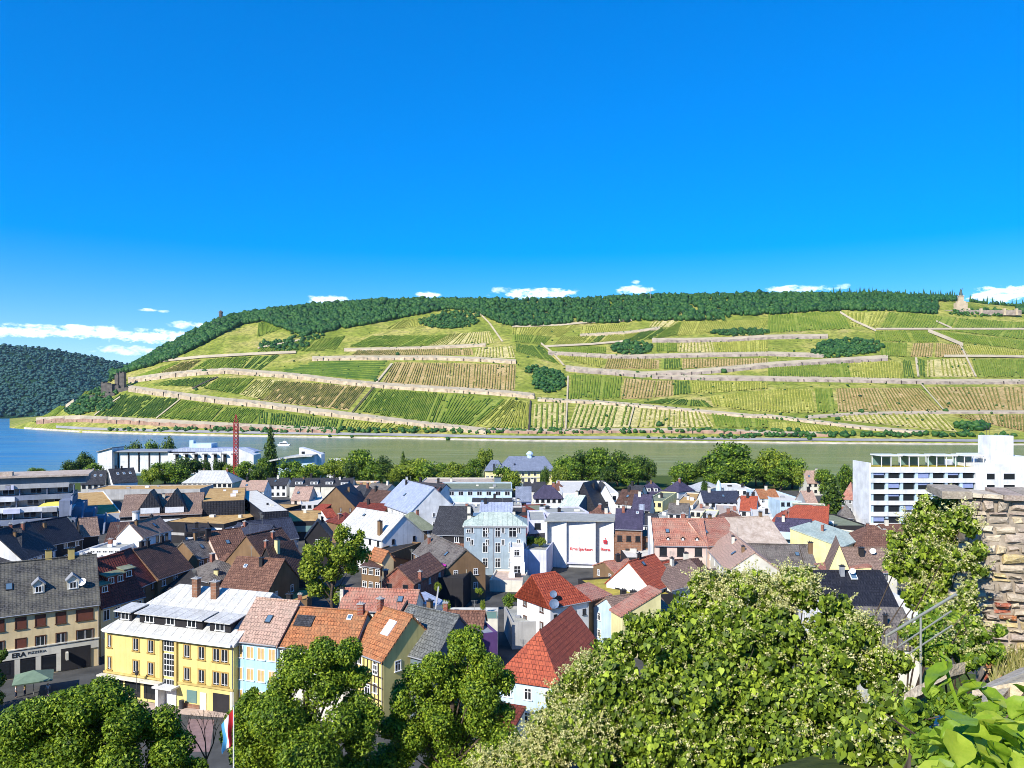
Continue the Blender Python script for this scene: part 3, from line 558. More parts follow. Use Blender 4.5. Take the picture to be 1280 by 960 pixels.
# ================================================================ house builder
WCACHE = {}
def win_mesh(w, h, style):
    key = (round(w, 2), round(h, 2), style)
    if key in WCACHE: return WCACHE[key]
    fm = {'w': 'frame_white', 'b': 'frame_brown', 'd': 'frame_dark', 's': 'frame_brown', 't': 'frame_white', 'o': 'frame_brown', 'n': 'frame_white', 'y': 'frame_tan'}[style]
    t = .11 if style not in 'by' else .17
    mb = MB()
    y0, y1 = (-.07, .05)
    mb.box(-w/2, w/2, y0, y1, h-t, h); mb.box(-w/2, -w/2+t, y0, y1, 0, h-t); mb.box(w/2-t, w/2, y0, y1, 0, h-t); mb.box(-w/2-.1, w/2+.1, y0-.1, y1, -.1, 0)
    if style in ('w', 'n', 't') : mb.box(-.045, .045, y0+.03, y1, .001, h-t-.001)
    if style == 'w' and h > 1.2: mb.box(-w/2+t, w/2-t, y0+.035, y1, h*.64, h*.64+.08)
    fme = mb.mesh('window_frame', [M[fm]])
    mb = MB(); pm = {'s': 'shutter_brown', 't': 'shutter_tan'}.get(style, 'glass')
    mb.box(-w/2+t*.5, w/2-t*.5, -.015, .04, .02, h-t*.5)
    if style in 'by':
        for q in (-1, 1): mb.box(q*w*.03-.02, q*w*.03+.02, -.03, -.0151, .05, h-t, 1)
        mb.box(-w/2+t, w/2-t, -.03, -.0151, t, t+.06, 1); mb.box(-w/2+t, -w/2+t+.05, -.03, -.0151, t+.061, h-t, 1); mb.box(w/2-t-.05, w/2-t, -.03, -.0151, t+.061, h-t, 1)
    pme = mb.mesh('pane', [M[pm]] + ([M['frame_white']] if style in 'by' else []))
    mb = MB(); mb2 = None
    WCACHE[key] = (fme, pme); return WCACHE[key]
def add_window(root, x, y, z, rot, w, h, style):
    fme, pme = win_mesh(w, h, style)
    f = put(bpy.data.objects.new('shutter' if style in 'st' else 'window', fme), root); f.location = (x, y, z); f.rotation_euler = (0, 0, rot)
    put(bpy.data.objects.new('panel' if style in 'st' else 'pane', pme), f)
DISHES = {}
def dish_part(root, p, r=.45, mat='dish_grey', yaw=-.6):
    key = (round(r, 2), mat)
    if key not in DISHES:
        mb = MB(); mb.lathe([(0,0),(r*.55,.06*r),(r,.26*r),(r*1.02,.24*r),(r*.55,0.01*r),(0,-.05*r)], 14); mb.tube((0,-r*.9,.2*r),(0,-.1,r*.8),.025,.02,5); mb.tube((0,0,-.03),(0,.25,-.45),.04,.04,5)
        DISHES[key] = mb.mesh('satellite_dish', [M[mat]])
    o = put(bpy.data.objects.new('satellite_dish', DISHES[key]), root); o.location = p; o.rotation_euler = (math.radians(62), 0, yaw); return o
CH = {}
def chimney_part(root, p, h=1.4, w=.7, d=.55, mat='brick_red', zdown=.9):
    key = (round(h,2), w, d, mat, round(zdown, 1))
    if key not in CH:
        mb = MB(); mb.box(-w/2, w/2, -d/2, d/2, -zdown, h); a = mb.mesh('chimney', [M[mat]])
        mb = MB(); mb.box(-w/2-.1, w/2+.1, -d/2-.1, d/2+.1, h, h+.12); mb.tube((-.15,0,h+.12),(-.15,0,h+.38),.1,.09,6); mb.tube((.16,0,h+.12),(.16,0,h+.34),.1,.09,6); b = mb.mesh('chimney_cap', [M['concrete' if 'brick' in mat else 'frame_dark']])
        CH[key] = (a, b)
    a = put(bpy.data.objects.new('chimney', CH[key][0]), root); a.location = p
    put(bpy.data.objects.new('chimney_cap', CH[key][1]), a)
HOUSES = []
class Ho: pass
def house(label, A, B, z, ry=None, t='gx', roof='tile_brown', wall='plaster_white', d=None, pitch=38, R=None, name='house', cat='house', win=None, wr=None, wl=None, ch=(), sky=(), dish=(), dorm=(), ant=(), ov=.35, rf=.5, base=None, group=None, rows=2, gutter=True, parapet=None):
    a = P(A[0], A[1], z); b = P(B[0], B[1], z)
    w = (b-a).length; th = math.atan2(b.y-a.y, b.x-a.x)
    mx = (A[0]+B[0])/2; Dm = (a.y+b.y)/2
    if ry is not None:
        kk = (ry-HOR)/FX
        if t == 'gx' or t[:3] == 'hip' and t != 'hipF':
            if d is None:
                dy = (CZ-z-kk*Dm)/(math.tan(math.radians(pitch))+kk); d = max(3.0, 2*dy*1.0)
            R = max(.6, CZ-kk*(Dm+d*rf*math.cos(th))-z)
        elif t == 'shed':
            if d is None: d = max(2.0, (CZ-z-kk*Dm)/(math.tan(math.radians(pitch))+kk))
            R = max(.15, CZ-kk*(Dm+d*math.cos(th))-z)
        elif t == 'flat':
            d = max(3.0, (CZ-z)/kk-Dm)
        elif t in ('gy', 'hipF'):
            d = d or 12
            R = max(.6, CZ-kk*(Dm+(0 if t == 'gy' else w/2))-z)
    d = d or 9; R = R if R is not None else 3.5
    c = (a+b)/2; nrm = Vector((-math.sin(th), math.cos(th), 0))
    zb = base if base is not None else min(gz(c.x, c.y), gz(c.x+nrm.x*d, c.y+nrm.y*d))
    H = z-zb
    e_wall = .14
    root = thing(name, label, cat, (c.x, c.y, zb), th, group)
    h = Ho(); h.root, h.w, h.d, h.H, h.R, h.t, h.D = root, w, d, H, R, t, Dm
    X0, X1 = -w/2, w/2; e = .15; tk = .26; sl = R/(d*rf) if t in ('gx',) or t[:3]=='hip' else R/max(d, .1)
    wm_ = MB(); rm = MB()
    def rz(x, y):
        if t == 'gx': return H + R*(y/(d*rf) if y < d*rf else (d-y)/(d*(1-rf)))
        if t == 'gy': return H + R*(1-abs(x)/(w/2))
        if t == 'shed': return H + R*y/d
        if t[:3] == 'hip':
            if t == 'hipF': return H + R*min(1-abs(x)/(w/2), y/(w/2))
            v = min(y/(d/2), (d-y)/(d/2))
            if t in ('hip', 'hipL'): v = min(v, (x-X0)/(d/2*hx))
            if t in ('hip', 'hipR'): v = min(v, (X1-x)/(d/2*hx))
            return H + R*max(0, v)
        return H-.3
    hx = .75
    h.rz = rz
    if t == 'gx':
        wm_.prism([(0,0),(d,0),(d,H-e),(d*rf,H+R-e),(0,H-e)], 'x', X0, X1)
        s2 = R/(d*(1-rf))
        prof = [(-ov,H-ov*sl),(d*rf*.5,H+R*.5),(d*rf,H+R),(d+ov,H-ov*s2),(d+ov,H-ov*s2-tk),(d*rf,H+R-tk-.02),(d*rf*.5,H+R*.5-tk),(-ov,H-ov*sl-tk)]; ns = max(3, int(w/1.6)); rj = random.Random(label+'r'); vs = []; old = .07 if 'slate' not in roof and 'metal' not in roof else .03
        ph = rj.uniform(0, 6)
        for q in range(ns+1):
            xq = X0-ov*.5+(w+ov)*q/ns; sag = -.10*math.sin(PI*q/ns)*min(1, w/12)
            for pi_, (yy, zz) in enumerate(prof):
                up = pi_ < 3; vs.append((xq, yy+(rj.uniform(-old, old)*.7 if pi_ in (0, 7) else 0), zz+(sag if pi_ in (1, 2, 5, 6) else 0)+(rj.uniform(-old, old)*.6 if up else 0)))
        nP = len(prof); fs = [tuple(range(nP))[::-1], tuple(ns*nP+i for i in range(nP))] + [(q*nP+i, q*nP+(i+1) % nP, (q+1)*nP+(i+1) % nP, (q+1)*nP+i) for q in range(ns) for i in range(nP)]
        rm.solid(vs, fs)
    elif t == 'gy':
        wm_.prism([(X0,0),(X1,0),(X1,H-e),(0,H+R-e),(X0,H-e)], 'y', 0, d)
        s2 = R/(w/2)
        rm.prism([(X0-ov,H-ov*s2),(0,H+R),(X1+ov,H-ov*s2),(X1+ov,H-ov*s2-tk),(0,H+R-tk-.02),(X0-ov,H-ov*s2-tk)], 'y', -ov*.7, d+ov*.5)
    elif t == 'shed':
        wm_.prism([(0,0),(d,0),(d,H+R-e),(0,H-e)], 'x', X0, X1)
        rm.prism([(-ov,H-ov*sl),(d+.1,H+R+.1*sl),(d+.1,H+R+.1*sl-tk),(-ov,H-ov*sl-tk)], 'x', X0-.15, X1+.15)
    elif t == 'flat':
        p = .25; q = parapet if parapet is not None else .35
        wm_.prism([(X0,0),(X1,0),(X1,d),(X0,d)], 'z', 0, H-q) if False else None
        for (x0,x1,y0,y1) in ((X0,X1,0,p),(X0,X1,d-p,d),(X0,X0+p,p,d-p),(X1-p,X1,p,d-p)): wm_.box(x0,x1,y0,y1,0,H)
        rm.box(X0+p+.003, X1-p-.003, p+.003, d-p-.003, H-q-.25, H-q)
    else:
        wm_.box(X0,X1,0,d,0,H-e)
        o = ov
        if t == 'hipF':
            hw = w/2; s2 = R/hw; zo = H-o*s2
            pts = [(X0-o,-o,zo),(X1+o,-o,zo),(X1+o,d+.1,zo),(X0-o,d+.1,zo),(0,hw,H+R),(0,d+.1,H+R)]
            fs = [(0,1,4),(1,2,5,4),(3,0,4,5),(2,3,5)]
        else:
            zo = H-o*R/(d/2); L = X0-o; Rr = X1+o; rl = X0+d/2*hx if t in ('hip','hipL') else L; rr_ = X1-d/2*hx if t in ('hip','hipR') else Rr
            if rl > rr_: rl = rr_ = (rl+rr_)/2
            pts = [(L,-o,zo),(Rr,-o,zo),(Rr,d+o,zo),(L,d+o,zo),(rl,d/2,H+R),(rr_,d/2,H+R)]
            fs = [(0,1,5,4),(1,2,5),(2,3,4,5),(3,0,4)]
            if t in ('hipL','hipR'):   # plain gable wall on the other side
                g = X1 if t == 'hipL' else X0
                wm_.prism([(0,H-e),(d,H-e),(d/2,H+R-e)], 'x', *((g-.3, g) if g > 0 else (g, g+.3)))
        n = len(pts); vs = pts + [(x, y, z_-tk) for x, y, z_ in pts]
        edges = {}
        for f in fs:
            for i in range(len(f)):
                k_ = (f[i], f[(i+1) % len(f)])
                if k_[::-1] in edges: del edges[k_[::-1]]
                else: edges[k_] = 1
        rm.solid(vs, list(fs) + [tuple(n+i for i in f[::-1]) for f in fs] + [(j, i, n+i, n+j) for i, j in edges])
    if t == 'flat' and d > .6:
        wm_.box(X0+p+.01, X1-p-.01, p+.01, d-p-.01, 0, .3)
    h.wall = wm_.build('wall', M[wall], root)
    h.roof = rm.build('roof', M[roof], root)
    if t in ('gx', 'hip', 'hipL', 'hipR') and gutter and Dm < 260:
        mb = MB(); zg = H-ov*sl-.12; mb.tube((X0, -ov-.06, zg), (X1, -ov-.06, zg), .09, .09, 6); mb.tube((X1-.15, -.1, zg-.2), (X1-.15, -.1, .2), .06, .06, 5); mb.build('gutter', M['lead_grey'], root)
    if t == 'gx' and Dm < 260:
        mb = MB(); mb.tube((X0-ov*.5, d*rf, H+R-.02), (X1+ov*.5, d*rf, H+R-.02), .14, .14, 6); mb.build('ridge_cap', M[roof], root)
    def rowset(spec, side):
        if not spec: return
        n, ww, wh, st = spec[:4]; nr = spec[4] if len(spec) > 4 else rows; top = spec[5] if len(spec) > 5 else .55; fl = spec[6] if len(spec) > 6 else 2.9
        L = w if side == 'f' else d
        for r in range(nr):
            zt = H-top-wh-r*fl
            if zt < .7: break
            for i in range(n):
                u = (i+.5)/n*L
                if side == 'f': add_window(root, X0+u, 0, zt, 0, ww, wh, st)
                elif side == 'r': add_window(root, X1, u, zt, PI/2, ww, wh, st)
                else: add_window(root, X0, u, zt, -PI/2, ww, wh, st)
    if t in ('gx', 'gy', 'hip', 'hipL', 'hipR') and 'blank' not in label and 'windowless' not in label and w > 5 and Dm < 330:
        r9 = random.Random(label+'w'); st9 = r9.choice('wwdnb')
        if not win and name == 'house': win = (max(1, int(w/3.2)), r9.choice((.9, 1.1)), r9.choice((1.2, 1.4)), st9, 2)
        if not wr and mx < 640 and d > 5: wr = (max(1, int(d/4.2)), 1.0, 1.3, st9, 2, r9.uniform(.2, .9))
        if not wl and mx > 640 and d > 5: wl = (max(1, int(d/4.2)), 1.0, 1.3, st9, 2, r9.uniform(.2, .9))
    rowset(win, 'f'); rowset(wr, 'r'); rowset(wl, 'l')
    for c_ in ch:
        fx_, fy, hh = c_[:3]; x = X0+fx_*w; y = fy*d
        chimney_part(root, (x, y, rz(x, y)), hh, *(c_[3:] if len(c_) > 3 else ()))
    for c_ in sky:
        fx_, fy, sw, slen = c_[:4]; x = X0+fx_*w; y = fy*d; z0 = rz(x, y); ang = math.atan(sl) if t != 'flat' else 0
        mb = MB(); R3 = Matrix.Rotation(ang, 3, 'X'); mb.rbox((0,0,0), sw/2, slen/2, .09, R3); o = mb.build('skylight', M['frame_dark' if len(c_) < 5 else 'frame_white'], root); o.location = (x, y, z0+.05)
        mb = MB(); mb.rbox((0,0,.06), sw/2-.1, slen/2-.1, .05, R3); mb.build('pane', M['glass_blue' if len(c_) < 6 else c_[5]], o)
    for c_ in dish:
        fx_, fy, up, r = c_[:4]; x = X0+fx_*w; y = fy*d; dish_part(root, (x, y, rz(x, max(0, y))+up), r, c_[4] if len(c_) > 4 else 'dish_grey')
    for c_ in ant:
        x = X0+c_[0]*w; y = c_[1]*d; z0 = rz(x, y); mb = MB(); mb.tube((x,y,z0-.2),(x,y,z0+c_[2]),.035,.03,5)
        for q in range(4): mb.tube((x-.5+.08*q,y,z0+c_[2]-.1-.18*q),(x+.5-.08*q,y,z0+c_[2]-.1-.18*q),.018,.018,4)
        mb.build('antenna', M['steel_grey'], root)
    for c_ in dorm:      # (fx, width, height, front y, style[, roof material])
        fx_, dw, dh, yf = c_[:4]; st = c_[4] if len(c_) > 4 else 'flat'; rmn = c_[5] if len(c_) > 5 else roof; wmn = c_[6] if len(c_) > 6 else 'slate_dark'; x = X0+fx_*w; zf = rz(x, yf); zt = zf+dh
        yb = min(d*rf-.05, yf+(dh+.6)/sl) if sl > .01 else yf+2
        mb = MB(); rb = MB()
        if st == 'gable':
            mb.prism([(x-dw/2,zf-.3),(x+dw/2,zf-.3),(x+dw/2,zt),(x,zt+dw*.45),(x-dw/2,zt)], 'y', yf, yb)
            rb.prism([(x-dw/2-.2,zt-.1),(x,zt+dw*.45+.08),(x+dw/2+.2,zt-.1),(x+dw/2+.2,zt+.05),(x,zt+dw*.45+.24),(x-dw/2-.2,zt+.05)], 'y', yf-.25, yb+.3)
        else:
            mb.prism([(yf,zf-.3),(yf,zt),(yb,zt+.25),(yb,zf-.3)], 'x', x-dw/2, x+dw/2)
            rb.prism([(yf-.3,zt),(yf-.3,zt+.16),(yb+.2,zt+.55),(yb+.2,zt+.35)], 'x', x-dw/2-.2, x+dw/2+.2)
        dm = mb.build('dormer', M[wmn], root); rb.build('dormer_roof', M[rmn], dm)
        nw = max(1, round(dw/1.7))
        for i in range(nw): 
            o_ = put(bpy.data.objects.new('dormer_window', win_mesh(min(1.1, dw/nw*.62), dh*.72, 'n')[0]), dm); o_.location = (x-dw/2+(i+.5)*dw/nw, yf, zf+dh*.14)
            o_ = put(bpy.data.objects.new('pane', win_mesh(min(1.1, dw/nw*.62), dh*.72, 'n')[1]), dm); o_.location = (x-dw/2+(i+.5)*dw/nw, yf, zf+dh*.14)
    h.X0, h.X1 = X0, X1
    rr_ = random.Random(label)
    if t in ('gx', 'gy', 'hip', 'shed') and d > 5 and w > 6:
        if not ch:
            for q in range(rr_.choice((1, 1, 2))):
                fx_ = rr_.uniform(.12, .88); x = X0+fx_*w; y = d*rr_.uniform(.35, .6) if t != 'gy' else d*rr_.uniform(.3, .7); chimney_part(root, (x, y, rz(x, y)), round(rr_.uniform(.8, 1.5), 1), .7, .55, rr_.choice(('brick_red', 'plaster_brown', 'plaster_pale', 'plaster_dark')))
        if not ant and rr_.random() < .45 and Dm < 260:
            x = X0+rr_.uniform(.2,.8)*w; y = d*.5; z0 = rz(x, y); mb = MB(); q = rr_.uniform(1.3, 2.6); mb.tube((x,y,z0-.2),(x,y,z0+q),.035,.03,5)
            for e_ in range(4): mb.tube((x-.5+.08*e_,y,z0+q-.1-.18*e_),(x+.5-.08*e_,y,z0+q-.1-.18*e_),.018,.018,4)
            mb.build('antenna', M['steel_grey'], root)
        if not sky and t == 'gx' and rr_.random() < .5:
            x = X0+rr_.uniform(.2,.8)*w; y = d*.25; ang = math.atan(sl); mb = MB(); R3 = Matrix.Rotation(ang, 3, 'X'); mb.rbox((0,0,0), .45, .6, .08, R3); o = mb.build('skylight', M['frame_dark'], root); o.location = (x, y, rz(x, y)+.04)
            mb = MB(); mb.rbox((0,0,.05), .36, .5, .05, R3); mb.build('pane', M['glass_blue'], o)
    if t == 'flat' and w > 6 and d > 5:
        for q in range(rr_.choice((1, 2, 3))):
            x = X0+rr_.uniform(.15,.85)*w; y = d*rr_.uniform(.2,.8); mb = MB(); a_ = rr_.uniform(.3,.9); zt_ = H-(parapet if parapet is not None else .35); mb.box(x-a_, x+a_, y-a_*.7, y+a_*.7, zt_+.005, zt_+rr_.uniform(.4, 1.0)); mb.build('roof_vent', M[rr_.choice(('lead_grey','steel_white','plaster_pale','frame_dark'))], root)
    HOUSES.append(h); return h
def extra(h, name, mat, fn, parent=None):
    mb = MB(); fn(mb, h); return mb.build(name, M[mat] if isinstance(mat, str) else [M[x] for x in mat], parent or h.root)
def text_part(s, size, mat, parent, loc, rot=(PI/2, 0, 0), ext=.02, name='lettering', bold=True, spacing=1.0, sx=1.0):
    cu = bpy.data.curves.new(name, 'FONT'); cu.body = s; cu.size = size; cu.extrude = ext; cu.align_x = 'CENTER'; cu.space_character = spacing; cu.offset = .03*size if bold else 0
    tmp = bpy.data.objects.new('tmp', cu); COL.objects.link(tmp)
    dg = bpy.context.evaluated_depsgraph_get(); me = bpy.data.meshes.new_from_object(tmp.evaluated_get(dg)); bpy.data.objects.remove(tmp)
    me.materials.clear(); me.materials.append(M[mat])
    o = put(bpy.data.objects.new(name, me), parent); o.location = loc; o.rotation_euler = rot; o.scale = (sx, 1, 1); return o
# ================================================================ the town: near row by the square
# --- corner building with the pizzeria
pz = house('cream three-storey corner building with mossy slate roof and a pizzeria at street level', (-45,773), (124,752), 15, 700, 'gx', 'slate_mossy', 'plaster_cream', pitch=46, name='corner_building', cat='building',
  ch=[(.62,.52,1.6,.9,.7,'plaster_ochre'),(.80,.5,1.3,.9,.7,'plaster_ochre')], dorm=[(.535,1.5,1.3,1.9,'gable','lead_grey','plaster_pale'),(.80,1.6,1.4,1.9,'gable','lead_grey','plaster_pale')], dish=[(.875,.16,.9,.62,'dish_white')])
W_ = pz.w
for fx_, ww, st in ((.08,1.5,'s'),(.24,1.5,'s'),(.40,1.5,'s'),(.545,1.45,'s'),(.70,1.45,'s'),(.885,2.4,'s')):
    add_window(pz.root, pz.X0+fx_*W_, 0, pz.H-2.6, 0, ww, 1.75, st)
for fx_, ww, st in ((.08,1.5,'b'),(.24,1.5,'b'),(.40,1.5,'s'),(.545,1.45,'b'),(.70,1.45,'b'),(.885,2.4,'b')):
    add_window(pz.root, pz.X0+fx_*W_, 0, pz.H-5.75, 0, ww, 1.75, st)
extra(pz, 'shop_band', 'plaster_pale', lambda m, h: (m.box(h.X0, h.X1-.1, -.16, 0, 2.95, 4.35), m.box(h.X0, h.X1, -.3, 0, 4.351, 4.5)))
extra(pz, 'shop_front', 'frame_dark', lambda m, h: m.box(h.X0+.1, h.X1-1.6, -.06, 0, .2, 2.949))
for i, (f0, f1) in enumerate(((.40,.50),(.56,.66),(.05,.14),(.20,.32))): extra(pz, 'shop_window', 'glass', lambda m, h: m.box(h.X0+f0*W_, h.X0+f1*W_, -.10, -.061, .9, 2.6))
for f in (.375,.53,.685,.17): extra(pz, 'pilaster', 'plaster_pale', lambda m, h: m.box(h.X0+f*W_-.35, h.X0+f*W_+.35, -.14, -.061, .2, 2.948))
extra(pz, 'archway_shade', 'plaster_dark', lambda m, h: m.box(h.X1-5.2, h.X1-1.2, -.17, -.02, .1, 3.5))  # near-black slab stands for the shade inside the arch
text_part('ERA', .95, 'letter_black', pz.root, (pz.X0+.385*W_, -.18, 3.25), sx=1.05); text_part('PIZZERIA', .52, 'letter_black', pz.root, (pz.X0+.52*W_, -.18, 3.45), bold=False, spacing=1.15)
extra(pz, 'blade_sign', 'plaster_pale', lambda m, h: m.box(h.X0+.735*W_, h.X0+.755*W_, -1.1, -.17, 1.9, 3.0))
# --- house up the lane, mansard with three dormers
house('narrow orange-cream house with red-brown mansard roof and three flat dormers behind the pizzeria building', (126,757), (180,742), 13.3, 697, 'gx', 'tile_darkred', 'plaster_cream', pitch=50, dorm=[(.2,2.0,1.3,1.2,'flat','roof_olive','plaster_red'),(.52,3.6,1.4,1.9,'flat','roof_olive','plaster_red'),(.86,2.2,1.4,2.2,'flat','roof_olive','plaster_red')], win=(4,1.2,1.7,'n',2,.9), ch=[(.1,.5,1.2)])
# --- the yellow building
ye = house('bright yellow building with pale metal roof, dormer strip and two brick chimneys', (131,784), (292,804), 14.6, 733, 'hipL', 'metal_white', 'plaster_yellow', pitch=31, name='yellow_building', cat='building', ch=[(.47,.40,2.4,.95,.75,'brick_brown',1.2),(.62,.40,2.2,.95,.75,'brick_brown',1.2)])
W_ = ye.w; H_ = ye.H
def ywin(f, z, w_, h_, n=1):
    for i in range(n): add_window(ye.root, ye.X0+f*W_+(i-(n-1)/2)*w_, 0, z, 0, w_, h_, 'y')
for z in (H_-2.75, H_-5.85):
    for f in (.255,.375,.655,.765): ywin(f, z, 1.25, 1.9)
    ywin(.905, z, 1.35, 1.9, 2)
for z in (H_-2.75, H_-5.85): add_window(ye.root, ye.X0-.0, 1.5, z, -PI/2, 1.5, 1.9, 'y'); add_window(ye.root, ye.X0+.9, 0, z, 0, .9, 1.9, 'y')
extra(ye, 'stair_window', 'frame_white', lambda m, h: [m.box(h.X0+.475*W_, h.X0+.565*W_, -.06, 0, z0, z1) for z0, z1 in ((H_-2.2,H_-.75),(H_-5.6,H_-2.5),(H_-7.5,H_-6.0))])
for z0, z1, rows_ in ((H_-2.2,H_-.75,2),(H_-5.6,H_-2.5,4),(H_-7.5,H_-6.0,2)):
    def panes(m, h):
        for i in range(4):
            for j in range(rows_):
                cx = h.X0+.48*W_+i*.45; dz = (z1-z0)/rows_; m.box(cx+.04, cx+.40, -.08, -.061, z0+j*dz+.08, z0+(j+1)*dz-.05)
    tag(extra(ye, 'stair_glass', 'glass', panes), kind='stuff')
extra(ye, 'stair_surround', 'plaster_ochre', lambda m, h: (m.box(h.X0+.455*W_, h.X0+.474*W_, -.3, 0, 3, H_-.3), m.box(h.X0+.566*W_, h.X0+.585*W_, -.3, 0, 3, H_-.3)))
extra(ye, 'string_course', 'plaster_ochre', lambda m, h: (m.box(h.X0-.1, h.X0+.45*W_, -.2, 0, 3.3, 3.55), m.box(h.X0+.59*W_, h.X1, -.2, 0, 3.3, 3.55)))
extra(ye, 'shop_canopy', 'plaster_pale', lambda m, h: m.box(h.X0-.4, h.X0+.48*W_, -1.1, -.201, 3.0, 3.22))
for f0, f1 in ((.04,.15),(.17,.29),(.32,.45)): extra(ye, 'shop_window', 'glass', lambda m, h: m.box(h.X0+f0*W_, h.X0+f1*W_, -.08, -.001, .5, 2.9))
extra(ye, 'entrance_porch', 'plaster_white', lambda m, h: (m.box(h.X0+.45*W_, h.X0+.6*W_, -1.6, -.001, 2.75, 2.98), m.box(h.X0+.47*W_, h.X0+.49*W_, -1.4, -.001, .05, 2.749)))
extra(ye, 'entrance_door', 'frame_white', lambda m, h: m.box(h.X0+.495*W_, h.X0+.575*W_, -.12, -.001, .05, 2.6))
extra(ye, 'side_door', 'frame_white', lambda m, h: m.box(h.X0+.755*W_, h.X0+.80*W_, -.1, -.001, .05, 2.5)); extra(ye, 'ground_window', 'glass_green', lambda m, h: m.box(h.X0+.655*W_, h.X0+.73*W_, -.1, -.001, .95, 2.6)); extra(ye, 'plinth', 'brick_brown', lambda m, h: m.box(h.X0+.62*W_, h.X0+.75*W_, -.16, -.101, .05, .8))
extra(ye, 'garage_shade', 'plaster_dark', lambda m, h: m.box(h.X0+.85*W_, h.X0+.97*W_, -.07, -.001, .05, 2.7)); extra(ye, 'corner_pier', 'plaster_pale', lambda m, h: m.box(h.X1-.5, h.X1+.05, -.1, -.002, .05, 3.2))  # garage: near-black slab painted in for the shaded hollow
def ydorm(f0, f1, nwin, nm='dormer'):
    yf = 1.3; zf = ye.rz(0, yf); x0 = ye.X0+f0*W_; x1 = ye.X0+f1*W_; yb = yf+2.2
    mb = MB(); mb.prism([(yf,zf-.2),(yf,zf+1.45),(yb,zf+1.6),(yb,zf-.2)], 'x', x0, x1); dm = mb.build(nm, M['plaster_dark'], ye.root)  # near-black fronts: shadow put into the dormer colour
    mb = MB(); mb.prism([(yf-.6,zf+1.30),(yf-.6,zf+1.42),(yb+.5,zf+1.86),(yb+.5,zf+1.74)], 'x', x0-.4, x1+.4); mb.build('dormer_roof', M['metal_white'], dm)
    for i in range(nwin):
        for q in (0, 1):
            o_ = put(bpy.data.objects.new(('dormer_window', 'pane')[q], win_mesh(1.5, 1.15, 'n')[q]), dm); o_.location = (x0+(i+.5)*(x1-x0)/nwin, yf, zf+.25)
ydorm(.055,.16,1); ydorm(.225,.72,3); ydorm(.775,.93,1)
extra(ye, 'roof_edge', 'steel_white', lambda m, h: m.box(h.X0+.3, h.X1, -.75, -.36, h.H-.42, h.H-.12))
# --- light blue house and the orange-tiled row
lb = house('light blue house with pinkish tile roof beside the yellow building', (293,797), (347,803), 15, 749, 'gx', 'tile_pink', 'plaster_blue', pitch=40, win=(4,1.15,1.6,'t',3,.9))
orange = house('long house with bright orange tile roof and a dark patch beside the light blue house', (349,804), (440,812), 14.8, 761, 'gx', 'tile_orange', 'plaster_pale', pitch=40, win=(5,1.1,1.5,'w',2,.7), ch=[(.93,.47,1.2,.8,.6)], sky=[(.80,.40,.7,.8,1)])
extra(orange, 'patched_tiles', 'slate_dark', lambda m, h: m.rbox((h.X0+.20*h.w, .31*h.d, h.rz(0, .31*h.d)+.05), 1.3, .85, .05, Matrix.Rotation(math.atan(h.R/(h.d/2)), 3, 'X')))
extra(orange, 'verge_board', 'steel_white', lambda m, h: m.prism([(-.4,h.H-.3),(h.d/2,h.H+h.R+.12),(h.d/2,h.H+h.R+.3),(-.4,h.H-.05)], 'x', h.X0-.35, h.X0-.18))
ht = house('half-timbered yellow house with orange-red roof and a large white skylight', (441,809), (479,823), 14.6, 763, 'gx', 'tile_orange', 'plaster_yellow', pitch=42, sky=[(.62,.30,1.5,2.2,1,'frame_white')], ch=[(.02,.47,1.3,.8,.6)])
def timber(m, h):
    for i in range(9): x = h.X0+.1+i*(h.w-.35)/8; m.box(x, x+.16, -.06, -.001, .2, h.H-.3)
    for z_ in (2.9, 4.0, 5.6, 6.9, h.H-.42): m.box(h.X0+.02, h.X1-.02, -.08, -.061, z_, z_+.17)
tag(extra(ht, 'timber_frame', 'timber_dark', timber), kind='stuff')
add_window(ht.root, 0, -.03, 4.25, 0, 1.2, 1.3, 'w'); add_window(ht.root, 1.6, -.03, 7.2, 0, 1.1, 1.2, 'w')
gs = house('grey slate-hung house with grey tile roof and one skylight, right of the half-timbered house', (481,806), (543,823), 14.4, 762, 'gx', 'tile_grey', 'plaster_slate', pitch=42, sky=[(.28,.30,1.1,1.3,1)], dorm=[(.22,1.6,1.5,.05,'flat','lead_grey','plaster_slate')], win=(4,1.1,1.4,'w',2,1.6))
extra(gs, 'party_wall', 'plaster_dark', lambda m, h: m.prism([(-.5,h.H-.6),(h.d/2,h.H+h.R+.05),(h.d/2,h.H+h.R+.5),(-.5,h.H-.05)], 'x', h.X0-.55, h.X0-.25))
rb = house('pale blue house with bright red hipped tile roof at the lower centre', (622,842), (699,853), 13, 787, 'hipF', 'tile_brightred', 'plaster_lightblue', d=17, win=(3,1.0,1.4,'w',2,1.2))
house('low wing with dark red eaves between the round tree and the red-roofed pale blue house', (600,905), (640,912), 9, None, 'shed', 'tile_darkred', 'plaster_pale', d=4, R=1.2)
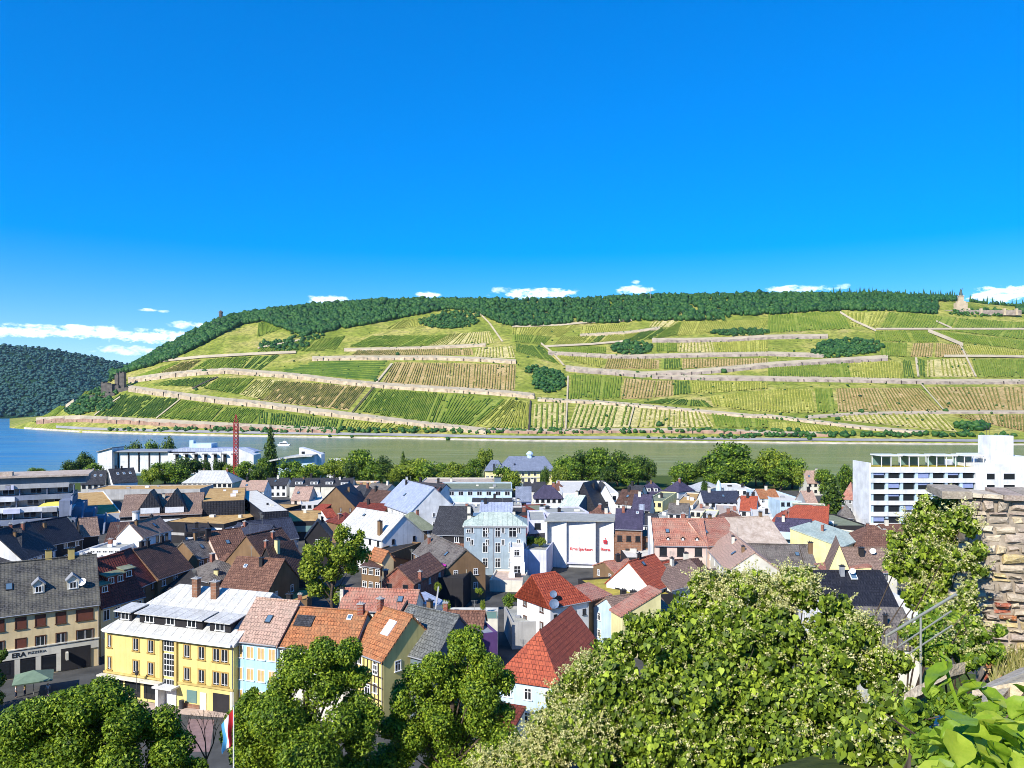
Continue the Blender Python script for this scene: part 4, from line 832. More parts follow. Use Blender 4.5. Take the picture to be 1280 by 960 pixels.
# ---- second row
house('house with weathered orange-brown roof behind the orange-tiled row', (424,760), (517,763), 13.2, 736, 'gx', 'tile_fadedred', 'plaster_pale', pitch=36, ch=[(-.02,.3,1.2,.5,.5,'plaster_pale')])
house('small house with ridged brown tile roof behind the grey slate house', (553,786), (603,787), 12.2, 763, 'gx', 'tile_brown', 'plaster_pale', pitch=35, ch=[(.0,.5,1.1)], win=(3,.9,1.1,'w',1))
x_ = house('small purple-walled annex with a lead roof beside the brown ridged roof', (603,792), (622,790), 12.5, 778, 'flat', 'lead_grey', 'purple_paint')
bk = house('brick-gabled house with red-brown tile roof below the pink parasol', (477,725), (517,728), 12.6, 708, 'gy', 'tile_brown', 'brick_red', d=15, ch=[(.0,.12,1.5),(1.0,.2,1.4,.6,.5)], wr=(3,.8,1.3,'w',1))
house('dark red-brown roof sloping towards the slate house in the town centre', (517,689), (557,711), 12, 676, 'gx', 'tile_oldgrey', 'plaster_brown', d=9, R=3.2, ch=[(.15,.3,1.3)])
house('house with old black slate roof left of the blue-grey house', (540,667), (581,668), 14.2, 633, 'gx', 'slate_dark', 'plaster_dark', pitch=34, ch=[(.97,.4,1.5,.8,.8,'plaster_pale')])
house('brown lean-to roof under the black slate roof', (540,690), (581,691), 10.2, 669, 'shed', 'tile_brown', 'plaster_brown', pitch=34, sky=[(.75,.6,.7,.9,1)])
# --- blue-grey house
bg_ = house('tall blue-grey house with white windows and a pale low hipped roof', (580,656), (658,656), 17, 640, 'hip', 'metal_green', 'plaster_bluegrey', d=11, sky=[(.2,.45,2.4,1.8)], ch=[(.8,.5,.8,.7,.6,'plaster_pale'),(.06,.6,.9,.9,.9,'plaster_pale')])
for z in (bg_.H-2.9, bg_.H-6.6, bg_.H-10.3):
    for f, w_ in ((.34,1.3),(.54,1.3),(.78,1.9)): add_window(bg_.root, bg_.X0+f*bg_.w, 0, z, 0, w_, 2.3, 'w')
for z in (bg_.H-1.9, bg_.H-3.9, bg_.H-7.6): add_window(bg_.root, bg_.X0+.07*bg_.w, 0, z, 0, 1.0, .9, 'w')
extra(bg_, 'cornice', 'plaster_white', lambda m, h: m.box(h.X0-.3, h.X1+.3, -.4, -.36, h.H-.55, h.H-.15)); extra(bg_, 'downpipe', 'lead_grey', lambda m, h: m.tube((h.X0+.47*h.w,-.1,0), (h.X0+.47*h.w,-.1,h.H-.5), .09))
# white porch building in front of it
house('white one-storey porch with an arch in front of the blue-grey house', (637,704), (656,704), 9.6, 694, 'flat', 'roof_pale', 'plaster_white', win=(1,1.6,2.4,'w',1))
house('white terrace block with a small window joining the blue-grey house to the bank building', (637,684), (655,684), 13.0, 676, 'flat', 'roof_pale', 'plaster_white', win=(1,1.3,1.4,'w',1), wr=(1,1,1,'w',1))
house('low pale outbuilding in the yard of the blue-grey house', (612,725), (655,726), 7.4, 712, 'flat', 'pavers_pink', 'plaster_pale')
# --- savings-bank building: stepped white facade
zb_ = gz(0, 192)
def sb_build():
    a = P(682, 651, 16.6); b = P(767, 653, 16.6); c = (a+b)/2; w_ = (b-a).length; th = math.atan2(b.y-a.y, b.x-a.x); H2 = 16.6-zb_
    root = thing('bank_building', 'white windowless bank building with stepped facade and red lettering', 'building', (c.x, c.y, zb_), th); X0 = -w_/2
    f = lambda t_: X0+t_*w_
    plan = [(f(0),-1.3),(f(.03),-1.3),(f(.03),.75),(f(.31),0),(f(.31),1.0),(f(.735),.8),(f(.735),3.0),(f(1),1.1),(f(1),13),(f(0),13)]
    mb = MB(); mb.prism(plan, 'z', 0, H2); mb.build('wall', M['plaster_white'], root)
    mb = MB(); mb.prism([(f(-.01),-1.5),(f(.05),-1.4),(f(.31),-.5),(f(.52),-.2),(f(1.01),.8),(f(1.01),13.2),(f(-.01),13.2)], 'z', H2+.01, H2+.22); mb.build('roof', M['roof_grey'], root)
    mb = MB(); mb.box(f(.31), f(.75), .3, 1.9, 1.0, 1.4); mb.build('plinth_ledge', M['plaster_lavender'], root)
    text_part('Kreis Sparkasse', .98, 'letter_red', root, (f(.525), .86, H2-7.4), rot=(PI/2, 0, -.027), sx=.92); text_part('Bingen', .95, 'letter_red', root, (f(.875), 1.6, H2-7.4), rot=(PI/2, 0, -.35))
    mb = MB(); r3 = Matrix.Rotation(-.35, 3, 'Z')
    for sx_, sz_, hx_, hz_ in ((0,0,.5,.09),(0,.36,.5,.09),(0,-.36,.5,.09),(-.41,.18,.09,.27),(.41,-.18,.09,.27),(.41,.18,.09,.1),(-.41,-.18,.09,.1)): mb.rbox(Vector((f(.875), 1.6, H2-5.2)) + r3 @ Vector((sx_, 0, sz_)), hx_, .05, hz_, r3)
    mb.lathe([(0,-.17),(.12,-.12),(.17,0),(.12,.12),(0,.17)], 8, (f(.875), 1.6, H2-4.4)); mb.build('emblem', M['letter_red'], root)
    house('white annex with a roof terrace at the left of the bank building', (655,687), (683,688), 11.3, 676, 'flat', 'roof_grey', 'plaster_lavender')
sb_build()
house('flat greenish-grey roofed block behind the bank building', (684,641), (736,640), 16.8, 633, 'flat', 'roof_grey', 'plaster_lavender', ch=[(.35,.3,.9,.8,.7,'plaster_dark')])
house('pale block with one dark window between the blue-grey house and the bank building', (661,650), (683,650), 16.4, 638, 'flat', 'roof_grey', 'plaster_lavender', win=(1,1.6,1.6,'d',1,.8))
house('dark-roofed lean-to under the pale block left of the bank building', (659,670), (682,671), 12.4, 662, 'shed', 'tile_black', 'plaster_dark', d=3)
# grey corrugated roof and neighbours in front of the bank
house('shed with ribbed grey corrugated roof below the bank building', (651,751), (692,752), 10.2, 720, 'shed', 'corrugated_grey', 'plaster_slate', pitch=20)
rh = house('house with rusty red hipped roof and white front in front of the bank building', (688,757), (736,748), 13, 714, 'hipR', 'tile_red', 'plaster_white', d=9.5, win=(4,.7,1.0,'d',1,1.6), dish=[(.05,-.05,.3,.8,'dish_blue'),(.12,.05,1.2,.6,'dish_blue')])
house('house with blank brown end wall right of the rusty red roof', (735,750), (763,742), 12.2, None, 'shed', 'tile_fadedred', 'plaster_brown', d=5, R=1.2, win=(1,1,1.2,'d',1,4.2))
house('narrow pale house with dark curved roof edge below the moss roof', (764,760), (778,768), 12.2, 735, 'shed', 'tile_fadedred', 'plaster_paleyellow', d=7, R=3)
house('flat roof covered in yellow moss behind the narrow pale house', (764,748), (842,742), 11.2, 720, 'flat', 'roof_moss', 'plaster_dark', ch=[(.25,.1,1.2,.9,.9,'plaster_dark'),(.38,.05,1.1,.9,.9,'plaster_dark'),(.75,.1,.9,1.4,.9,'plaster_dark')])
house('white house with dark gable edge and grey shingle roof beside the blossoming bush', (778,775), (840,765), 10.5, 742, 'gx', 'brown_shingle', 'plaster_lightblue', d=9, dish=[(.4,.3,.8,.5,'dish_blue'),(.72,.25,.8,.5,'dish_blue')])
house('white gabled house with orange-red roof in front of the cream house', (815,737), (846,726), 12, 697, 'gx', 'tile_brightred', 'plaster_white', pitch=40, sky=[(.4,.4,.8,.9),(.75,.6,.8,.9)])
house('small white gable with striped red roof left of the orange-red roof', (802,722), (822,726), 11.6, 706, 'gy', 'tile_red', 'plaster_white', d=7, win=(2,.6,1.2,'w',1,.2))
house('house with brown shingle roof behind the blossoming bush', (838,736), (888,724), 11.5, 704, 'gx', 'brown_shingle', 'plaster_pale', pitch=30)
# cream house with the faded red roof and its gabled wing
cr = house('large cream house with long faded-red tile roof', (818,680), (884,681), 15, 648, 'gx', 'tile_fadedred', 'plaster_pink', pitch=38, ch=[(.62,.52,1.3,.9,.7,'brick_red')], win=(3,1.6,1.9,'d',2,.7), dorm=[(.27,.7,.45,1.0,'gable'),(.55,.7,.45,1.0,'gable'),(.82,.7,.45,1.0,'gable')])
extra(cr, 'fire_wall', 'plaster_white', lambda m, h: m.prism([(-.4,h.H-4),(h.d*.5,h.H-3),(h.d*.5,h.H+h.R+.5),(-.4,h.H+.2)], 'x', h.X0-.9, h.X0-.25))
house('right-hand part of the long faded-red roof behind the gabled wing', (884,681), (928,676), 15, 648, 'gx', 'tile_fadedred', 'plaster_pink', d=12.0)
wg = house('gabled wing with pinkish orange roof and white side wall attached to the cream house', (885,684), (910,712), 14, None, 'gx', 'tile_pink', 'plaster_pale', d=10, R=3.6, win=(4,.7,1.3,'n',2,.9), wr=(1,.9,1.2,'d',1,2.5), dish=[(.98,1.06,-3.5,.55,'dish_blue')])
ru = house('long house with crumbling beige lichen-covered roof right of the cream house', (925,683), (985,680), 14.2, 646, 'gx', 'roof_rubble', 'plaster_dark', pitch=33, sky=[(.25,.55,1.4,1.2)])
house('old dark ridged roof on a pale wall below the lichen-covered roof', (928,704), (1020,706), 11.6, 680, 'gx', 'tile_oldgrey', 'plaster_paleyellow', pitch=32, ch=[(.98,.3,2.2,.9,.8,'plaster_brown')], win=(3,.9,.9,'w',1))
house('house with violet-grey slate roof and pale blue balcony strip below the big red roof', (968,662), (1012,665), 14, 648, 'gx', 'slate_purple', 'plaster_lightblue', pitch=34, win=(4,1.2,1.3,'d',1,1.1))
extra(HOUSES[-1], 'balcony_wall', 'plaster_lightblue', lambda m, h: m.box(h.X0-.2, h.X1+.6, -1.6, -1.4, h.H-2.0, h.H-.2))
house('wide house with big bright red roof left of the dark cypress', (965,651), (1032,655), 14.4, 631, 'hipL', 'tile_brightred', 'plaster_pale', d=15, ch=[(.25,.2,1.2,.5,.5)])
extra(HOUSES[-1], 'fire_wall', 'tile_brightred', lambda m, h: m.prism([(-.5,h.H-1.6),(h.d*.5,h.H+h.R-.6),(h.d*.5,h.H+h.R+.45),(-.5,h.H+.2)], 'x', h.X1+.2, h.X1+.7))
house('flat grey-green roof with brick chimney below the white hotel', (1041,657), (1086,657), 12.5, 642, 'flat', 'roof_olive', 'plaster_dark', ch=[(.75,-.2,1.7,.7,.7)])
house('pale yellow house with light green metal roof below the white hotel', (1051,683), (1080,672), 13, 655, 'shed', 'metal_green', 'plaster_paleyellow', d=12, R=1.4, ch=[(.5,.6,1.6,.6,.6)])
house('brown hipped roof behind the grey shingle roof and left of the wall bush', (1076,684), (1135,684), 12.3, 656, 'hip', 'tile_brown', 'plaster_pale', d=13)
house('greenish slab roof between the dark ridged roof and the yellow gable', (1012,668), (1046,672), 12, 659, 'flat', 'roof_olive', 'plaster_pale')
house('yellow windowless gable house with grey shingle roof, dish and black chimney', (1034,714), (1064,716), 13.2, 679, 'gy', 'brown_shingle', 'plaster_paleyellow', d=10)
house('wide grey-brown shingle roof with black chimney right of the yellow gable', (1064,714), (1122,714), 12.8, 684, 'gx', 'brown_shingle', 'plaster_pale', pitch=34, ch=[(.4,.33,1.5,.9,.8,'plaster_dark')], dish=[(.66,.34,.7,.6,'dish_white')])
house('pale yellow narrow house between the old dark roof and the yellow gable', (1020,704), (1030,712), 13, None, 'shed', 'tile_fadedred', 'plaster_paleyellow', d=9, R=1)
bl = house('white house with glossy black tile roof, skylight and dish above the blossoming bush', (1031,757), (1122,757), 13.2, 713, 'gx', 'tile_black', 'plaster_white', pitch=38, sky=[(.57,.42,1.1,1.7,1)], dish=[(.56,.78*.5+.02,.9,.5,'dish_white')], ch=[(.42,.44,1.4,.7,.6,'lead_grey')])
house('small white roof terrace with raised rim left of the wall bush', (1112,757), (1150,757), 12.3, 737, 'flat', 'roof_pale', 'plaster_white', parapet=.8)
house('old grey slate lean-to with a dark post in front of the black-roofed house', (1090,806), (1150,808), 15.5, 759, 'shed', 'tile_oldgrey', 'plaster_pale', pitch=30, ch=[(.44,.45,1.6,.4,.4,'plaster_dark')])
# ================================================================ left quarter
house('white house with dark slate roof behind the pizzeria building', (28,699), (69,685), 12.6, 658, 'gx', 'slate_dark', 'plaster_white', pitch=38)
house('house with white plastered gable end at the left edge of the town', (-30,704), (26,699), 12.4, 662, 'gx', 'slate_dark', 'plaster_white', pitch=38)
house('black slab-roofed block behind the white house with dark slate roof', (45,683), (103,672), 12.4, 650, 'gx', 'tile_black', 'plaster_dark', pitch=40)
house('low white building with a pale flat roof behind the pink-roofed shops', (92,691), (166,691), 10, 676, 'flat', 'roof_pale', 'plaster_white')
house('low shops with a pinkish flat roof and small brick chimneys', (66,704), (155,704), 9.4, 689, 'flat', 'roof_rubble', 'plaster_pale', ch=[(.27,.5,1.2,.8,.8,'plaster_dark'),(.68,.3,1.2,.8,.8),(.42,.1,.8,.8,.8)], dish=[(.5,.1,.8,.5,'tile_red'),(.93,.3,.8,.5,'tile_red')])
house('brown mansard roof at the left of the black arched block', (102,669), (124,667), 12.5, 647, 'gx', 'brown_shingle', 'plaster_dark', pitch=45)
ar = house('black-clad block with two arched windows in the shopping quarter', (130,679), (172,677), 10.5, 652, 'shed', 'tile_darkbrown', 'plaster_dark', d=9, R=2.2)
for f in (.33,.72):
    extra(ar, 'arched_window', 'frame_white', lambda m, h: m.prism([(h.X0+f*h.w-.8,h.H-2.6),(h.X0+f*h.w+.8,h.H-2.6),(h.X0+f*h.w+.8,h.H-1.3),(h.X0+f*h.w+.5,h.H-.6),(h.X0+f*h.w-.5,h.H-.6),(h.X0+f*h.w-.8,h.H-1.3)], 'y', -.12, 0))
    extra(ar, 'arched_pane', 'glass', lambda m, h: m.prism([(h.X0+f*h.w-.5,h.H-2.4),(h.X0+f*h.w+.5,h.H-2.4),(h.X0+f*h.w+.5,h.H-1.4),(h.X0+f*h.w+.3,h.H-.9),(h.X0+f*h.w-.3,h.H-.9),(h.X0+f*h.w-.5,h.H-1.4)], 'y', -.16, -.121))
o = thing('flue_stack', 'white cylindrical flue in front of the black arched block', 'flue', P(170, 690, 5)); mb = MB(); mb.tube((0,0,0),(0,0,11),.9,.9,12); mb.build('flue', M['plaster_white'], o); mb = MB(); mb.tube((0,0,11),(0,0,11.4),1.05,1.05,12); mb.build('flue_cap', M['lead_grey'], o)
house('house with pale brown roof and white gable beside the flue', (178,671), (214,661), 12.6, 649, 'gx', 'brown_shingle', 'plaster_white', pitch=40, win=(3,1.3,1.9,'d',1,.8))
tw = house('block with twin black triangular gables on a brown roof in the shopping quarter', (150,645), (252,641), 12.2, 617, 'gx', 'brown_shingle', 'plaster_dark', pitch=32)
for f in (.36,.66):
    def tri(m, h):
        zt = h.rz(0, .6)-.4; x = h.X0+f*h.w; m.prism([(x-4.4,zt),(x+4.4,zt),(x,zt+7.2)], 'y', .5, 9.0)
    g_ = extra(tw, 'triangular_gable', 'tile_black', tri)
    extra(tw, 'gable_window', 'blind_white', lambda m, h: m.box(h.X0+f*h.w-2.7, h.X0+f*h.w+2.7, .3, .499, h.rz(0,.6), h.rz(0,.6)+1.7), None)
extra(tw, 'eaves_band', 'plaster_white', lambda m, h: m.box(h.X0, h.X1, -.12, 0, h.H-2.4, h.H-1.5))
house('large low building with orange-tan gravel roof left of the twin gables', (92,645), (152,641), 9.5, 611, 'flat', 'roof_tan', 'plaster_white')
house('pale parapet building behind the orange-tan gravel roof', (110,612), (250,611), 9, 606, 'flat', 'roof_tan', 'concrete')
md = house('modern black-clad block with tan flat roof and ribbon window', (208,652), (280,655), 11, 629, 'flat', 'roof_tan', 'plaster_dark', parapet=.1)
extra(md, 'ribbon_window', 'blind_white', lambda m, h: m.box(h.X0+.55*h.w, h.X1-.6, -.08, -.001, h.H-3.0, h.H-1.2)); extra(md, 'side_ribbon_window', 'glass_blue', lambda m, h: m.box(h.X1+.001, h.X1+.08, .4, h.d-1, h.H-3.0, h.H-1.2)); extra(md, 'concrete_band', 'concrete', lambda m, h: m.box(h.X0-.1, h.X1+.1, -.15, -.081, h.H-3.9, h.H-3.1))
house('black penthouse box with tan roof on the modern black-clad block', (252,627), (306,625), 15.5, 609, 'flat', 'roof_tan', 'tile_black', parapet=.05, base=10.8)
house('black slatted plant-room box right of the modern black-clad block', (328,640), (361,638), 14.5, 611, 'flat', 'roof_pale', 'tile_black', parapet=.05)
m2 = house('low modern wing with ochre gravel roof and black fascia', (316,653), (404,651), 10.5, 638, 'flat', 'roof_tan', 'plaster_dark', parapet=.05)
extra(m2, 'ribbon_window', 'glass_green', lambda m, h: m.box(h.X0+.2*h.w, h.X1-2, -.08, -.001, h.H-3.2, h.H-1.4))
house('white low roof between the black block and the brown tiled roofs', (232,672), (300,670), 9.5, 657, 'flat', 'roof_pale', 'plaster_white')
house('house with weathered brown tile roof and pink gable near the modern block', (273,696), (315,690), 12.6, 662, 'gx', 'tile_brown', 'plaster_pink', pitch=38, ch=[(-.02,.42,1.5,1.1,.7,'plaster_dark')])
house('grey ribbed roof over a brown timber gable house with wide dormer windows', (247,697), (275,690), 13, 673, 'gx', 'tile_oldgrey', 'plaster_brown', pitch=36, wr=(2,.9,1.3,'w',1), win=(3,1.1,1.3,'w',1,.8))
house('dark brown tile-roofed house between the mansard house and the grey ribbed roof', (197,722), (240,708), 12.2, 681, 'gx', 'tile_darkbrown', 'plaster_brown', pitch=40)
house('house with deep red tile roof and light verge behind the mansard house', (150,742), (196,722), 12.0, 693, 'gx', 'tile_darkred', 'plaster_brown', pitch=42)
house('lean-to with olive felt roof in the dark yard behind the yellow building', (205,738), (262,738), 9.5, 712, 'shed', 'roof_dark', 'plaster_dark', pitch=15, ch=[(.93,.6,1.6,.8,.8,'plaster_paleyellow')])
house('brown tile roof with two small skylights behind the yellow building', (275,734), (335,738), 12.0, 697, 'gx', 'tile_brown', 'plaster_brown', pitch=40, sky=[(.28,.35,.7,.8,1),(.55,.62,1.0,.7)], ant=[(.3,.5,2.2)])
house('dark house with blue-black slate roof below the ochre gravel wing', (318,677), (373,671), 13.0, 649, 'gx', 'slate_blue', 'plaster_pink', pitch=38, ch=[(-.15,.3,1.0)], ant=[(.3,.5,2.0)])
house('dark blue-roofed house with pink gable left of the slate-blue roof', (273,684), (318,688), 12.2, 655, 'gx', 'slate_blue', 'plaster_pink', pitch=36, ch=[(.25,.45,1.0)])
house('black gable with white verge left of the light green tree', (381,672), (413,671), 12.4, 651, 'gy', 'tile_black', 'plaster_dark', d=10)
house('dark tiled house with a white-edged gable left of the light green tree', (342,716), (384,704), 12, 664, 'gx', 'tile_darkbrown', 'plaster_brown', pitch=42, ch=[(.25,.3,1.4,.6,.6),(.6,.4,1.2,.6,.6)], ant=[(.1,.5,2.4)])
house('dark gable house with open loft and yellow chimney left of the big tree', (316,718), (350,722), 11.4, 683, 'gy', 'tile_darkbrown', 'plaster_dark', d=8, ch=[(.6,.3,2.2,.8,.8,'plaster_paleyellow')])
house('small lean-to with olive-green felt roof beside the dark gable', (325,724), (362,716), 10.2, 702, 'shed', 'roof_olive', 'plaster_dark', pitch=18, win=(2,.9,1.1,'w',1))
house('low roof with rust-brown gravel between the brown roofs and the pinkish roof', (335,752), (384,750), 9.5, 735, 'flat', 'roof_tan', 'plaster_brown', ch=[(.8,.1,1.2,.7,.7)])
wb = house('white-roofed house with one tall brown chimney and pale gable in the town centre', (420,662), (478,674), 13.2, 639, 'gx', 'metal_white', 'plaster_white', d=13, ch=[(.88,.08,3.2,1.1,.8,'plaster_brown',1.4)], wr=(2,.8,1.2,'d',2,.4), sky=[(.28,.75*.5,.8,.8)])
house('low grey shed roofs right of the white-roofed house', (500,690), (545,686), 10, 672, 'flat', 'roof_dark', 'concrete', sky=[(.4,.4,2,2)])
house('olive-yellow hipped roof behind the white-roofed house', (507,664), (545,660), 12, 640, 'hip', 'roof_olive', 'plaster_brown', d=11)
house('brown-walled house behind the light green tree', (456,692), (482,694), 11.4, 676, 'flat', 'roof_dark', 'plaster_brown')
house('house with small orange gable beside the brown brick wall', (478,700), (492,698), 12, 688, 'gy', 'tile_orange', 'plaster_cream', d=6)
# ---- terraced flats at the left edge
def terr():
    o = P(0, 660, 9); D = o.y; root = thing('terraced_flats', 'stepped concrete terrace flats with planted balconies at the left edge of the town', 'apartment block', (o.x-4, D-6, 4.4), math.radians(24))
    for lv in range(5):
        y0 = lv*6.0-2; z0 = lv*3.1; x1 = 27-lv*1.2
        mb = MB(); mb.box(-30, x1, y0+1.5, y0+34-lv*4.5, z0, z0+2.8); mb.build('storey', M['concrete'], root)
        mb = MB(); mb.box(-30.2, x1+.2, y0-1.6, y0-1.3, z0+2.2, z0+3.7); mb.box(-30.2, x1+.2, y0-1.29, y0+7.3, z0+2.801, z0+3.05); mb.build('balcony', M[('concrete','concrete_blue','plaster_white','concrete_blue','concrete')[lv]], root)
        for q in range(4): rr2 = random.Random(lv*9+q); xx = rr2.uniform(-24, x1-4); mb = MB(); mb.box(xx, xx+rr2.uniform(2,5), y0-2.2, y0-1.61, z0+2.0, z0+3.4); mb.build('planter', M[('plaster_white','plaster_lavender','concrete')[q % 3]], root)
        for i in range(8):
            xx = -27+i*7.6
            if xx > x1-3: break
            mb = MB(); mb.box(xx, xx+3.4, y0+1.4, y0+1.499, z0+.1, z0+2.3); f_ = mb.build('window', M['frame_white'], root); mb = MB(); mb.box(xx+.15, xx+1.65, y0+1.36, y0+1.399, z0+.2, z0+2.2); mb.box(xx+1.8, xx+3.25, y0+1.36, y0+1.399, z0+.2, z0+2.2); mb.build('pane', M['glass'], f_)
            mb = MB(); mb.box(xx+5.0, xx+5.25, y0-1.25, y0+1.49, z0+.01, z0+2.79); mb.build('partition', M['concrete_blue'], root)
    for i in range(5):
        x = 20+i*3.0-2; mb = MB(); mb.prism([(0+i*2.5,0),(9+i*2.5,0),(13+i*2.5,12.5-i*2.3),(10+i*2.5,12.5-i*2.3)], 'x', x+6, x+6.5); mb.build('buttress', M['concrete_blue'], root)
        mb = MB(); mb.box(x+3, x+6, 8+i*2.5, 30, 0, 11.5-i*2.3); mb.build('stair_block', M['concrete_blue'], root)
    mb = MB(); mb.box(-30, 27, 23, 40, 15.5, 18.0); mb.build('top_storey', M['plaster_slate'], root); mb = MB(); mb.box(-31, 28, 21.5, 41, 18.01, 18.6); mb.box(-12, -8, 24, 28, 18.6, 20.2); mb.box(2, 6, 24, 27, 18.6, 19.8); mb.build('roof', M['roof_rubble'], root)
terr()
o = thing('awning', 'yellow canvas awning on the terraces at the left', 'awning', P(66, 634, 13.5)); mb = MB(); mb.prism([(-3.2,0),(-3.2,.12),(2.5,1.5),(2.5,1.38)], 'x', -3.6, 3.6); mb.build('canvas', M['cloth_yellow'], o); mb = MB(); mb.tube((-3.4,-3.1,-2.6),(-3.4,-3.1,0),.07); mb.build('post', M['steel_grey'], o); mb = MB(); mb.tube((3.4,-3.1,-2.6),(3.4,-3.1,0),.07); mb.build('post', M['steel_grey'], o)
# ---- riverside: hall, pair of houses, pavilion, modern curved hall, crane
def hall():
    a = P(122, 592, 4.6); root = thing('concert_hall', 'long white riverside hall with dark vertical window slots', 'hall', (a.x, a.y, 4.4)); s = a.y/FX
    mb = MB(); mb.prism([(0,0),(18*s,0),(18*s,32*s),(0,27*s)], 'y', 0, 14); mb.build('stair_tower', M['plaster_white'], root)
    mb = MB(); mb.prism([(-1*s,27.2*s),(18.6*s,32.5*s),(18.6*s,33.3*s),(-1*s,28*s)], 'y', -1, 15); mb.build('tower_roof', M['lead_grey'], root)
    mb = MB(); mb.box(18*s+.01, 84*s, 4, 22, 0, 27*s); mb.build('main_wall', M['plaster_white'], root)
    mb = MB(); mb.box(17.9*s, 86*s, 1.5, 24, 27*s+.01, 28.6*s); mb.build('main_roof', M['lead_grey'], root)
    for i in range(5):
        mb = MB(); x = (21+13*i)*s; mb.box(x, x+1.5*s, 3.6, 3.99, 1, 26.5*s); mb.build('window_slot', M['plaster_dark'], root)
    for i in range(3): mb = MB(); mb.box((86+i*34)*s, (119+i*34)*s, 2+i*.02, 20, 0, (25.5+i)*s); mb.build('wing_wall', M['plaster_white'], root)
    mb = MB(); mb.prism([(80*s,26*s),(98*s,32*s),(174*s,31*s),(192*s,26*s),(192*s,25*s+1),(80*s,25*s+1)], 'y', 6, 22); mb.build('wing_roof', M['metal_bluewhite'], root)
    for i in range(7):
        mb = MB(); x = (96+12*i)*s; mb.box(x, x+3.4*s, 1.3, 1.95, 1, 24*s); mb.build('window_slot', M['plaster_dark'], root)
        mb = MB(); mb.box(x-1.2*s, x+4.6*s, -.5, 1.29, 24.2*s, 25.4*s); mb.build('sun_shade', M['steel_dark'], root)
    mb = MB(); mb.box(106*s, 134*s, 10, 20, 31*s, 37*s); mb.box(106*s, 111*s, 10.1, 14, 37*s, 41*s); mb.build('roof_plant', M['plaster_lightblue'], root)
    mb = MB(); mb.prism([(176*s,0),(196*s,0),(196*s,24*s),(176*s,32*s)], 'y', -1.5, 12); mb.build('end_block', M['plaster_white'], root)
hall()
house('pale riverside house with dark roof and skylights left of the white gable', (101,605), (131,604), 9.5, 588, 'gx', 'slate_dark', 'plaster_pale', d=11, win=(4,1.4,1.6,'d',2), sky=[(.55,.3,1,1.2,1),(.8,.3,1,1.2,1)])
house('riverside house with black roof, three skylights and white gable end', (141,603), (172,601), 9.8, 585, 'gx', 'slate_dark', 'plaster_white', d=12, sky=[(.3,.3,1,1.3,1),(.55,.3,1,1.3,1),(.8,.3,1,1.3,1)])
house('pavilion with wide white hipped roof', (228,603), (290,603), 8.6, 588, 'hip', 'metal_white', 'plaster_pale', d=16, win=(10,1.5,1.6,'d',1))
def curved():
    a = P(322, 601, 4.6); root = thing('modern_hall', 'white modern hall with sweeping roof and tall wedge', 'hall', (a.x, a.y, 4.4)); s = a.y/FX
    n = 10; top = [(i*7*s, (22+10*math.sin(i/n*PI*.5))*s) for i in range(n+1)]
    mb = MB(); mb.prism([(0,4*s)] + [(x, z-1.2*s) for x, z in top][::-1][::-1] + [(70*s,4*s)], 'y', 2, 20); mb.build('wall', M['plaster_lightblue'], root)
    mb = MB(); mb.prism([(x-1*s, z-1.1*s) for x, z in top] + [(x, z+1*s) for x, z in top[::-1]], 'y', -2, 26); mb.build('roof', M['metal_white'], root)
    mb = MB(); mb.box(3*s, 24*s, 1.7, 1.99, 5*s, 19*s); mb.build('glazing', M['glass'], root)
    mb = MB(); mb.prism([(47*s,0),(75*s,0),(75*s,32*s),(62*s,37*s),(47*s,41*s)], 'y', 8, 16); mb.build('wedge', M['plaster_white'], root)
    mb = MB(); mb.box(50*s, 54*s, 7.8, 7.99, 33*s, 36*s); mb.build('window', M['glass'], root)
curved()
house('low white flat-roofed building beside the tall dark trees by the river', (404,588), (438,588), 9.5, 573, 'shed', 'metal_white', 'plaster_white', d=14, R=2)
def crane():
    b = P(295, 606, 5); root = thing('crane', 'red lattice crane mast by the riverside hall', 'crane', (b.x, b.y, 5)); s = b.y/FX; h_ = 78*s; mb = MB(); r_ = 2.2*s
    for a_, c_ in ((-1,-1),(1,-1),(1,1),(-1,1)): mb.tube((a_*r_, c_*r_, 0), (a_*r_, c_*r_, h_), .2, .2, 4)
    mb.build('mast_leg', M['crane_red'], root); mb = MB(); n = 17
    for i in range(n):
        z0 = h_*i/n; z1 = h_*(i+1)/n
        for q, (p0, p1) in enumerate((((-1,-1),(1,-1)),((1,-1),(1,1)),((1,1),(-1,1)),((-1,1),(-1,-1)))):
            mb.tube((p0[0]*r_,p0[1]*r_,z0), (p1[0]*r_,p1[1]*r_,z1), .12, .12, 4); mb.tube((p0[0]*r_,p0[1]*r_,z1), (p1[0]*r_,p1[1]*r_,z1), .12, .12, 4)
    tag(mb.build('lattice', M['crane_red'], root), kind='stuff')
    mb = MB(); mb.tube((-r_,0,h_), (0,0,h_+10*s), .3, .2, 4); mb.tube((r_,0,h_), (0,0,h_+10*s), .3, .2, 4); mb.build('apex', M['crane_red'], root)
crane()
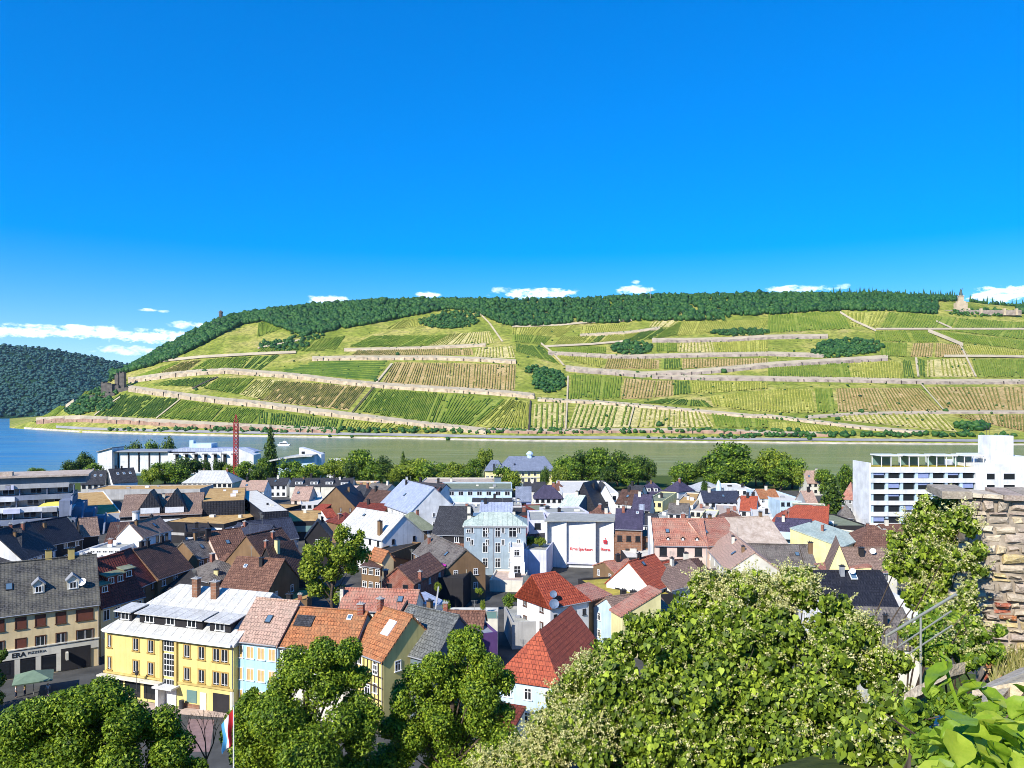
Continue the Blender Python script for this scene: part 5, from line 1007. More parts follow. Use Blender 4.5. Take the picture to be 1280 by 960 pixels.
# ---- villa by the river
def villa():
    a = P(606, 604, 4.5); D = a.y-35; root = thing('villa', 'large cream riverside villa with blue-grey hipped roof and a white cupola', 'villa', ((650-640)/FX*D, D, 4.4)); s = D/FX
    def hip(m, x0, x1, y0, y1, z0, z1, ins): 
        vs = [(x0,y0,z0),(x1,y0,z0),(x1,y1,z0),(x0,y1,z0),(x0+ins,(y0+y1)/2,z1),(x1-ins,(y0+y1)/2,z1)]; m.solid(vs, [(0,1,5,4),(1,2,5),(2,3,4,5),(3,0,4),(3,2,1,0)])
    mb = MB(); mb.box(-25*s, 40*s, 2, 26, 0, 25*s); mb.build('main_wall', M['plaster_paleyellow'], root)
    mb = MB(); mb.box(-44*s, -25*s-.01, 5, 24, 0, 24*s); mb.build('wing_wall', M['plaster_paleyellow'], root)
    mb = MB(); hip(mb, -27*s, 45*s, 0, 28, 25*s+.02, 41*s, 13*s); mb.build('main_roof', M['slate_villa'], root)
    mb = MB(); hip(mb, -45*s, -20*s, 4, 25, 24*s+.02, 36*s, 8*s); mb.build('wing_roof', M['slate_villa'], root)
    mb = MB(); mb.lathe([(3.4*s,38*s),(3.4*s,43*s),(4.6*s,43.3*s),(4.4*s,44.6*s),(3.0*s,46.5*s),(0,48*s)], 10, (13*s, 13, 0)); mb.build('cupola', M['plaster_lightblue'], root)
    mb = MB(); mb.box(-26*s, 41*s, 1.4, 1.99, 23*s, 25*s); mb.box(-26*s, 41*s, 1.5, 1.99, 16*s, 17*s); mb.build('cornice', M['plaster_pale'], root)
    for i in range(8): add_window(root, (-19+i*7.6)*s, 2, 10.5*s, 0, 1.5, 2.3, 'w')
    for i in range(8): add_window(root, (-19+i*7.6)*s, 2, 18.3*s, 0, 1.4, 1.7, 'w')
    for i in range(3): add_window(root, (-41+i*5.5)*s, 5, 12*s, 0, 1.4, 2.2, 'w')
    mb = MB(); mb.box(-3*s, 20*s, -3, 1.39, 0, 9*s); mb.build('porch', M['plaster_slate'], root)
    mb = MB(); mb.box(-34*s, -31*s, 2.6, 4.5, 24*s, 33*s); mb.build('chimney', M['slate_blue'], root)
    mb = MB(); mb.box(-8*s,-6*s, 5, 7, 29*s, 33*s); mb.build('roof_hatch', M['slate_blue'], root)
villa()
# ---- white hotel on the right
def hotel():
    zt = 27.6; D = FX*(CZ-zt)/(584-HOR); s = D/FX; x0 = (1088-640)*s; root = thing('hotel', 'large white hotel with ribbon windows and pergolas on its roof', 'hotel', (x0, D, 4.4)); H2 = zt-4.4
    L = 131*s
    mb = MB(); mb.box(0, L, .6, 10, 0, H2-.3); mb.build('core_wall', M['plaster_slate'], root)
    mb = MB(); mb.box(-2.5*s, -.01, -.35, 10.4, 0, H2+1.3); mb.build('end_block', M['plaster_white'], root)
    st = 14.0*s
    nst = int(H2/st)
    for k_ in range(nst+1):
        zz = H2-k_*st; mb = MB(); hh = 1.25 if k_ else 1.6
        mb.box(0, L, -.25, .59, zz-hh, zz); mb.build('floor_band', M['plaster_white'], root)
        if k_ == nst: break
        for i in range(7):
            xx = (2+18.6*i)*s
            g_ = ((k_*7+i) % 5)
            mb = MB(); mb.box(xx+2*s, xx+15.5*s, .35, .59, zz-st+.0, zz-hh-.01); w_ = mb.build('window', M['glass'], root)
            if g_ in (0, 3): mb = MB(); mb.box(xx+2.2*s, xx+15.3*s, .2, .34, zz-hh-.75*(1+g_*.35), zz-hh-.02); mb.build('blind', M['blind_blue'], w_)
            mb = MB(); mb.box(xx-1.6*s, xx+1.9*s, .05, .58, zz-st+.01, zz-hh-.02); mb.build('pier', M['plaster_lightblue'], root)
    mb = MB(); mb.box(L+.01, L+75*s, -.6, 20, 0, H2+1.0); mb.build('wing_wall', M['plaster_white'], root)
    mb = MB(); mb.box(L+25*s, L+75*s, 1.0, 20, H2+1.01, H2+3.0); mb.build('upper_storey', M['plaster_white'], root)
    for k_ in range(3):
        for (a0, a1) in ((12,23),(33,48)):
            zz = H2-1.7-k_*st; mb = MB(); mb.box(L+a0*s, L+a1*s, -.72, -.601, zz-1.9, zz); w_ = mb.build('window', M['frame_white'], root); mb = MB(); mb.box(L+(a0+.6)*s, L+(a1-.6)*s, -.76, -.721, zz-1.8, zz-.1); mb.build('pane', M['glass'], w_)
    mb = MB(); mb.box(L+24*s, L+52*s, 1.5, 8, H2+1.0, H2+9.2); mb.build('lift_tower', M['plaster_white'], root)
    mb = MB(); mb.tube((L+30*s, 6, H2+9), (L+30*s, 6, H2+12), .06); mb.tube((L+34*s, 6, H2+9), (L+34*s, 6, H2+12), .06); mb.tube((L+30*s, 6, H2+11), (L+34*s, 6, H2+11), .05); mb.build('roof_rail', M['steel_dark'], root)
    mb = MB(); mb.box(0, L, .61, 9.9, H2-.29, H2-.05); mb.build('roof_terrace', M['roof_moss'], root)
    for i in range(4):
        xx = (20+35*i)*s; w_ = 24*s; pg = thing('pergola', ['leftmost white roof pergola on the white hotel', 'second white roof pergola from the left on the white hotel', 'third white roof pergola from the left on the white hotel', 'rightmost white roof pergola, touching the lift tower of the white hotel'][i], 'pergola', (x0+xx, D+3, zt-.05), 0, 'pergolas on the hotel roof')
        mb = MB(); mb.box(-.4, w_+.4, -.5, 6.5, 3.1, 3.45); mb.build('canopy', M['steel_white'], pg)
        for px_, py_ in ((0,0),(w_,0),(0,6),(w_,6),(w_*.5,0)): mb = MB(); mb.box(px_-.09, px_+.09, py_-.09, py_+.09, 0, 3.09); mb.build('post', M['steel_white'], pg)
        mb = MB(); mb.box(.12, w_-.12, 5.95, 6.05, .1, 3.0); mb.build('glass_screen', M['glass_green'], pg)
hotel()
# ================================================================ far middle of the town
house('light blue two-storey block with flat roof and white windows in the town centre', (547,611), (640,611), 14.6, 603, 'flat', 'roof_olive', 'plaster_lightblue', win=(8,1.9,1.5,'n',3,.9,4.2))
blb = HOUSES[-1]; extra(blb, 'balcony', 'plaster_lightblue', lambda m, h: (m.box(h.X0, h.X1, -1.6, -1.45, h.H-5.0, h.H-3.9), m.box(h.X0, h.X1, -1.449, -.1, h.H-5.2, h.H-5.01)))
extra(blb, 'roof_fascia', 'plaster_slate', lambda m, h: m.box(h.X0-.3, h.X1+.3, -.5, -.05, h.H-.6, h.H+.05))
house('red brick stair tower at the left end of the light blue block', (540,612), (548,612), 15.6, 604, 'flat', 'roof_dark', 'brick_red')
house('long beige gravel-roofed building behind the light blue block', (522,606), (638,606), 11.5, 597, 'flat', 'roof_rubble', 'plaster_pale', ch=[(.2,.3,2,1,1,'plaster_dark'),(.33,.5,1.6,1,1,'plaster_pale'),(.86,.3,2.6,3,2.5,'plaster_slate')])
house('white gabled house with bluish metal roof left of the light blue block', (476,628), (512,641), 13, 604, 'gx', 'metal_bluewhite', 'plaster_white', d=16, R=4)
house('dark-edged metal roofed house behind the bluish metal roof', (505,616), (545,620), 12.6, 603, 'gx', 'slate_dark', 'plaster_white', d=11, R=3.2, ch=[(.2,.5,1.4,.9,.7,'plaster_dark')])
house('brown timbered gable with black roof in the old town', (396,632), (444,633), 10.6, 608, 'gy', 'tile_black', 'plaster_brown', d=14)
house('low white building with cream roof left of the brown timbered gable', (376,630), (405,629), 10.5, 613, 'flat', 'roof_pale', 'plaster_white', win=(4,1.2,1.0,'d',1))
house('pinkish old roof at the right of the black plant-room box', (364,624), (386,624), 11, 608, 'gx', 'tile_pink', 'plaster_pink', d=12)
house('low cream shops with two dark garage doors', (360,638), (394,637), 8.5, 626, 'flat', 'roof_pale', 'plaster_pale', win=(3,2.2,2,'d',1,.6))
house('small red-tiled lean-to with brick wall in front of the brown timbered gable', (392,636), (404,637), 10.8, 630, 'shed', 'tile_red', 'plaster_red', d=4)
house('small orange-red roofed dormer house beside the black gable', (408,646), (421,645), 12, 636, 'shed', 'tile_red', 'plaster_white', d=5)
for i, (x0, y0, lab) in enumerate([(362,607,'first dark sawtooth roof from the left below the riverside trees'),(381,607,'second dark sawtooth roof from the left, under a black chimney'),(400,607,'third dark sawtooth roof in the row below the riverside trees'),(419,608,'rightmost dark sawtooth roof in the row below the riverside trees')]):
    house(lab, (x0,y0), (x0+20,y0), 10.2, 597, 'gx', 'slate_dark', 'plaster_pale', d=11, group='sawtooth roofs', dorm=[(.55,3.2,1.4,.8,'flat','slate_dark','plaster_white')], ch=[(.2,.5,1.6,1,1,'plaster_dark')] if i == 1 else ())
house('long low tan-roofed brick building right of the sawtooth roofs', (427,607), (464,607), 10.4, 601, 'flat', 'roof_tan', 'plaster_pink', ch=[(.2,.1,1.3,1,1),(.6,.2,1.3,1,1)])
far_specs = [
 ((430,622),(452,626),11,606,'slate_dark','plaster_brown','dark slate roof behind the brown timbered gable'),((452,630),(476,633),11,612,'tile_darkbrown','plaster_brown','dark brown roof left of the bluish metal roof'),((455,614),(480,616),10.5,604,'tile_oldgrey','plaster_pale','old grey roof in front of the tall riverside trees'),((482,612),(503,613),10,604,'roof_dark','plaster_white','low dark roof with white band below the cypress'),((440,640),(478,642),10.5,629,'tile_darkred','plaster_brown','maroon roof above the white-roofed house'),
 ((700,632),(722,634),11.5,618,'metal_green','plaster_slate','grey-white lean roof in front of the black triangular gable'),((668,622),(703,622),11,606,'slate_purple','plaster_white','long violet-black roof with a red brick chimney'),((770,628),(794,630),11.5,612,'tile_darkbrown','plaster_white','dark brown gabled roof right of the white arched-window gable'),((790,636),(812,637),11.5,618,'slate_purple','plaster_pale','violet slate roof in the tangle of houses right of centre'),((812,646),(840,648),10.5,634,'roof_grey','plaster_pale','grey flat-looking roof behind the long faded-red roof'),
 ((806,626),(828,627),12.5,614,'roof_olive','plaster_paleyellow','small yellow-walled house with grey roof'),((842,631),(866,632),11.5,615,'roof_tan','plaster_pale','tan rendered house below the wavy white roof'),((862,638),(884,639),10.5,628,'roof_rubble','plaster_pale','crumbling pale roof below the wavy white roof'),((868,656),(888,657),13,636,'roof_pale','plaster_paleyellow','pale cream wall and roof behind the ridge of the faded-red roof'),
 ((880,627),(926,627),11.6,613,'slate_blue','plaster_white','long blue-black roof with two skylights right of centre'),((895,642),(925,643),11.2,630,'roof_rubble','plaster_white','low rubble roof with white parapet below the blue-black roof'),((925,637),(945,638),11.6,620,'tile_brightred','plaster_white','small bright red roof left of the big red roof'),((950,622),(974,622),11.6,611,'tile_orange','plaster_white','orange-roofed house with white balcony behind the big red roof'),((975,626),(1010,626),12,611,'roof_pale','plaster_lightblue','pale balcony block behind the big red roof'),((1008,628),(1022,628),12,613,'tile_pink','plaster_grey','narrow grey house left of the dark cypress'),
 ((1009,603),(1030,603),10.5,588,'tile_pink','plaster_pale','pinkish tall roof with tiny skylights above the trees'),((1052,622),(1066,623),12,602,'tile_fadedred','plaster_grey','narrow house with faded red roof between the cypress and the hotel'),((918,612),(943,612),11.5,604,'roof_pale','plaster_white','white flat-roofed building with dark windows below the riverside plane tree'),((740,650),(765,650),12,640,'tile_fadedred','plaster_brown','rust-coloured low roof behind the bank building'),((642,645),(676,644),12,632,'roof_dark','plaster_red','long dark red wall below the little blue house'),((676,641),(704,640),12,630,'roof_olive','plaster_red','flat green-grey roof over a red wall'),((640,633),(652,633),12,622,'roof_grey','plaster_white','white corner house beside the light blue block'),
 ((830,612),(848,614),10.5,600,'slate_purple','plaster_white','grey dormer roof behind the mansard villa'),((782,618),(800,619),10.5,606,'slate_dark','plaster_pale','dark roof in front of the dense plane trees'),((848,668),(875,667),11,655,'roof_pale','plaster_white','hidden pale yard roof behind the long faded-red roof'),((560,640),(600,640),13,628,'roof_grey','plaster_white','white-edged flat roof above the black slate roof'),((600,640),(640,640),13,628,'metal_bluewhite','plaster_lightblue','pale blue roof terrace above the blue-grey house'),((1110,668),(1150,668),11,655,'tile_brown','plaster_pale','brown roof hidden behind the bush on the wall'),((990,640),(1035,642),12.5,628,'roof_olive','plaster_pale','low roof behind the big red roof'),
]
far_specs += [
 ((770,717),(800,714),9.5,700,'tile_fadedred','plaster_brown','small faded red roof in the dark yard right of the bank building'),((452,706),(476,709),10.5,694,'tile_darkbrown','plaster_brown','dark brown low roof in the gap behind the light green tree'),((228,718),(262,726),10.8,700,'tile_oldgrey','plaster_brown','old grey roof in the dark yard above the chimneys of the yellow building'),((258,712),(282,717),11,694,'tile_brown','plaster_brown','short brown tile roof right of the grey ribbed roof'),((300,707),(330,709),11,690,'roof_dark','plaster_dark','black felt roof between the pink gable and the dark open gable'),((112,685),(150,685),11,674,'roof_grey','plaster_white','grey roof deck above the low white building'),((232,665),(264,663),11,652,'roof_dark','plaster_dark','black flat roof behind the white low roof'),((520,641),(545,641),12,628,'tile_brown','plaster_pale','brown roof left of the red brick stair tower'),((732,646),(757,647),12.5,632,'tile_brown','plaster_brown','brown roof squeezed behind the right end of the bank building'),((797,655),(819,656),12.5,642,'slate_dark','plaster_white','dark slate roof at the left end of the long faded-red roof'),((835,641),(860,642),11.8,629,'tile_oldgrey','plaster_white','old grey roof with white wall behind the long faded-red roof'),((905,651),(937,651),12.3,638,'tile_brown','plaster_white','brown roof behind the lichen-covered roof'),((940,646),(966,647),12.2,634,'roof_pale','plaster_white','white flat roof at the left corner of the big red roof'),((655,613),(682,613),11.2,602,'slate_dark','plaster_pale','dark roof in front of the villa porch'),((690,612),(707,612),11,603,'tile_brown','plaster_white','small brown roof in front of the left plane trees'),((298,613),(330,613),10.5,600,'tile_pink','plaster_white','pinkish roof left of the sawtooth roofs'),((330,606),(358,606),10,597,'slate_dark','plaster_white','dark roof in front of the sweeping modern hall'),((1048,646),(1067,647),12,630,'tile_oldgrey','plaster_white','old grey roof at the foot of the white hotel end wall'),((930,631),(950,631),11.5,620,'tile_brown','plaster_white','brown roof between the small red roof and the orange-roofed house'),((846,714),(886,712),12,699,'tile_darkbrown','plaster_pale','dark brown roof in front of the large cream house'),((905,724),(942,724),11,706,'tile_oldgrey','plaster_pale','old grey roof just above the blossoming bush'),((190,700),(222,692),11.5,682,'tile_brown','plaster_brown','brown roof above the deep red tile roof'),((70,668),(98,665),11.2,652,'slate_dark','plaster_white','dark slate roof below the terrace flats'),((430,655),(455,652),11,640,'tile_darkred','plaster_brown','maroon roof half hidden behind the white-roofed house'),((590,632),(640,632),11,622,'slate_dark','plaster_white','dark roof strip below the light blue block'),
]
for i, (A_, B_, z_, ry_, r_, w_, lab) in enumerate(far_specs):
    ty = 'flat' if r_.startswith('roof_') else ('gx' if i % 3 else 'hip')
    house(lab, A_, B_, z_, ry_, ty, r_, w_, d=None if ty == 'flat' else 10, win=(max(2, int((B_[0]-A_[0])/7)), 1.2, 1.3, 'dw'[i % 2], 2), ch=[(random.Random(i).uniform(.15,.85), .45, 1.5, .9, .7, ('brick_red', 'plaster_dark', 'plaster_pale')[i % 3])])
house('little bright blue house with a flat roof right of the light blue block', (645,625), (664,625), 12.5, 610, 'flat', 'roof_grey', 'cloth_blue', d=7, win=(1,2.2,1.2,'d',1,1.2)) if False else house('little blue house with a flat blue roof right of the light blue block', (645,625), (664,625), 12.8, 608, 'gx', 'slate_villa', 'blind_blue', d=8, win=(1,1.8,1,'d',1,1.0))
house('white modern building with flat roof behind the black triangular gable', (704,616), (773,616), 12.2, 601, 'flat', 'roof_pale', 'plaster_white', win=(7,1.3,1.4,'d',1,1.2))
house('house with tall black triangular gable', (714,634), (745,636), 10.5, 603, 'gy', 'tile_black', 'tile_black', d=12)
house('white gable with an arched window right of the black triangular gable', (742,630), (770,630), 10.8, 605, 'gy', 'slate_dark', 'plaster_white', d=14, win=(1,2.6,2.0,'w',1,-1.0))
house('grey mansard villa in front of the dense plane trees', (803,616), (832,616), 10.5, 602, 'hip', 'slate_purple', 'plaster_bluegrey', d=11, dorm=[(.3,1.6,1.5,.6,'flat','slate_purple','plaster_white'),(.6,1.6,1.5,.6,'flat','slate_purple','plaster_white')])
house('house with violet-black slate roof and dark brick wall right of the bank building', (769,660), (803,661), 15.4, 636, 'gx', 'slate_purple', 'brick_brown', pitch=34, sky=[(.8,.4,.7,.7,1)], win=(3,1.2,1.4,'d',1,1.8))
extra(HOUSES[-1], 'glass_gable', 'metal_bluewhite', lambda m, h: m.prism([(h.d*.5-.2,h.H),(h.d*.5+.4,h.H),(h.d*.5+.4,h.H+h.R+1.2),(h.d*.5-.2,h.H+h.R+1.2)], 'x', h.X1-1.0, h.X1+.4))
house('brown brick wall house below the dark gap right of the bank building', (768,668), (817,670), 13.4, 662, 'shed', 'tile_oldgrey', 'brick_brown', d=6, R=.8, win=(3,1.1,1.3,'d',1,1.6))
house('flat white canopy roof over the dark yard right of the bank building', (783,697), (822,697), 10, 683, 'flat', 'roof_pale', 'plaster_dark', parapet=.05)
# wavy white roof and blue cone
def wavy():
    a = P(852, 625, 5); root = thing('market_hall', 'white building with a wavy white roof below the big plane tree', 'building', (a.x, a.y, 4.4)); s = a.y/FX; n = 14
    f = lambda t_: (13 + 5*math.cos(t_*PI*1.15)**2 + 1.5*t_)*s
    pr = [(50*s*i/n, f(i/n)) for i in range(n+1)]
    mb = MB(); mb.prism([(0,0)] + [(50*s*i/n, f(i/n)-.5) for i in range(n+1)] + [(50*s,0)], 'y', 0, 12); mb.build('wall', M['plaster_lightblue'], root)
    mb = MB(); mb.prism([(x-.4, z) for x, z in pr] + [(x+.3, z-.45) for x, z in pr[::-1]], 'y', -1.5, 20); mb.build('roof', M['metal_white'], root)
    for i in range(5): add_window(root, (6+i*9)*s, 0, 5*s, 0, 2.0, 1.9, 'w')
    c = P(896, 626, 5); root = thing('cone_tower', 'small pale blue rounded cone beside the wavy white roof', 'tower', (c.x, c.y-3, 4.4)); s = c.y/FX
    mb = MB(); mb.lathe([(3.6*s,0),(3.8*s,12*s),(3.3*s,20*s),(2.0*s,26*s),(0,29*s)], 14); mb.build('shell', M['plaster_lightblue'], root, smooth=True)
wavy()
# roof garden clutter in the centre
def roof_terrace():
    a = P(560, 775, 11.0); root = thing('roof_terrace', 'pale roof terrace with glass railing in the centre of the town', 'terrace', (a.x, a.y, 5)); s = a.y/FX
    mb = MB(); mb.box(-16*s, 62*s, 0, 7, 0, 6.2); mb.build('block', M['plaster_pale'], root)
    mb = MB(); mb.box(-16*s, 62*s, .1, .14, 6.25, 7.3); mb.build('railing_glass', M['glass_green'], root)
    mb = MB(); mb.box(-16*s, 62*s, .05, .2, 7.3, 7.4); mb.build('handrail', M['steel_grey'], root)
    for i in range(7): mb = MB(); x = (-15+i*12.6)*s; mb.box(x-.04, x+.04, .03, .21, 6.2, 7.3); mb.build('post', M['steel_grey'], root)
    mb = MB(); mb.prism([(0,6.2),(7,9.5),(7,9.8),(0,6.5)], 'x', -18*s, -16.1*s); mb.build('stair', M['concrete'], root)
roof_terrace()
house('white stair house with a slanting white wall on the roof terrace', (537,757), (556,752), 12.5, 742, 'shed', 'metal_bluewhite', 'plaster_white', d=5)
house('dark yard building in front of the blue-grey house', (528,721), (579,723), 11, 706, 'flat', 'roof_dark', 'plaster_dark')
house('low pale blocks with clutter below the corrugated roof', (640,778), (690,776), 9.5, 757, 'flat', 'roof_grey', 'concrete')
o = thing('awning', 'red awning on the ribbed grey shed roof', 'awning', P(664, 745, 11.6)); mb = MB(); mb.prism([(-1.2,0),(-1.2,.1),(1.2,.7),(1.2,.6)], 'x', -2.2, 2.2); mb.build('canvas', M['cloth_red'], o); mb = MB(); mb.tube((-2.1,-1.1,-.7),(-2.1,-1.1,.02),.05); mb.build('arm', M['steel_white'], o)
def parasol(p, r, h, mat, lab, name='parasol', sq=False, group=None):
    o = thing(name, lab, 'parasol', p, 0.5 if sq else 0, group); n = 4 if sq else 8; mb = MB(); ap = (0,0,h+r*.3)
    pts = [(r*math.cos(2*PI*i/n+PI/n), r*math.sin(2*PI*i/n+PI/n), h) for i in range(n)]
    for i in range(n): mb.face([pts[i], pts[(i+1) % n], ap]); mb.face([pts[(i+1) % n], pts[i], (pts[i][0]*.98, pts[i][1]*.98, h-.18), (pts[(i+1)%n][0]*.98, pts[(i+1)%n][1]*.98, h-.18)])
    mb.build('canopy', M[mat], o, fix=False); mb = MB(); mb.tube((0,0,0), ap, .04); mb.build('pole', M['steel_grey'], o)
parasol(P(547, 716, 11.0) , 1.9, 1.6, 'cloth_pink', 'bright pink parasol on the terrace behind the brick gable')
# ---- town trees: shared crowns
def leaf_cloud(rng, blobs, n, size, up=.25, shell=.55, quad=True):
    B = np.array([b[:3] for b in blobs]); Rr = np.array([b[3] for b in blobs])
    pr = Rr**2; idx = rng.choice(len(blobs), n, p=pr/pr.sum())
    d = rng.normal(size=(n, 3)); d /= np.linalg.norm(d, axis=1)[:, None]
    rad = Rr[idx]*(shell+(1.08-shell)*rng.random(n)**.6)
    C = B[idx]+d*rad[:, None]
    nrm = d*.7+rng.normal(size=(n, 3))*.55+np.array([0, 0, up]); nrm /= np.linalg.norm(nrm, axis=1)[:, None]
    a = rng.normal(size=(n, 3)); a -= (a*nrm).sum(1)[:, None]*nrm; a /= np.linalg.norm(a, axis=1)[:, None]; b = np.cross(nrm, a)
    s = size*rng.uniform(.6, 1.35, n)[:, None]
    V = np.stack([C-a*s, C+b*s*.55-nrm*s*.12, C+a*s*1.0-nrm*s*.2, C-b*s*.55-nrm*s*.12], 1).reshape(-1, 3)
    F = np.arange(4*n).reshape(n, 4)
    return V, F, C
def clumps(rng, n, rx, rz_, zc, r0, r1, flat=1.0):
    out = []
    for i in range(n):
        while True:
            p = rng.uniform(-1, 1, 3)
            if .25 < (p*p).sum() < 1: break
        out.append((p[0]*rx, p[1]*rx, zc+p[2]*rz_, rng.uniform(r0, r1)))
    return out
def crown_mesh(name, blobs, n, size, mat, seed, core=.62, up=.25, shell=.55):
    rng = np.random.default_rng(seed); V, F, C = leaf_cloud(rng, blobs, n, size, up, shell)
    tn = np.clip(rng.normal(.5, .22, n), 0, 1); Vs = [V]; Fs = [F]; Ts = [tn]; k0 = len(V)
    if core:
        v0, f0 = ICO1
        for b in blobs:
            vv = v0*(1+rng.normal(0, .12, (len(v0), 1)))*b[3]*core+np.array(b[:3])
            Vs.append(vv); Fs.append(np.concatenate([f0, f0[:, 2:3]], 1)+k0); k0 += len(vv); Ts.append(np.full(len(f0), .12))  # dark tint stands in for shade inside the crown
    V = np.concatenate(Vs); T = np.concatenate(Ts)
    # faces: quads for leaves, triangles for cores
    me = bpy.data.meshes.new(name); nq = n; trs = [f[:, :3] for f in Fs[1:]]; tr = np.concatenate(trs) if trs else np.zeros((0, 3), int)
    loops = np.concatenate([F.ravel(), tr.ravel()]).astype(np.int32); starts = np.concatenate([np.arange(nq)*4, nq*4+np.arange(len(tr))*3]).astype(np.int32)
    me.vertices.add(len(V)); me.vertices.foreach_set('co', V.astype(np.float32).ravel()); me.loops.add(len(loops)); me.loops.foreach_set('vertex_index', loops); me.polygons.add(len(starts)); me.polygons.foreach_set('loop_start', starts); me.update(calc_edges=True)
    me.materials.append(mat); a = me.attributes.new('tint', 'FLOAT', 'FACE'); a.data.foreach_set('value', T.astype(np.float32)); return me
def trunk_mesh(h, r, seed, limbs=6, spread=.3):
    rr = random.Random(seed); mb = MB(); p = Vector((0,0,0)); q = p
    for i in range(4):
        q = p+Vector((rr.uniform(-.03,.03), rr.uniform(-.03,.03), h/4)); mb.tube(p, q, r*(1-.2*i), r*(1-.2*(i+1)), 7); p = q
    for i in range(limbs):
        a = 2*PI*i/limbs+rr.uniform(-.4,.4); z0 = h*rr.uniform(.5, 1); mb.tube((0,0,z0), (math.cos(a)*spread, math.sin(a)*spread, z0+h*rr.uniform(.4,.9)), r*.4, r*.12, 5)
    return mb.mesh('trunk', [M['bark']])
TK = {}
for kd, mat, seed in (('round','leaf_green',1),('round2','leaf_green',2),('dark','leaf_dark',3),('dark2','leaf_dark',4),('yellow','leaf_yellow',5),('yellow2','leaf_yellow',6)):
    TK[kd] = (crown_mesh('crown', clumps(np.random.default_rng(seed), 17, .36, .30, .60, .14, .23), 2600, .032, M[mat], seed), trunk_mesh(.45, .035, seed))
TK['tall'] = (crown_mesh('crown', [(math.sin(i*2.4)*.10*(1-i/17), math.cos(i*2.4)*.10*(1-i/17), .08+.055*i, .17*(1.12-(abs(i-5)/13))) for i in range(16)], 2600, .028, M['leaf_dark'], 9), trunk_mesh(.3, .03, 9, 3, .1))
TREES = []
def tree(cx, ytop, wpx, D, kd, lab, g=None, name='tree', grp='trees in the town'):
    x = (cx-640)/FX*D; g = gz(x, D) if g is None else g; ht_ = CZ-(ytop-HOR)*D/FX-g; w_ = wpx/FX*D
    root = thing(name, lab, 'tree', (x, D, g), random.uniform(0, 6), grp); cm_, tm = TK[kd]
    c = put(bpy.data.objects.new('crown', cm_), root); t = put(bpy.data.objects.new('trunk', tm), root)
    sx = w_ if kd != 'tall' else w_*1.9
    root.scale = (sx, sx, ht_); TREES.append(root); return root
for a in [
 (45,584,26,430,'round','small round tree by the river above the terrace flats'),(90,575,30,425,'dark','dark tree left of the white riverside hall'),(104,567,28,430,'dark2','tall dark tree at the left end of the white riverside hall'),(80,588,20,410,'round','low tree beside the pale riverside house'),
 (168,551,24,500,'dark','tree behind the left part of the white hall roof'),(190,549,26,500,'round','middle tree behind the white hall roof'),(212,549,26,500,'dark2','tree behind the roof plant of the white hall'),
 (206,576,44,400,'round','broad tree in front of the left part of the white hall'),(234,571,40,402,'dark','dark broad tree in front of the middle of the white hall'),(258,576,16,405,'dark2','slim dark tree in front of the white hall'),(273,574,20,405,'dark','slim dark tree left of the red crane'),(287,578,18,402,'yellow','yellow-green tree beside the red crane'),(308,578,34,395,'round2','tree right of the red crane'),
 (323,584,24,385,'dark2','dark tree in front of the modern white hall'),(365,574,42,385,'round','round tree in front of the sweeping white roof'),(398,576,40,390,'yellow2','yellow-green tree below the white wedge'),(452,564,44,392,'round2','tall tree right of the low white flat-roofed building'),(438,576,22,385,'dark','small dark tree beside the tall riverside tree'),(477,572,32,392,'dark2','dark tree left of the small cypress'),(515,571,54,388,'yellow','broad light green tree right of the small cypress'),(491,583,24,380,'yellow2','light green tree below the small cypress'),
 (548,577,36,400,'round','first tree of the light green row left of the villa'),(572,576,36,400,'yellow','middle tree of the light green row left of the villa'),(593,575,26,405,'round2','tree at the left corner of the villa'),(606,556,24,430,'yellow2','yellow-green tree rising beside the villa roof'),(630,581,32,352,'round','round tree in front of the villa'),(681,583,14,350,'dark','slim dark tree beside the villa porch'),
 (706,569,40,385,'round','plane tree at the left end of the dense row right of the villa'),(728,563,44,390,'dark','second plane tree of the dense row right of the villa'),(750,562,44,385,'round2','plane tree in the middle of the dense row right of the villa'),(772,566,44,390,'dark2','fourth plane tree of the dense row right of the villa'),(797,569,42,385,'dark','plane tree at the right end of the dense row'),(700,582,26,370,'yellow','light green tree in front of the left end of the plane row'),
 (860,577,40,395,'round','low round tree left of the big plane tree'),(912,556,66,385,'round2','biggest plane tree by the river right of centre'),(882,570,30,398,'dark','dark tree behind the biggest plane tree'),(968,559,54,390,'yellow','light green plane tree right of the biggest one'),(990,572,46,380,'round','plane tree at the right end of the riverside group'),(1058,583,26,330,'round2','tree between the cypress and the hotel'),(945,580,36,392,'dark2','dark tree between the two big plane trees'),
 (880,600,14,300,'dark2','small dark bushy tree under the wavy white roof'),
 ]: tree(*a)
tree(338,528,20,420,'tall','tall black-green poplar by the river', name='poplar'); tree(504,562,13,390,'tall','small dark cypress by the river', name='cypress'); tree(1040,590,36,262,'tall','big dark cypress left of the hotel', name='cypress'); tree(658,578,8,395,'tall','slim cypress left of the villa porch', name='cypress')
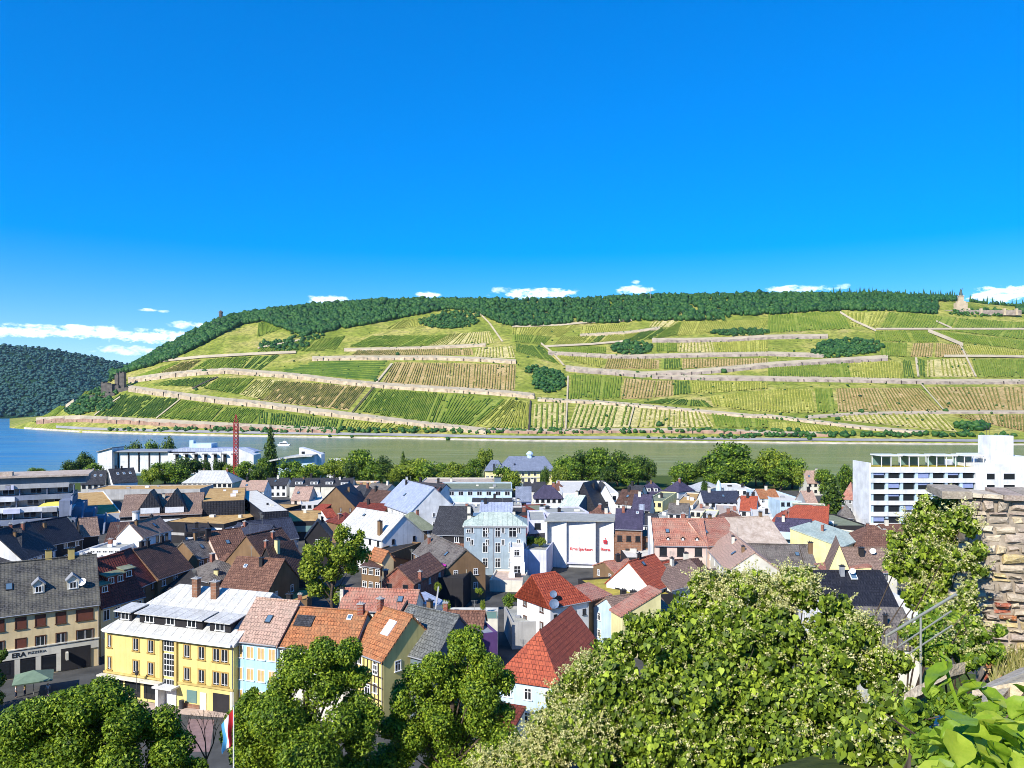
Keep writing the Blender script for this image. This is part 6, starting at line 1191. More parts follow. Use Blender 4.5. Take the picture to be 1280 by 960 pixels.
for a in [(426,570,40,400,'yellow','bright tree behind the low white flat-roofed building'),(530,580,40,380,'round2','bright round tree right of the broad light green tree'),(560,584,34,376,'yellow2','low yellow-green tree in front of the light green row'),(584,584,30,378,'round','low round tree in front of the light green row'),(466,582,34,378,'round2','bright low tree between the dark trees left of the cypress'),(385,582,34,380,'round2','bright tree between the wedge and the sweeping roof'),(715,578,36,372,'round2','bright tree in front of the left plane trees'),(742,580,38,374,'round','low tree in front of the middle of the plane row'),(785,580,40,374,'round2','low bright tree in front of the right plane trees'),(811,575,22,380,'dark','dark tree at the very right end of the dense plane row'),(848,584,30,376,'round2','low bright bush-like tree left of the wavy white roof'),(898,580,44,376,'round','tree behind the blue cone'),(930,575,44,378,'round2','bright tree right of the blue cone'),(1003,582,34,360,'yellow','light tree left of the pinkish tall roof'),(1030,588,30,350,'round2','tree behind the dark cypress'),(975,584,40,372,'round2','bright low tree in front of the light green plane tree'),(955,572,40,395,'round','tree filling the gap between the two big plane trees'),(222,582,34,392,'round2','bright tree in front of the white hall beside the pavilion'),(188,584,26,392,'yellow','light tree left of the pavilion'),(330,574,24,398,'round2','tree at the right end of the white hall'),(118,580,30,412,'round2','bright tree at the left corner of the white hall'),(760,585,34,365,'dark2','dark low tree in front of the plane row'),(640,585,26,350,'yellow','light tree at the foot of the villa')]: tree(*a)
# ---- excursion boat
bp = PD(353, 557, 860); root = thing('boat', 'small white passenger boat on the river right of the tall poplar', 'boat', (bp.x, FX*CZ/51, 0)); mb = MB(); mb.prism([(-7,1.4),(-6.2,-.3),(6.0,-.3),(7.6,1.8)], 'y', -1.9, 1.9); mb.build('hull', M['steel_white'], root); mb = MB(); mb.box(-5, 4.2, -1.5, 1.5, 1.5, 3.5); mb.box(-1, 3, -1.2, 1.2, 3.501, 5.2); mb.build('cabin', M['steel_white'], root); mb = MB(); mb.box(-4.6, 3.8, -1.56, -1.501, 2.1, 3.1); mb.build('window_band', M['glass'], root); mb = MB(); mb.tube((1,0,5.2),(1,0,7.5),.08); mb.build('mast', M['steel_white'], root)
# hedge and pots on terraces
tree(661,670,20,190,'round','left dark hedge bush on the roof terrace beside the bank building', g=11, name='hedge_bush'); tree(674,671,18,189,'yellow','right yellow-green hedge bush on the roof terrace beside the bank building', g=11, name='hedge_bush')
tree(637,743,24,140,'round2','leafy shrub on the pale terrace in front of the grey ribbed shed', g=8, name='shrub'); tree(547,727,10,150,'yellow','small potted yellow-green plant on the terrace stairs', g=9, name='potted_plant'); tree(599,733,12,150,'yellow2','potted bush in the dark yard below the blue-grey house', g=8.5, name='potted_plant'); tree(558,748,12,128,'yellow','yellow potted shrub by the left end of the glass railing', g=10.8, name='potted_plant'); tree(603,747,8,128,'yellow2','yellow upright shrub by the middle of the glass railing', g=10.8, name='potted_plant'); tree(373,668,14,235,'round','bush sprouting beside the ochre gravel wing', g=8, name='shrub')
# the big light green tree in the middle of the left half
rng = np.random.default_rng(31)
def big_tree(lab, cx, D, blobs_px, n, size, mat, seed, ztrunk=None, name='tree', up=.25, trunk_r=.35, core=.6, shell=.5):
    x = (cx-640)/FX*D; g = gz(x, D); root = thing(name, lab, 'tree', (x, D, g), 0, 'trees in the town')
    rg = np.random.default_rng(seed); bl_ = []
    for (px, py, r) in blobs_px:
        p = PD(px, py, D); rr_ = r/FX*D
        for q in range(3):
            dv = rg.uniform(-1, 1, 3)*rr_*np.array([.45, 1.0, .45]); bl_.append((p.x-x+dv[0], dv[1], p.z-g+dv[2], rr_*rg.uniform(.55, .85)))
    put(bpy.data.objects.new('crown', crown_mesh('crown', bl_, n, size, M[mat], seed, core, up, shell)), root)
    top = max(b[2] for b in bl_); mb = MB(); q = Vector((0,0,-.5))
    for i in range(5):
        nx = Vector((rg.uniform(-.2,.2), rg.uniform(-.2,.2), top*.16*(i+1))); mb.tube(q, nx, trunk_r*(1-.13*i), trunk_r*(1-.13*(i+1)), 8); q = nx
    for b in bl_[::3]: mb.tube((0,0,max(1.0, b[2]*.5)), (b[0]*.8, b[1]*.8, b[2]*.95), trunk_r*.4, trunk_r*.1, 5)
    mb.build('trunk', M['bark'], root); return root
big_tree('light green feathery tree standing between the roofs left of centre', 415, 142, [(425,665,12),(440,680,14),(400,690,16),(425,695,18),(390,712,15),(412,722,18),(440,712,12),(398,738,14),(452,668,8),(446,690,14),(384,690,9),(418,745,14)], 9000, .30, 'leaf_yellow', 31, up=.1)
# ================================================================ square, kerb, flag, parasol, people
def sheet(name, poly, mat, up, step=2.0):
    "ground-hugging sheet, clipped to a polygon of photo points on the ground"
    pts = []
    for x, y in poly:
        z = 5.3
        for _ in range(6): p = P(x, y, z); z = gz(p.x, p.y)
        pts.append(Vector((p.x, p.y, 0)))
    bm = bmesh.new(); f = bm.faces.new([bm.verts.new(p) for p in pts])
    y0 = min(p.y for p in pts); y1 = max(p.y for p in pts)
    yy = math.floor(y0)+1.0
    cuts = sorted(set([78.0, 110.0]+[float(v) for v in np.arange(math.ceil(y0/2)*2, y1, 2.0)]))
    for c in cuts:
        if y0 < c < y1: bmesh.ops.bisect_plane(bm, geom=bm.faces[:]+bm.edges[:]+bm.verts[:], plane_co=(0, c, 0), plane_no=(0, 1, 0))
    for v in bm.verts: v.co.z = gz(v.co.x, v.co.y)+up
    bmesh.ops.recalc_face_normals(bm, faces=bm.faces); me = bpy.data.meshes.new(name); bm.to_mesh(me); bm.free()
    if me.polygons and me.polygons[0].normal.z < 0: me.flip_normals()
    metre_uv(me); me.materials.append(M[mat]); return tag(put(bpy.data.objects.new(name, me)), kind='structure')
sheet('square', [(-200,900),(-60,850),(118,842),(135,870),(215,887),(300,893),(420,905),(560,930),(560,985),(300,1000),(-250,1000)], 'asphalt', .03)
sheet('pavement', [(128,868),(215,884),(300,891),(300,899),(262,897),(205,892),(122,876)], 'pavers_pink', .10)
sheet('paved_strip', [(236,899),(268,900),(262,940),(228,940)], 'pavers_red', .036)
fl_ = PD(292, 884, 56); base_ = gz(fl_.x, fl_.y)
root = thing('flagpole', 'slim white flagpole at the edge of the square between the two lower left trees', 'flagpole', (fl_.x, fl_.y, base_)); hh = fl_.z-base_
mb = MB(); mb.tube((0,0,0), (0,0,hh), .07, .045, 8); mb.build('pole', M['steel_white'], root); mb = MB(); mb.lathe([(0,-.1),(.1,0),(0,.1)], 8, (0,0,hh+.08)); mb.build('finial', M['steel_grey'], root)
nu, nv = 16, 15; V = []; F = []; mi = []
for i in range(nu):
    for j in range(nv):
        u, v = i/(nu-1), j/(nv-1)
        V.append((-.06-(v*.85)*(1-.35*u)-.10*u+.09*math.sin(7*u+5*v)*u, .16*math.sin(8*v+3*u)*(.3+u), hh-.15-v*1.15-u*2.5*(1-.18*v)))
for i in range(nu-1):
    for j in range(nv-1): F.append([i*nv+j, i*nv+j+1, (i+1)*nv+j+1, (i+1)*nv+j]); mi.append(j*3//(nv-1))
me = bpy.data.meshes.new('flag'); me.from_pydata(V, [], F)
for m_ in ('cloth_red', 'cloth_white', 'cloth_blue'): me.materials.append(M[m_])
me.polygons.foreach_set('material_index', mi); me.polygons.foreach_set('use_smooth', [True]*len(F))
fo = tag(put(bpy.data.objects.new('flag', me)), 'red, white and light blue flag hanging limp from the flagpole', 'flag'); fo.location = root.location
lp = P(171, 880, 5.2); root = thing('street_lamp', 'dark street lamp in front of the yellow building', 'street lamp', (lp.x, lp.y, gz(lp.x, lp.y)))
mb = MB(); mb.tube((0,0,0),(0,0,4.0),.07,.05); mb.build('post', M['steel_dark'], root); mb = MB(); mb.lathe([(.08,4.0),(.22,4.1),(.28,4.5),(.1,4.7),(0,4.72)], 10); mb.build('lantern', M['steel_dark'], root)
pp = P(42, 868, 5.1)
parasol((pp.x, pp.y, gz(pp.x, pp.y)), 3.4, 2.5, 'cloth_green', 'large square pale green parasol in front of the pizzeria', sq=True)
# bollards and a waste bin by the porch
o = thing('waste_bin', 'dark waste bin beside the white entrance porch of the yellow building', 'bin', (0,0,0)); b_ = P(227, 886, 5.2); o.location = (b_.x, b_.y, gz(b_.x, b_.y)+.08); mb = MB(); mb.lathe([(.3,0),(.34,1.0),(.36,1.02),(.36,1.12),(0,1.2)], 12); mb.build('body', M['steel_dark'], o)
def skin_obj(name, joints, bones, mat, parent, sub=1):
    me = bpy.data.meshes.new(name); me.from_pydata([j[0] for j in joints], bones, []); o = bpy.data.objects.new(name, me); COL.objects.link(o)
    sm = o.modifiers.new('skin', 'SKIN'); 
    for i, j in enumerate(joints): me.skin_vertices[0].data[i].radius = (j[1], j[1]*(j[2] if len(j) > 2 else 1))
    me.skin_vertices[0].data[0].use_root = True
    s2 = o.modifiers.new('sub', 'SUBSURF'); s2.levels = sub; s2.render_levels = sub
    dg = bpy.context.evaluated_depsgraph_get(); m2 = bpy.data.meshes.new_from_object(o.evaluated_get(dg)); bpy.data.objects.remove(o)
    m2.materials.clear(); m2.materials.append(M[mat]); m2.polygons.foreach_set('use_smooth', [True]*len(m2.polygons)); return put(bpy.data.objects.new(name, m2), parent)
def person(px, py, yaw, lab, shirt, trousers, stride=.12):
    p = P(px, py, 5.1); root = thing('person', lab, 'person', (p.x, p.y, gz(p.x, p.y)+.03), yaw)
    J = [((0,0,.95),.12,.8),((0,0,1.2),.125,.8),((0,0,1.42),.14,.65),((0,-.01,1.52),.055),((0,-.02,1.66),.095,1.1),((0,-.02,1.74),.075),
         ((.19,0,1.40),.05),((.26,.02,1.12),.042),((.25,-.08,.88),.034),((.25,-.10,.79),.03),((-.19,0,1.40),.05),((-.27,.02,1.12),.042),((-.24,-.10,.90),.034),((-.24,-.13,.81),.03),
         ((.09,-stride,.52),.065),((.09,-stride*1.2,.07),.045),((.09,-stride*1.2-.14,.04),.035),((-.09,stride,.52),.065),((-.09,stride*1.6,.07),.045),((-.09,stride*1.6-.14,.04),.035)]
    skin_obj('body', J, [(0,1),(1,2),(2,3),(3,4),(4,5),(2,6),(6,7),(7,8),(8,9),(2,10),(10,11),(11,12),(12,13),(0,14),(14,15),(15,16),(0,17),(17,18),(18,19)], 'skin', root)
    skin_obj('shirt', [((0,0,.93),.145,.85),((0,0,1.2),.145,.82),((0,0,1.40),.155,.7),((0,0,1.48),.08),((.19,0,1.41),.075),((.24,.015,1.2),.062),((-.19,0,1.41),.075),((-.25,.015,1.2),.062)], [(0,1),(1,2),(2,3),(2,4),(4,5),(2,6),(6,7)], shirt, root)
    skin_obj('trousers', [((0,0,.96),.14,.85),((.09,-stride,.52),.082),((.09,-stride*1.2,.14),.065),((-.09,stride,.52),.082),((-.09,stride*1.6,.14),.065)], [(0,1),(1,2),(0,3),(3,4)], trousers, root)
    skin_obj('hair', [((0,.02,1.70),.098,1.0),((0,.03,1.76),.08)], [(0,1)], 'hair_brown', root)
person(60, 869, .4, 'person in white shirt standing right of the green parasol', 'cloth_white', 'jeans'); person(20, 872, 2.0, 'person in pale shirt and dark trousers left of the green parasol', 'cloth_white', 'jeans', .05); person(31, 869, -1.2, 'person in yellowish top under the green parasol', 'cloth_yellow', 'jeans', .04)
# ================================================================ trees just below the viewpoint
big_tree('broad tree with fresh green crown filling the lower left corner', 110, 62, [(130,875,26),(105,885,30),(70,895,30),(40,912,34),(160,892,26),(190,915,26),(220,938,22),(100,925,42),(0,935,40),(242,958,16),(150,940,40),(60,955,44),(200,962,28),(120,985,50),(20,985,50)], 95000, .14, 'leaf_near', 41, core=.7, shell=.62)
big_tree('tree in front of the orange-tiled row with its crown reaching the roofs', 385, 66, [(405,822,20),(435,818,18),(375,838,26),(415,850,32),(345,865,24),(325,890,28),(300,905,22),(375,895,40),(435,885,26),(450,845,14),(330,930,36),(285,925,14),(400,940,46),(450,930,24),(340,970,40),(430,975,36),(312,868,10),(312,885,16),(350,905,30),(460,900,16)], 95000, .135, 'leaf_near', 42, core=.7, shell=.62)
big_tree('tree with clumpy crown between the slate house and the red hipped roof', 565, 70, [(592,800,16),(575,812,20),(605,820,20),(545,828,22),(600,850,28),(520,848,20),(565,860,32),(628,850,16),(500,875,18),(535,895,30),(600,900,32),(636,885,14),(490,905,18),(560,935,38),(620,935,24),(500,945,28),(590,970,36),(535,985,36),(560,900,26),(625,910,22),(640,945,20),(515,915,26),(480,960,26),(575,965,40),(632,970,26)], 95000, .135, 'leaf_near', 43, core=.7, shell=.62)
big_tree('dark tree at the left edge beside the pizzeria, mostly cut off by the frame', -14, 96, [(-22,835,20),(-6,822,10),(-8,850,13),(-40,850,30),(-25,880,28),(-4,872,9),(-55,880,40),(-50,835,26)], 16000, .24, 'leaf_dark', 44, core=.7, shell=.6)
# bare twiggy shrub on the square
b_ = PD(258, 950, 66); root = thing('bare_shrub', 'thin leafless shrub with twisted twigs beside the lower left tree', 'shrub', (b_.x, b_.y, gz(b_.x, b_.y))); hz = b_.z-gz(b_.x, b_.y); rr = random.Random(3); mb = MB()
def twig(p, d, l, r, n):
    q = p+d*l; mb.tube(p, q, r, r*.7, 5)
    if n: 
        for _ in range(2): twig(q, (d+Vector((rr.uniform(-.6,.6), rr.uniform(-.4,.4), rr.uniform(-.1,.4)))).normalized(), l*.72, r*.65, n-1)
mb.tube((0,0,0), (0,0,hz), .12, .09, 6)
for a_ in (-.55, -.1, .35): twig(Vector((0,0,hz)), Vector((a_, .1, .9)).normalized(), 1.5, .07, 4)
mb.build('branches', M['bark'], root)
# ================================================================ foreground: blossoming climber, wall, railing, ledges, big leaves
def heart_cloud(rng, C, N, L, droop=.5):
    "heart-shaped leaves: centre, facing normal, length"
    n = len(C); N = N/np.linalg.norm(N, axis=1)[:, None]
    dn = np.tile(np.array([0, 0, -1.0]), (n, 1))+rng.normal(0, .45, (n, 3)); a = dn-(dn*N).sum(1)[:, None]*N; a /= np.linalg.norm(a, axis=1)[:, None]+1e-9; b = np.cross(N, a); L = L[:, None]
    prof = [(-.42,0,0),(-.5,.22,.03),(-.22,.42,.06),(.12,.32,.05),(.58,0,-.10),(.12,-.32,.05),(-.22,-.42,.06),(-.5,-.22,.03)]
    V = np.stack([C+a*p*L+b*q*L+N*h*L for p, q, h in prof], 1).reshape(-1, 3); o = (np.arange(n)*8)[:, None]
    F = np.concatenate([o+np.array([[0,1,2,3]]), o+np.array([[0,3,4,4]])[:, :4], ], 0) if False else None
    q1 = o+np.array([[0,1,2,3]]); q2 = o+np.array([[7,0,5,6]]); t1 = o+np.array([[0,3,4,5]])
    return V, np.concatenate([q1, q2, t1], 0), 3
def bush(name, lab, cat, blobs_px, n, leaf, nspray, seed, mat='leaf_vine', white=lambda x, y: .5, base=None, twigs=14, core=True, dry=.4):
    rg = np.random.default_rng(seed); bl = []
    for px, py, r, D in blobs_px:
        p = PD(px, py, D); rr_ = r/FX*D
        for q in range(9):
            k9 = q < 3; dv = rg.uniform(-1, 1, 3)*rr_*(.4 if k9 else .85); bl.append((p.x+dv[0], p.y+dv[1]+rr_*(.5 if k9 else .1), p.z+dv[2], rr_*(rg.uniform(.55, .8) if k9 else rg.uniform(.18, .4)), px, py))
    B = np.array([b[:3] for b in bl]); Rr = np.array([b[3] for b in bl]); o0 = Vector(base) if base else Vector((B[:, 0].mean(), B[:, 1].mean(), gz(B[:, 0].mean(), B[:, 1].mean())))
    root = thing(name, lab, cat, o0); O = np.array(o0)
    idx = rg.choice(len(bl), n, p=Rr**2/(Rr**2).sum()); d = rg.normal(size=(n, 3)); d[:, 1] -= .3; d /= np.linalg.norm(d, axis=1)[:, None]
    C = B[idx]+d*(Rr[idx]*(.55+.55*rg.random(n)**.5))[:, None]-O; N = d*.6+rg.normal(size=(n, 3))*.6+np.array([-.2, -.3, .2])
    V, F, k_ = heart_cloud(rg, C, N, leaf*(.55+1.1*rg.random(n)**3)); tn = np.clip(rg.normal(.5, .22, n), 0, 1)
    me = np_mesh('foliage', V, F, M[mat], np.tile(tn, k_)); put(bpy.data.objects.new('foliage', me), root)
    if core:
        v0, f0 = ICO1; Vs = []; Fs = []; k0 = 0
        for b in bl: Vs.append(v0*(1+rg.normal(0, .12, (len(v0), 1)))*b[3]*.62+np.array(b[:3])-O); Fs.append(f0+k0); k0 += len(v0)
        put(bpy.data.objects.new('inner_foliage', np_mesh('inner_foliage', np.concatenate(Vs), np.concatenate(Fs), M[mat], np.full(len(bl)*len(f0), .02))), root)  # near-black blobs stand in for the shade between leaves
    # flower sprays
    wts = np.array([max(0, white(b[4], b[5])) for b in bl])*Rr**2
    if nspray and wts.sum() > 0:
        idx = rg.choice(len(bl), nspray, p=wts/wts.sum()); Cs = []; 
        for i in idx:
            d = rg.normal(size=3); d[2] = abs(d[2])*.8+.05; d[1] -= .5; d /= np.linalg.norm(d); s0 = B[i]+d*Rr[i]*rg.uniform(.85, 1.1)-O
            dr = d*.7+rg.normal(size=3)*.4+np.array([0, 0, .5]); dr /= np.linalg.norm(dr); ln = rg.uniform(.08, .26)
            m_ = int(ln*110); t = np.linspace(0, 1, m_)[:, None]; Cs.append(s0+dr*ln*t+np.array([0, 0, -.25*ln])*t**2+rg.normal(size=(m_, 3))*.016*(1.1-t*.6))
        C = np.concatenate(Cs); n2 = len(C); N = rg.normal(size=(n2, 3)); N /= np.linalg.norm(N, axis=1)[:, None]; a = np.cross(N, rg.normal(size=(n2, 3))); a /= np.linalg.norm(a, axis=1)[:, None]; b = np.cross(N, a); s = rg.uniform(.006, .015, n2)[:, None]
        V = np.stack([C-a*s, C+b*s, C+a*s, C-b*s], 1).reshape(-1, 3); F = np.arange(4*n2).reshape(n2, 4)
        put(bpy.data.objects.new('blossom', np_mesh('blossom', V, F, M['blossom'], rg.random(n2))), root)
    mb = MB(); rr = random.Random(seed)
    for i in range(twigs):
        b = bl[rr.randrange(len(bl))]; q = Vector(b[:3])-o0; p0 = Vector((q.x*.3, q.y*.3+.3, -.3)); m1 = (p0+q)/2+Vector((rr.uniform(-.3,.3), rr.uniform(-.3,.3), rr.uniform(0,.4)))
        mb.tube(p0, m1, .016, .012, 5); mb.tube(m1, q, .012, .006, 5)
        e = q+Vector((rr.uniform(-.3,.3), -b[3]*1.1, rr.uniform(0,.5)))*1.0; mb.tube(q, e, .008, .004, 4)
    mb.build('branches', M['bark'], root); return root
bpx = [(1000,745,26,10.6),(950,755,34,10.6),(905,760,36,10.8),(860,778,34,11),(1045,775,30,10.4),(815,800,32,11),(770,825,30,11),(1080,800,28,10),(735,850,28,11),(900,810,45,10.3),(965,815,48,10),(1030,825,45,9.8),(840,845,45,10.3),(1100,845,32,9.6),(780,875,42,10.4),(710,885,28,10.8),(690,915,26,10.8),(900,875,50,9.8),(970,885,52,9.6),(1045,890,50,9.3),(1115,890,30,9.2),(740,925,42,10.2),(830,920,50,9.8),(1125,930,28,9),(910,945,55,9.4),(1000,955,55,9.1),(1080,950,48,9),(690,955,30,10.4),(770,970,45,10),(650,960,26,10.6),(610,966,20,10.8),(860,985,55,9.4),(960,1000,60,9),(1060,1010,55,8.8),(1140,970,20,9),(985,722,12,10.8),(1010,720,10,10.8),(880,730,14,11),(920,728,14,11),(1120,885,26,8.8),(1132,925,24,8.6),(1128,965,30,8.4),(1095,975,40,8.6),(1105,960,44,6.4),(1148,950,26,6.0),(1060,990,44,6.8),(1120,905,26,7.4)]
bush('blossoming_bush', 'huge climbing bush with heart-shaped leaves and cream blossom in the centre foreground', 'bush', bpx, 110000, .064, 3600, 51, white=lambda x, y: (.8 if x < 770 else .1) + (.9 if y < 775 and x < 1020 else 0) + (.35 if x > 1050 and y < 880 else 0) + (1.0 if y > 930 and x < 720 else 0), twigs=26)
wpx = [(1195,628,16,12.6),(1170,640,20,12.7),(1150,660,20,12.8),(1130,680,18,12.8),(1185,665,24,12.4),(1210,655,18,12.5),(1160,695,26,12.5),(1130,715,18,12.7),(1195,700,26,12.3),(1170,735,24,12.2),(1145,750,16,12.4),(1195,735,22,12.1),(1175,770,18,11.8),(1215,690,14,12.4),(1120,700,10,12.8),(1222,725,8,12.2)]
wpx += [(1208,640,12,11.3),(1216,662,12,11.3),(1222,690,13,11.2),(1224,715,11,11.1),(1212,740,14,11),(1200,700,16,11.3),(1205,765,14,10.8),(1190,650,14,11.4)]
bush('wall_bush', 'tall creamy-flowered creeper hanging at the ruined left end of the stone wall', 'bush', wpx, 18000, .065, 1000, 52, white=lambda x, y: 1.2 if x > 1180 else .9, base=(6.3, 12.6, 41.2), twigs=10)
bush('low_bush', 'dark green low bush at the foot of the stone wall behind the railing', 'bush', [(1180,785,22,9.9),(1205,790,24,10),(1230,800,22,10),(1175,815,22,9.6),(1210,820,20,9.7),(1245,818,14,9.9),(1150,800,14,9.9),(1135,790,10,10.1)], 9000, .06, 150, 53, mat='leaf_green', base=(6.0, 10.2, 41.9), twigs=8)
# ---- stone wall, laid stone by stone in one mesh
k = NT('stone_mat', .95, .1); t = k.attr('tint')['Fac']; f = k.noise(6, detail=7, rough=.7); g = k.noise(30, detail=4)
c = k.ramp(t, [(0, (.36,.30,.23)), (.14, (.52,.43,.31)), (.3, (.58,.47,.30)), (.45, (.46,.37,.29)), (.58, (.62,.48,.22)), (.7, (.40,.31,.25)), (.78, (.66,.55,.40)), (.86, (.45,.17,.06)), (.93, (.40,.32,.26)), (.97, (.42,.10,.05))])
[n for n in k.t.nodes if n.type == 'VALTORGB'][-1].color_ramp.interpolation = 'CONSTANT'
c = k.mix(k.ramp(f, [(.35, (.65,)*3), (.58, (0,)*3)]), c, (.17,.14,.11)); c = k.mix(k.ramp(g, [(.5, (0,)*3), (.7, (.4,)*3)]), c, (.66,.60,.48)); k.col(c); k.bump(k.math('ADD', f, g), .8, .02)
plain('mortar', (.36, .30, .23), .95, .05, 0, .5, 8)
w0 = PD(1178, 612, 11.9); w1 = PD(1560, 640, 11.0); w1.z = w0.z; wd = (w1-w0); wl_ = wd.length; wth = math.atan2(wd.y, wd.x)
root = thing('stone_wall', 'old rubble stone wall of ochre, grey and reddish stones at the right edge', 'wall', (w0.x, w0.y, 41.6), wth); Hw = w0.z-41.6
rr = random.Random(12); mb = MB(); mm = MB(); z = 0.0
def edge(z): return .22+.12*math.sin(z*3.1)+.06*math.sin(z*7.7+1)+(.3 if z < 1.2 else 0)
while z < Hw-.12:
    h_ = rr.choice((.07,.09,.11,.13,.15,.18)); h_ = min(h_, Hw-.1-z)
    if h_ < .04: break
    x = edge(z+h_/2)
    while x < wl_:
        l_ = rr.uniform(.12, .33)*(1.2 if h_ > .14 else 1); ng = rr.uniform(.012, .03); y0 = -.06+rr.uniform(-.035, .045); hh2 = h_-rr.uniform(.01, .035); tn = rr.random()
        # rounded block: chamfered front face with jittered corners
        def jt(a): return a+rr.uniform(-.022, .022)
        x0, x1, z0, z1 = x+ng, x+l_-ng, z+.008, z+hh2; cf = min(.045, h_*.24, l_*.2)
        sub = 2; vs = [(jt(x0), .12, jt(z0)), (jt(x1), .12, jt(z0)), (jt(x1), .12, jt(z1)), (jt(x0), .12, jt(z1)), (jt(x0), y0+cf, jt(z0)), (jt(x1), y0+cf, jt(z0)), (jt(x1), y0+cf, jt(z1)), (jt(x0), y0+cf, jt(z1)), (jt(x0+cf), jt(y0), jt(z0+cf)), (jt(x1-cf), jt(y0), jt(z0+cf)), (jt(x1-cf), jt(y0), jt(z1-cf)), (jt(x0+cf), jt(y0), jt(z1-cf))]
        mb.solid(vs, [(0,1,5,4),(1,2,6,5),(2,3,7,6),(3,0,4,7),(4,5,9,8),(5,6,10,9),(6,7,11,10),(7,4,8,11),(8,9,10,11)], 0, tn)
        x += l_
    z += h_
x = -.05
while x < wl_:
    l_ = rr.uniform(.14, .45); hh2 = rr.uniform(.035, .10); R_ = Matrix.Rotation(rr.uniform(-.05, .05), 3, 'Y') @ Matrix.Rotation(rr.uniform(-.06, .06), 3, 'X'); mb.rbox((x+l_/2, .29+rr.uniform(-.04,.03), Hw-.1+hh2/2), l_/2-.006, .40, hh2/2+.01, R_, 0, rr.choice((.02,.5,.72,.94,.96,.05,.8))); x += l_
mb.build('stonework', M['stone_mat'], root); zs = np.linspace(-.8, Hw-.13, 14)
for i in range(13): e_ = max(edge(zs[i]), edge(zs[i+1]))+.06; mm.box(e_, wl_, .0, .62, zs[i], zs[i+1]-.001)
mm.build('mortar_core', M['mortar'], root)
# ---- railing
a0 = PD(1108,795,9.9); a1 = PD(1195,743,9.1); root = thing('railing', 'grey tubular metal railing of three sloping rails beside the stone wall', 'railing', (a0.x, a0.y, gz(a0.x, a0.y)+.1)); inv = Vector(root.location)
for (p, q, r_) in (((1108,795,9.9),(1195,743,9.1),.018),((1122,809,9.8),(1189,764,9.15),.011),((1124,825,9.8),(1190,782,9.15),.011)): mb = MB(); mb.tube(PD(*p)-inv, PD(*q)-inv, r_, r_, 10); mb.build('rail', M['steel_grey'], root)
for (x_, y0, D) in ((1151,770,9.5),(1108,795,9.9)): mb = MB(); p = PD(x_, y0, D)-inv; mb.tube(p, (p.x, p.y, p.z-1.0), .014, .014, 10); mb.build('post', M['steel_grey'], root)
# ---- stone ledges and steps
rr = random.Random(5)
def ledge(a, b, wdt, th_, lab, name='stone_ledge', cat='ledge'):
    p = PD(*a); q = PD(*b); d = q-p; yaw = math.atan2(d.y, d.x); root = thing(name, lab, cat, p, yaw); mb = MB(); L = math.hypot(d.x, d.y); n = 7
    tops = [(i/n*L, d.z*i/n+rr.uniform(-.01,.01), rr.uniform(-.02,.02)) for i in range(n+1)]
    for i in range(n):
        (x0, z0, j0), (x1, z1, j1) = tops[i], tops[i+1]; vs = [(x0,j0,z0-th_),(x1,j1,z1-th_),(x1,wdt,z1-th_),(x0,wdt,z0-th_),(x0,j0+.02,z0),(x1,j1+.02,z1),(x1,wdt+j1,z1),(x0,wdt+j0,z0)]
        mb.solid(vs, [(0,1,5,4),(2,3,7,6),(4,5,6,7)]+([(3,0,4,7)] if i == 0 else [])+([(1,2,6,5)] if i == n-1 else []), 0, rr.choice((.2,.4,.8)))
    mb.build('slab', M['stone_mat'], root)
ledge((1128,868,7.0),(1186,832,6.6),.22,.1,'sloping stone ledge below the railing, lit along its top edge'); ledge((1150,912,5.6),(1236,892,5.3),.7,.15,'pale flat stone slab behind the large green leaves'); ledge((1215,862,6.0),(1330,845,5.5),.9,.15,'pale stone slab at the right edge behind the large leaves')
# ---- weeds and dry grass on the bank
rg = np.random.default_rng(61); n = 26000; X = rg.uniform(2.2, 9.5, n); Y = rg.uniform(3.2, 13.5, n); Z = np.array([gz(x, y) for x, y in zip(X, Y)]); C = np.stack([X, Y, Z], 1)
hgt = rg.uniform(.05, .22, n)[:, None]; lean = rg.normal(0, .35, (n, 3)); lean[:, 2] = 1; lean /= np.linalg.norm(lean, axis=1)[:, None]; sd = rg.normal(size=(n, 3)); sd[:, 2] = 0; sd /= np.linalg.norm(sd, axis=1)[:, None]; wv = rg.uniform(.006, .016, n)[:, None]
V = np.stack([C-sd*wv, C+sd*wv, C+lean*hgt], 1).reshape(-1, 3); foliage('leaf_grass', (.08,.09,.02), (.22,.22,.04), (.45,.38,.16), .2, 1.0)
tag(put(bpy.data.objects.new('grass', np_mesh('grass', V, np.arange(3*n).reshape(n, 3), M['leaf_grass'], rg.random(n)))), 'dry grass and weeds on the bank below the wall', kind='stuff')
bush('undergrowth', 'dark leafy undergrowth among the stone slabs below the large leaves', 'bush', [(1150,900,20,5.2),(1180,880,16,5.4),(1200,915,20,4.6),(1240,900,20,4.4),(1225,945,26,4),(1170,945,24,4.2),(1270,930,26,3.9),(1275,895,14,4.6),(1215,880,10,5.2)], 6000, .05, 0, 54, mat='leaf_green', base=(2.7, 4.8, 43.0), twigs=6)
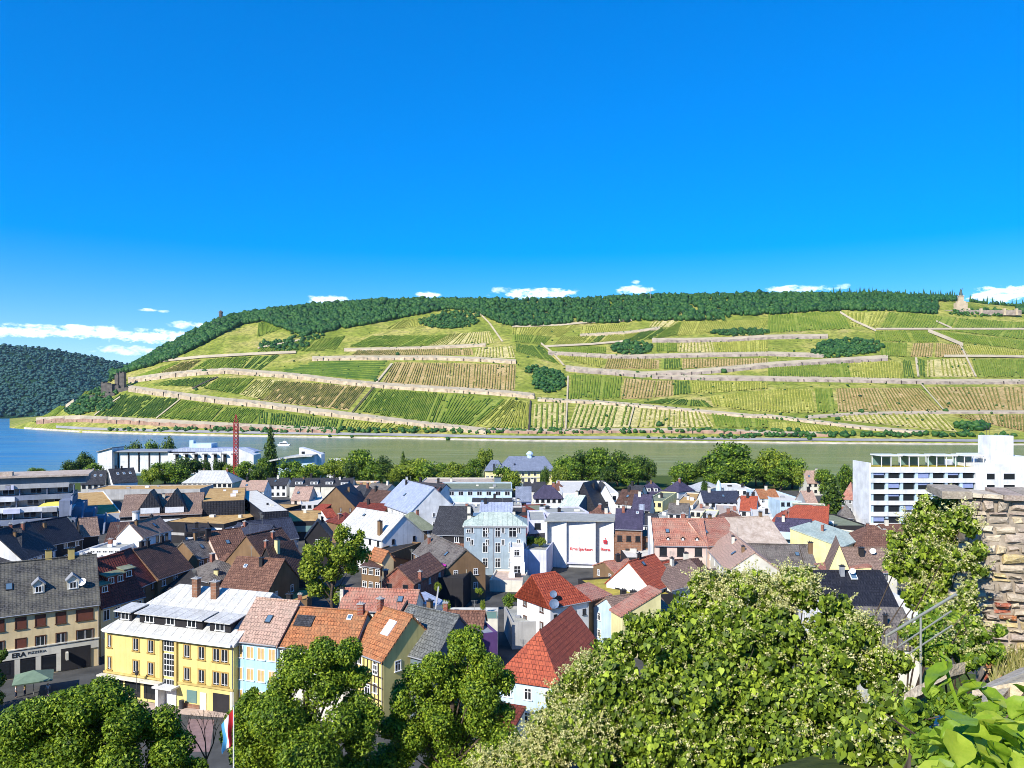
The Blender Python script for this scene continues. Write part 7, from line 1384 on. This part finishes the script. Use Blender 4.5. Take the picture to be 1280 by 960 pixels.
# ---- plant with very large leaves in the lower right corner
def big_leaf_mesh(seed):
    rr = random.Random(seed); nu, nv = 9, 7; V = []; F = []
    for i in range(nu):
        t = i/(nu-1); wd_ = (math.sin(PI*min(1, t*1.05)**.62)**.85)*.46*(1+.10*math.sin(t*11+seed)); 
        for j in range(nv):
            s = j/(nv-1)*2-1; x = t-.12*abs(s)**1.5*(1-t)*1.6; y = s*wd_; z = -.35*t*t+.12*t+abs(s)**1.4*.16*(1-.4*t)+.035*math.sin(t*9+s*3+seed)+.02*math.sin(t*22)*abs(s)
            V.append((x, y, z))
    for i in range(nu-1):
        for j in range(nv-1): F.append([i*nv+j, (i+1)*nv+j, (i+1)*nv+j+1, i*nv+j+1])
    me = bpy.data.meshes.new('leaf'); me.from_pydata(V, [], F); me.materials.append(M['leaf_big']); me.polygons.foreach_set('use_smooth', [True]*len(F)); a = me.attributes.new('tint', 'FLOAT', 'FACE'); a.data.foreach_set('value', [rr.uniform(.3, .75)]*len(F)); return me
LEAVES = [big_leaf_mesh(i) for i in range(6)]
pb = PD(1230, 1010, 3.0); root = thing('large_leaved_plant', 'plant with very large glossy bright green leaves in the lower right corner', 'plant', pb); inv = Vector(root.location); rr = random.Random(9)
stems = [[(1235,1010,3.0),(1222,950,3.1),(1205,900,3.2),(1190,860,3.3),(1176,815,3.4)],[(1250,1010,2.8),(1250,950,2.9),(1252,910,3.0),(1235,870,3.2),(1215,850,3.3)],[(1200,1010,2.7),(1190,970,2.7),(1180,930,2.8),(1195,905,3.0)],[(1290,1010,2.6),(1280,960,2.7),(1275,900,2.9),(1285,860,3.0)],[(1300,1000,2.5),(1255,975,2.5),(1215,965,2.5),(1165,960,2.5)]]
mb = MB(); spots = []
for st in stems:
    pts = [PD(*s)-inv for s in st]; mb = MB(); mb.path(pts, .008, 6); mb.build('stem', M['leaf_big'], root)
    for i in range(len(pts)-1):
        for t in (.15, .5, .85): spots.append((pts[i].lerp(pts[i+1], t), i/len(pts)))
for _ in range(110): p = PD(rr.uniform(1175,1300), rr.uniform(905,990), rr.uniform(2.5,3.2))-inv; spots.append((p, .5))
for i, (p, f_) in enumerate(spots):
    o = put(bpy.data.objects.new('leaf', LEAVES[i % 6]), root); s = rr.uniform(.05, .135)*(1.1 if rr.random() < .3 else .9); o.scale = (s, s, s); o.location = p
    yaw = rr.uniform(-PI, PI); o.rotation_euler = (rr.uniform(-.5, .5), rr.uniform(-.15, .75), yaw)
# ================================================================ air
hb = MB(); hb.box(-5200, 5200, -300, 6000, -7.5, 372); haze = hb.build('haze', bpy.data.materials.new('haze_air'))
hm = haze.data.materials[0]; hm.use_nodes = True; hn = hm.node_tree; hn.nodes.remove(hn.nodes['Principled BSDF'])
pvn = hn.nodes.new('ShaderNodeVolumePrincipled'); pvn.inputs['Color'].default_value = (.5, .72, 1, 1); pvn.inputs['Density'].default_value = 2.0e-5; pvn.inputs['Anisotropy'].default_value = .1
hn.links.new(pvn.outputs[0], [n for n in hn.nodes if n.type == 'OUTPUT_MATERIAL'][0].inputs['Volume']); tag(haze, kind='stuff')
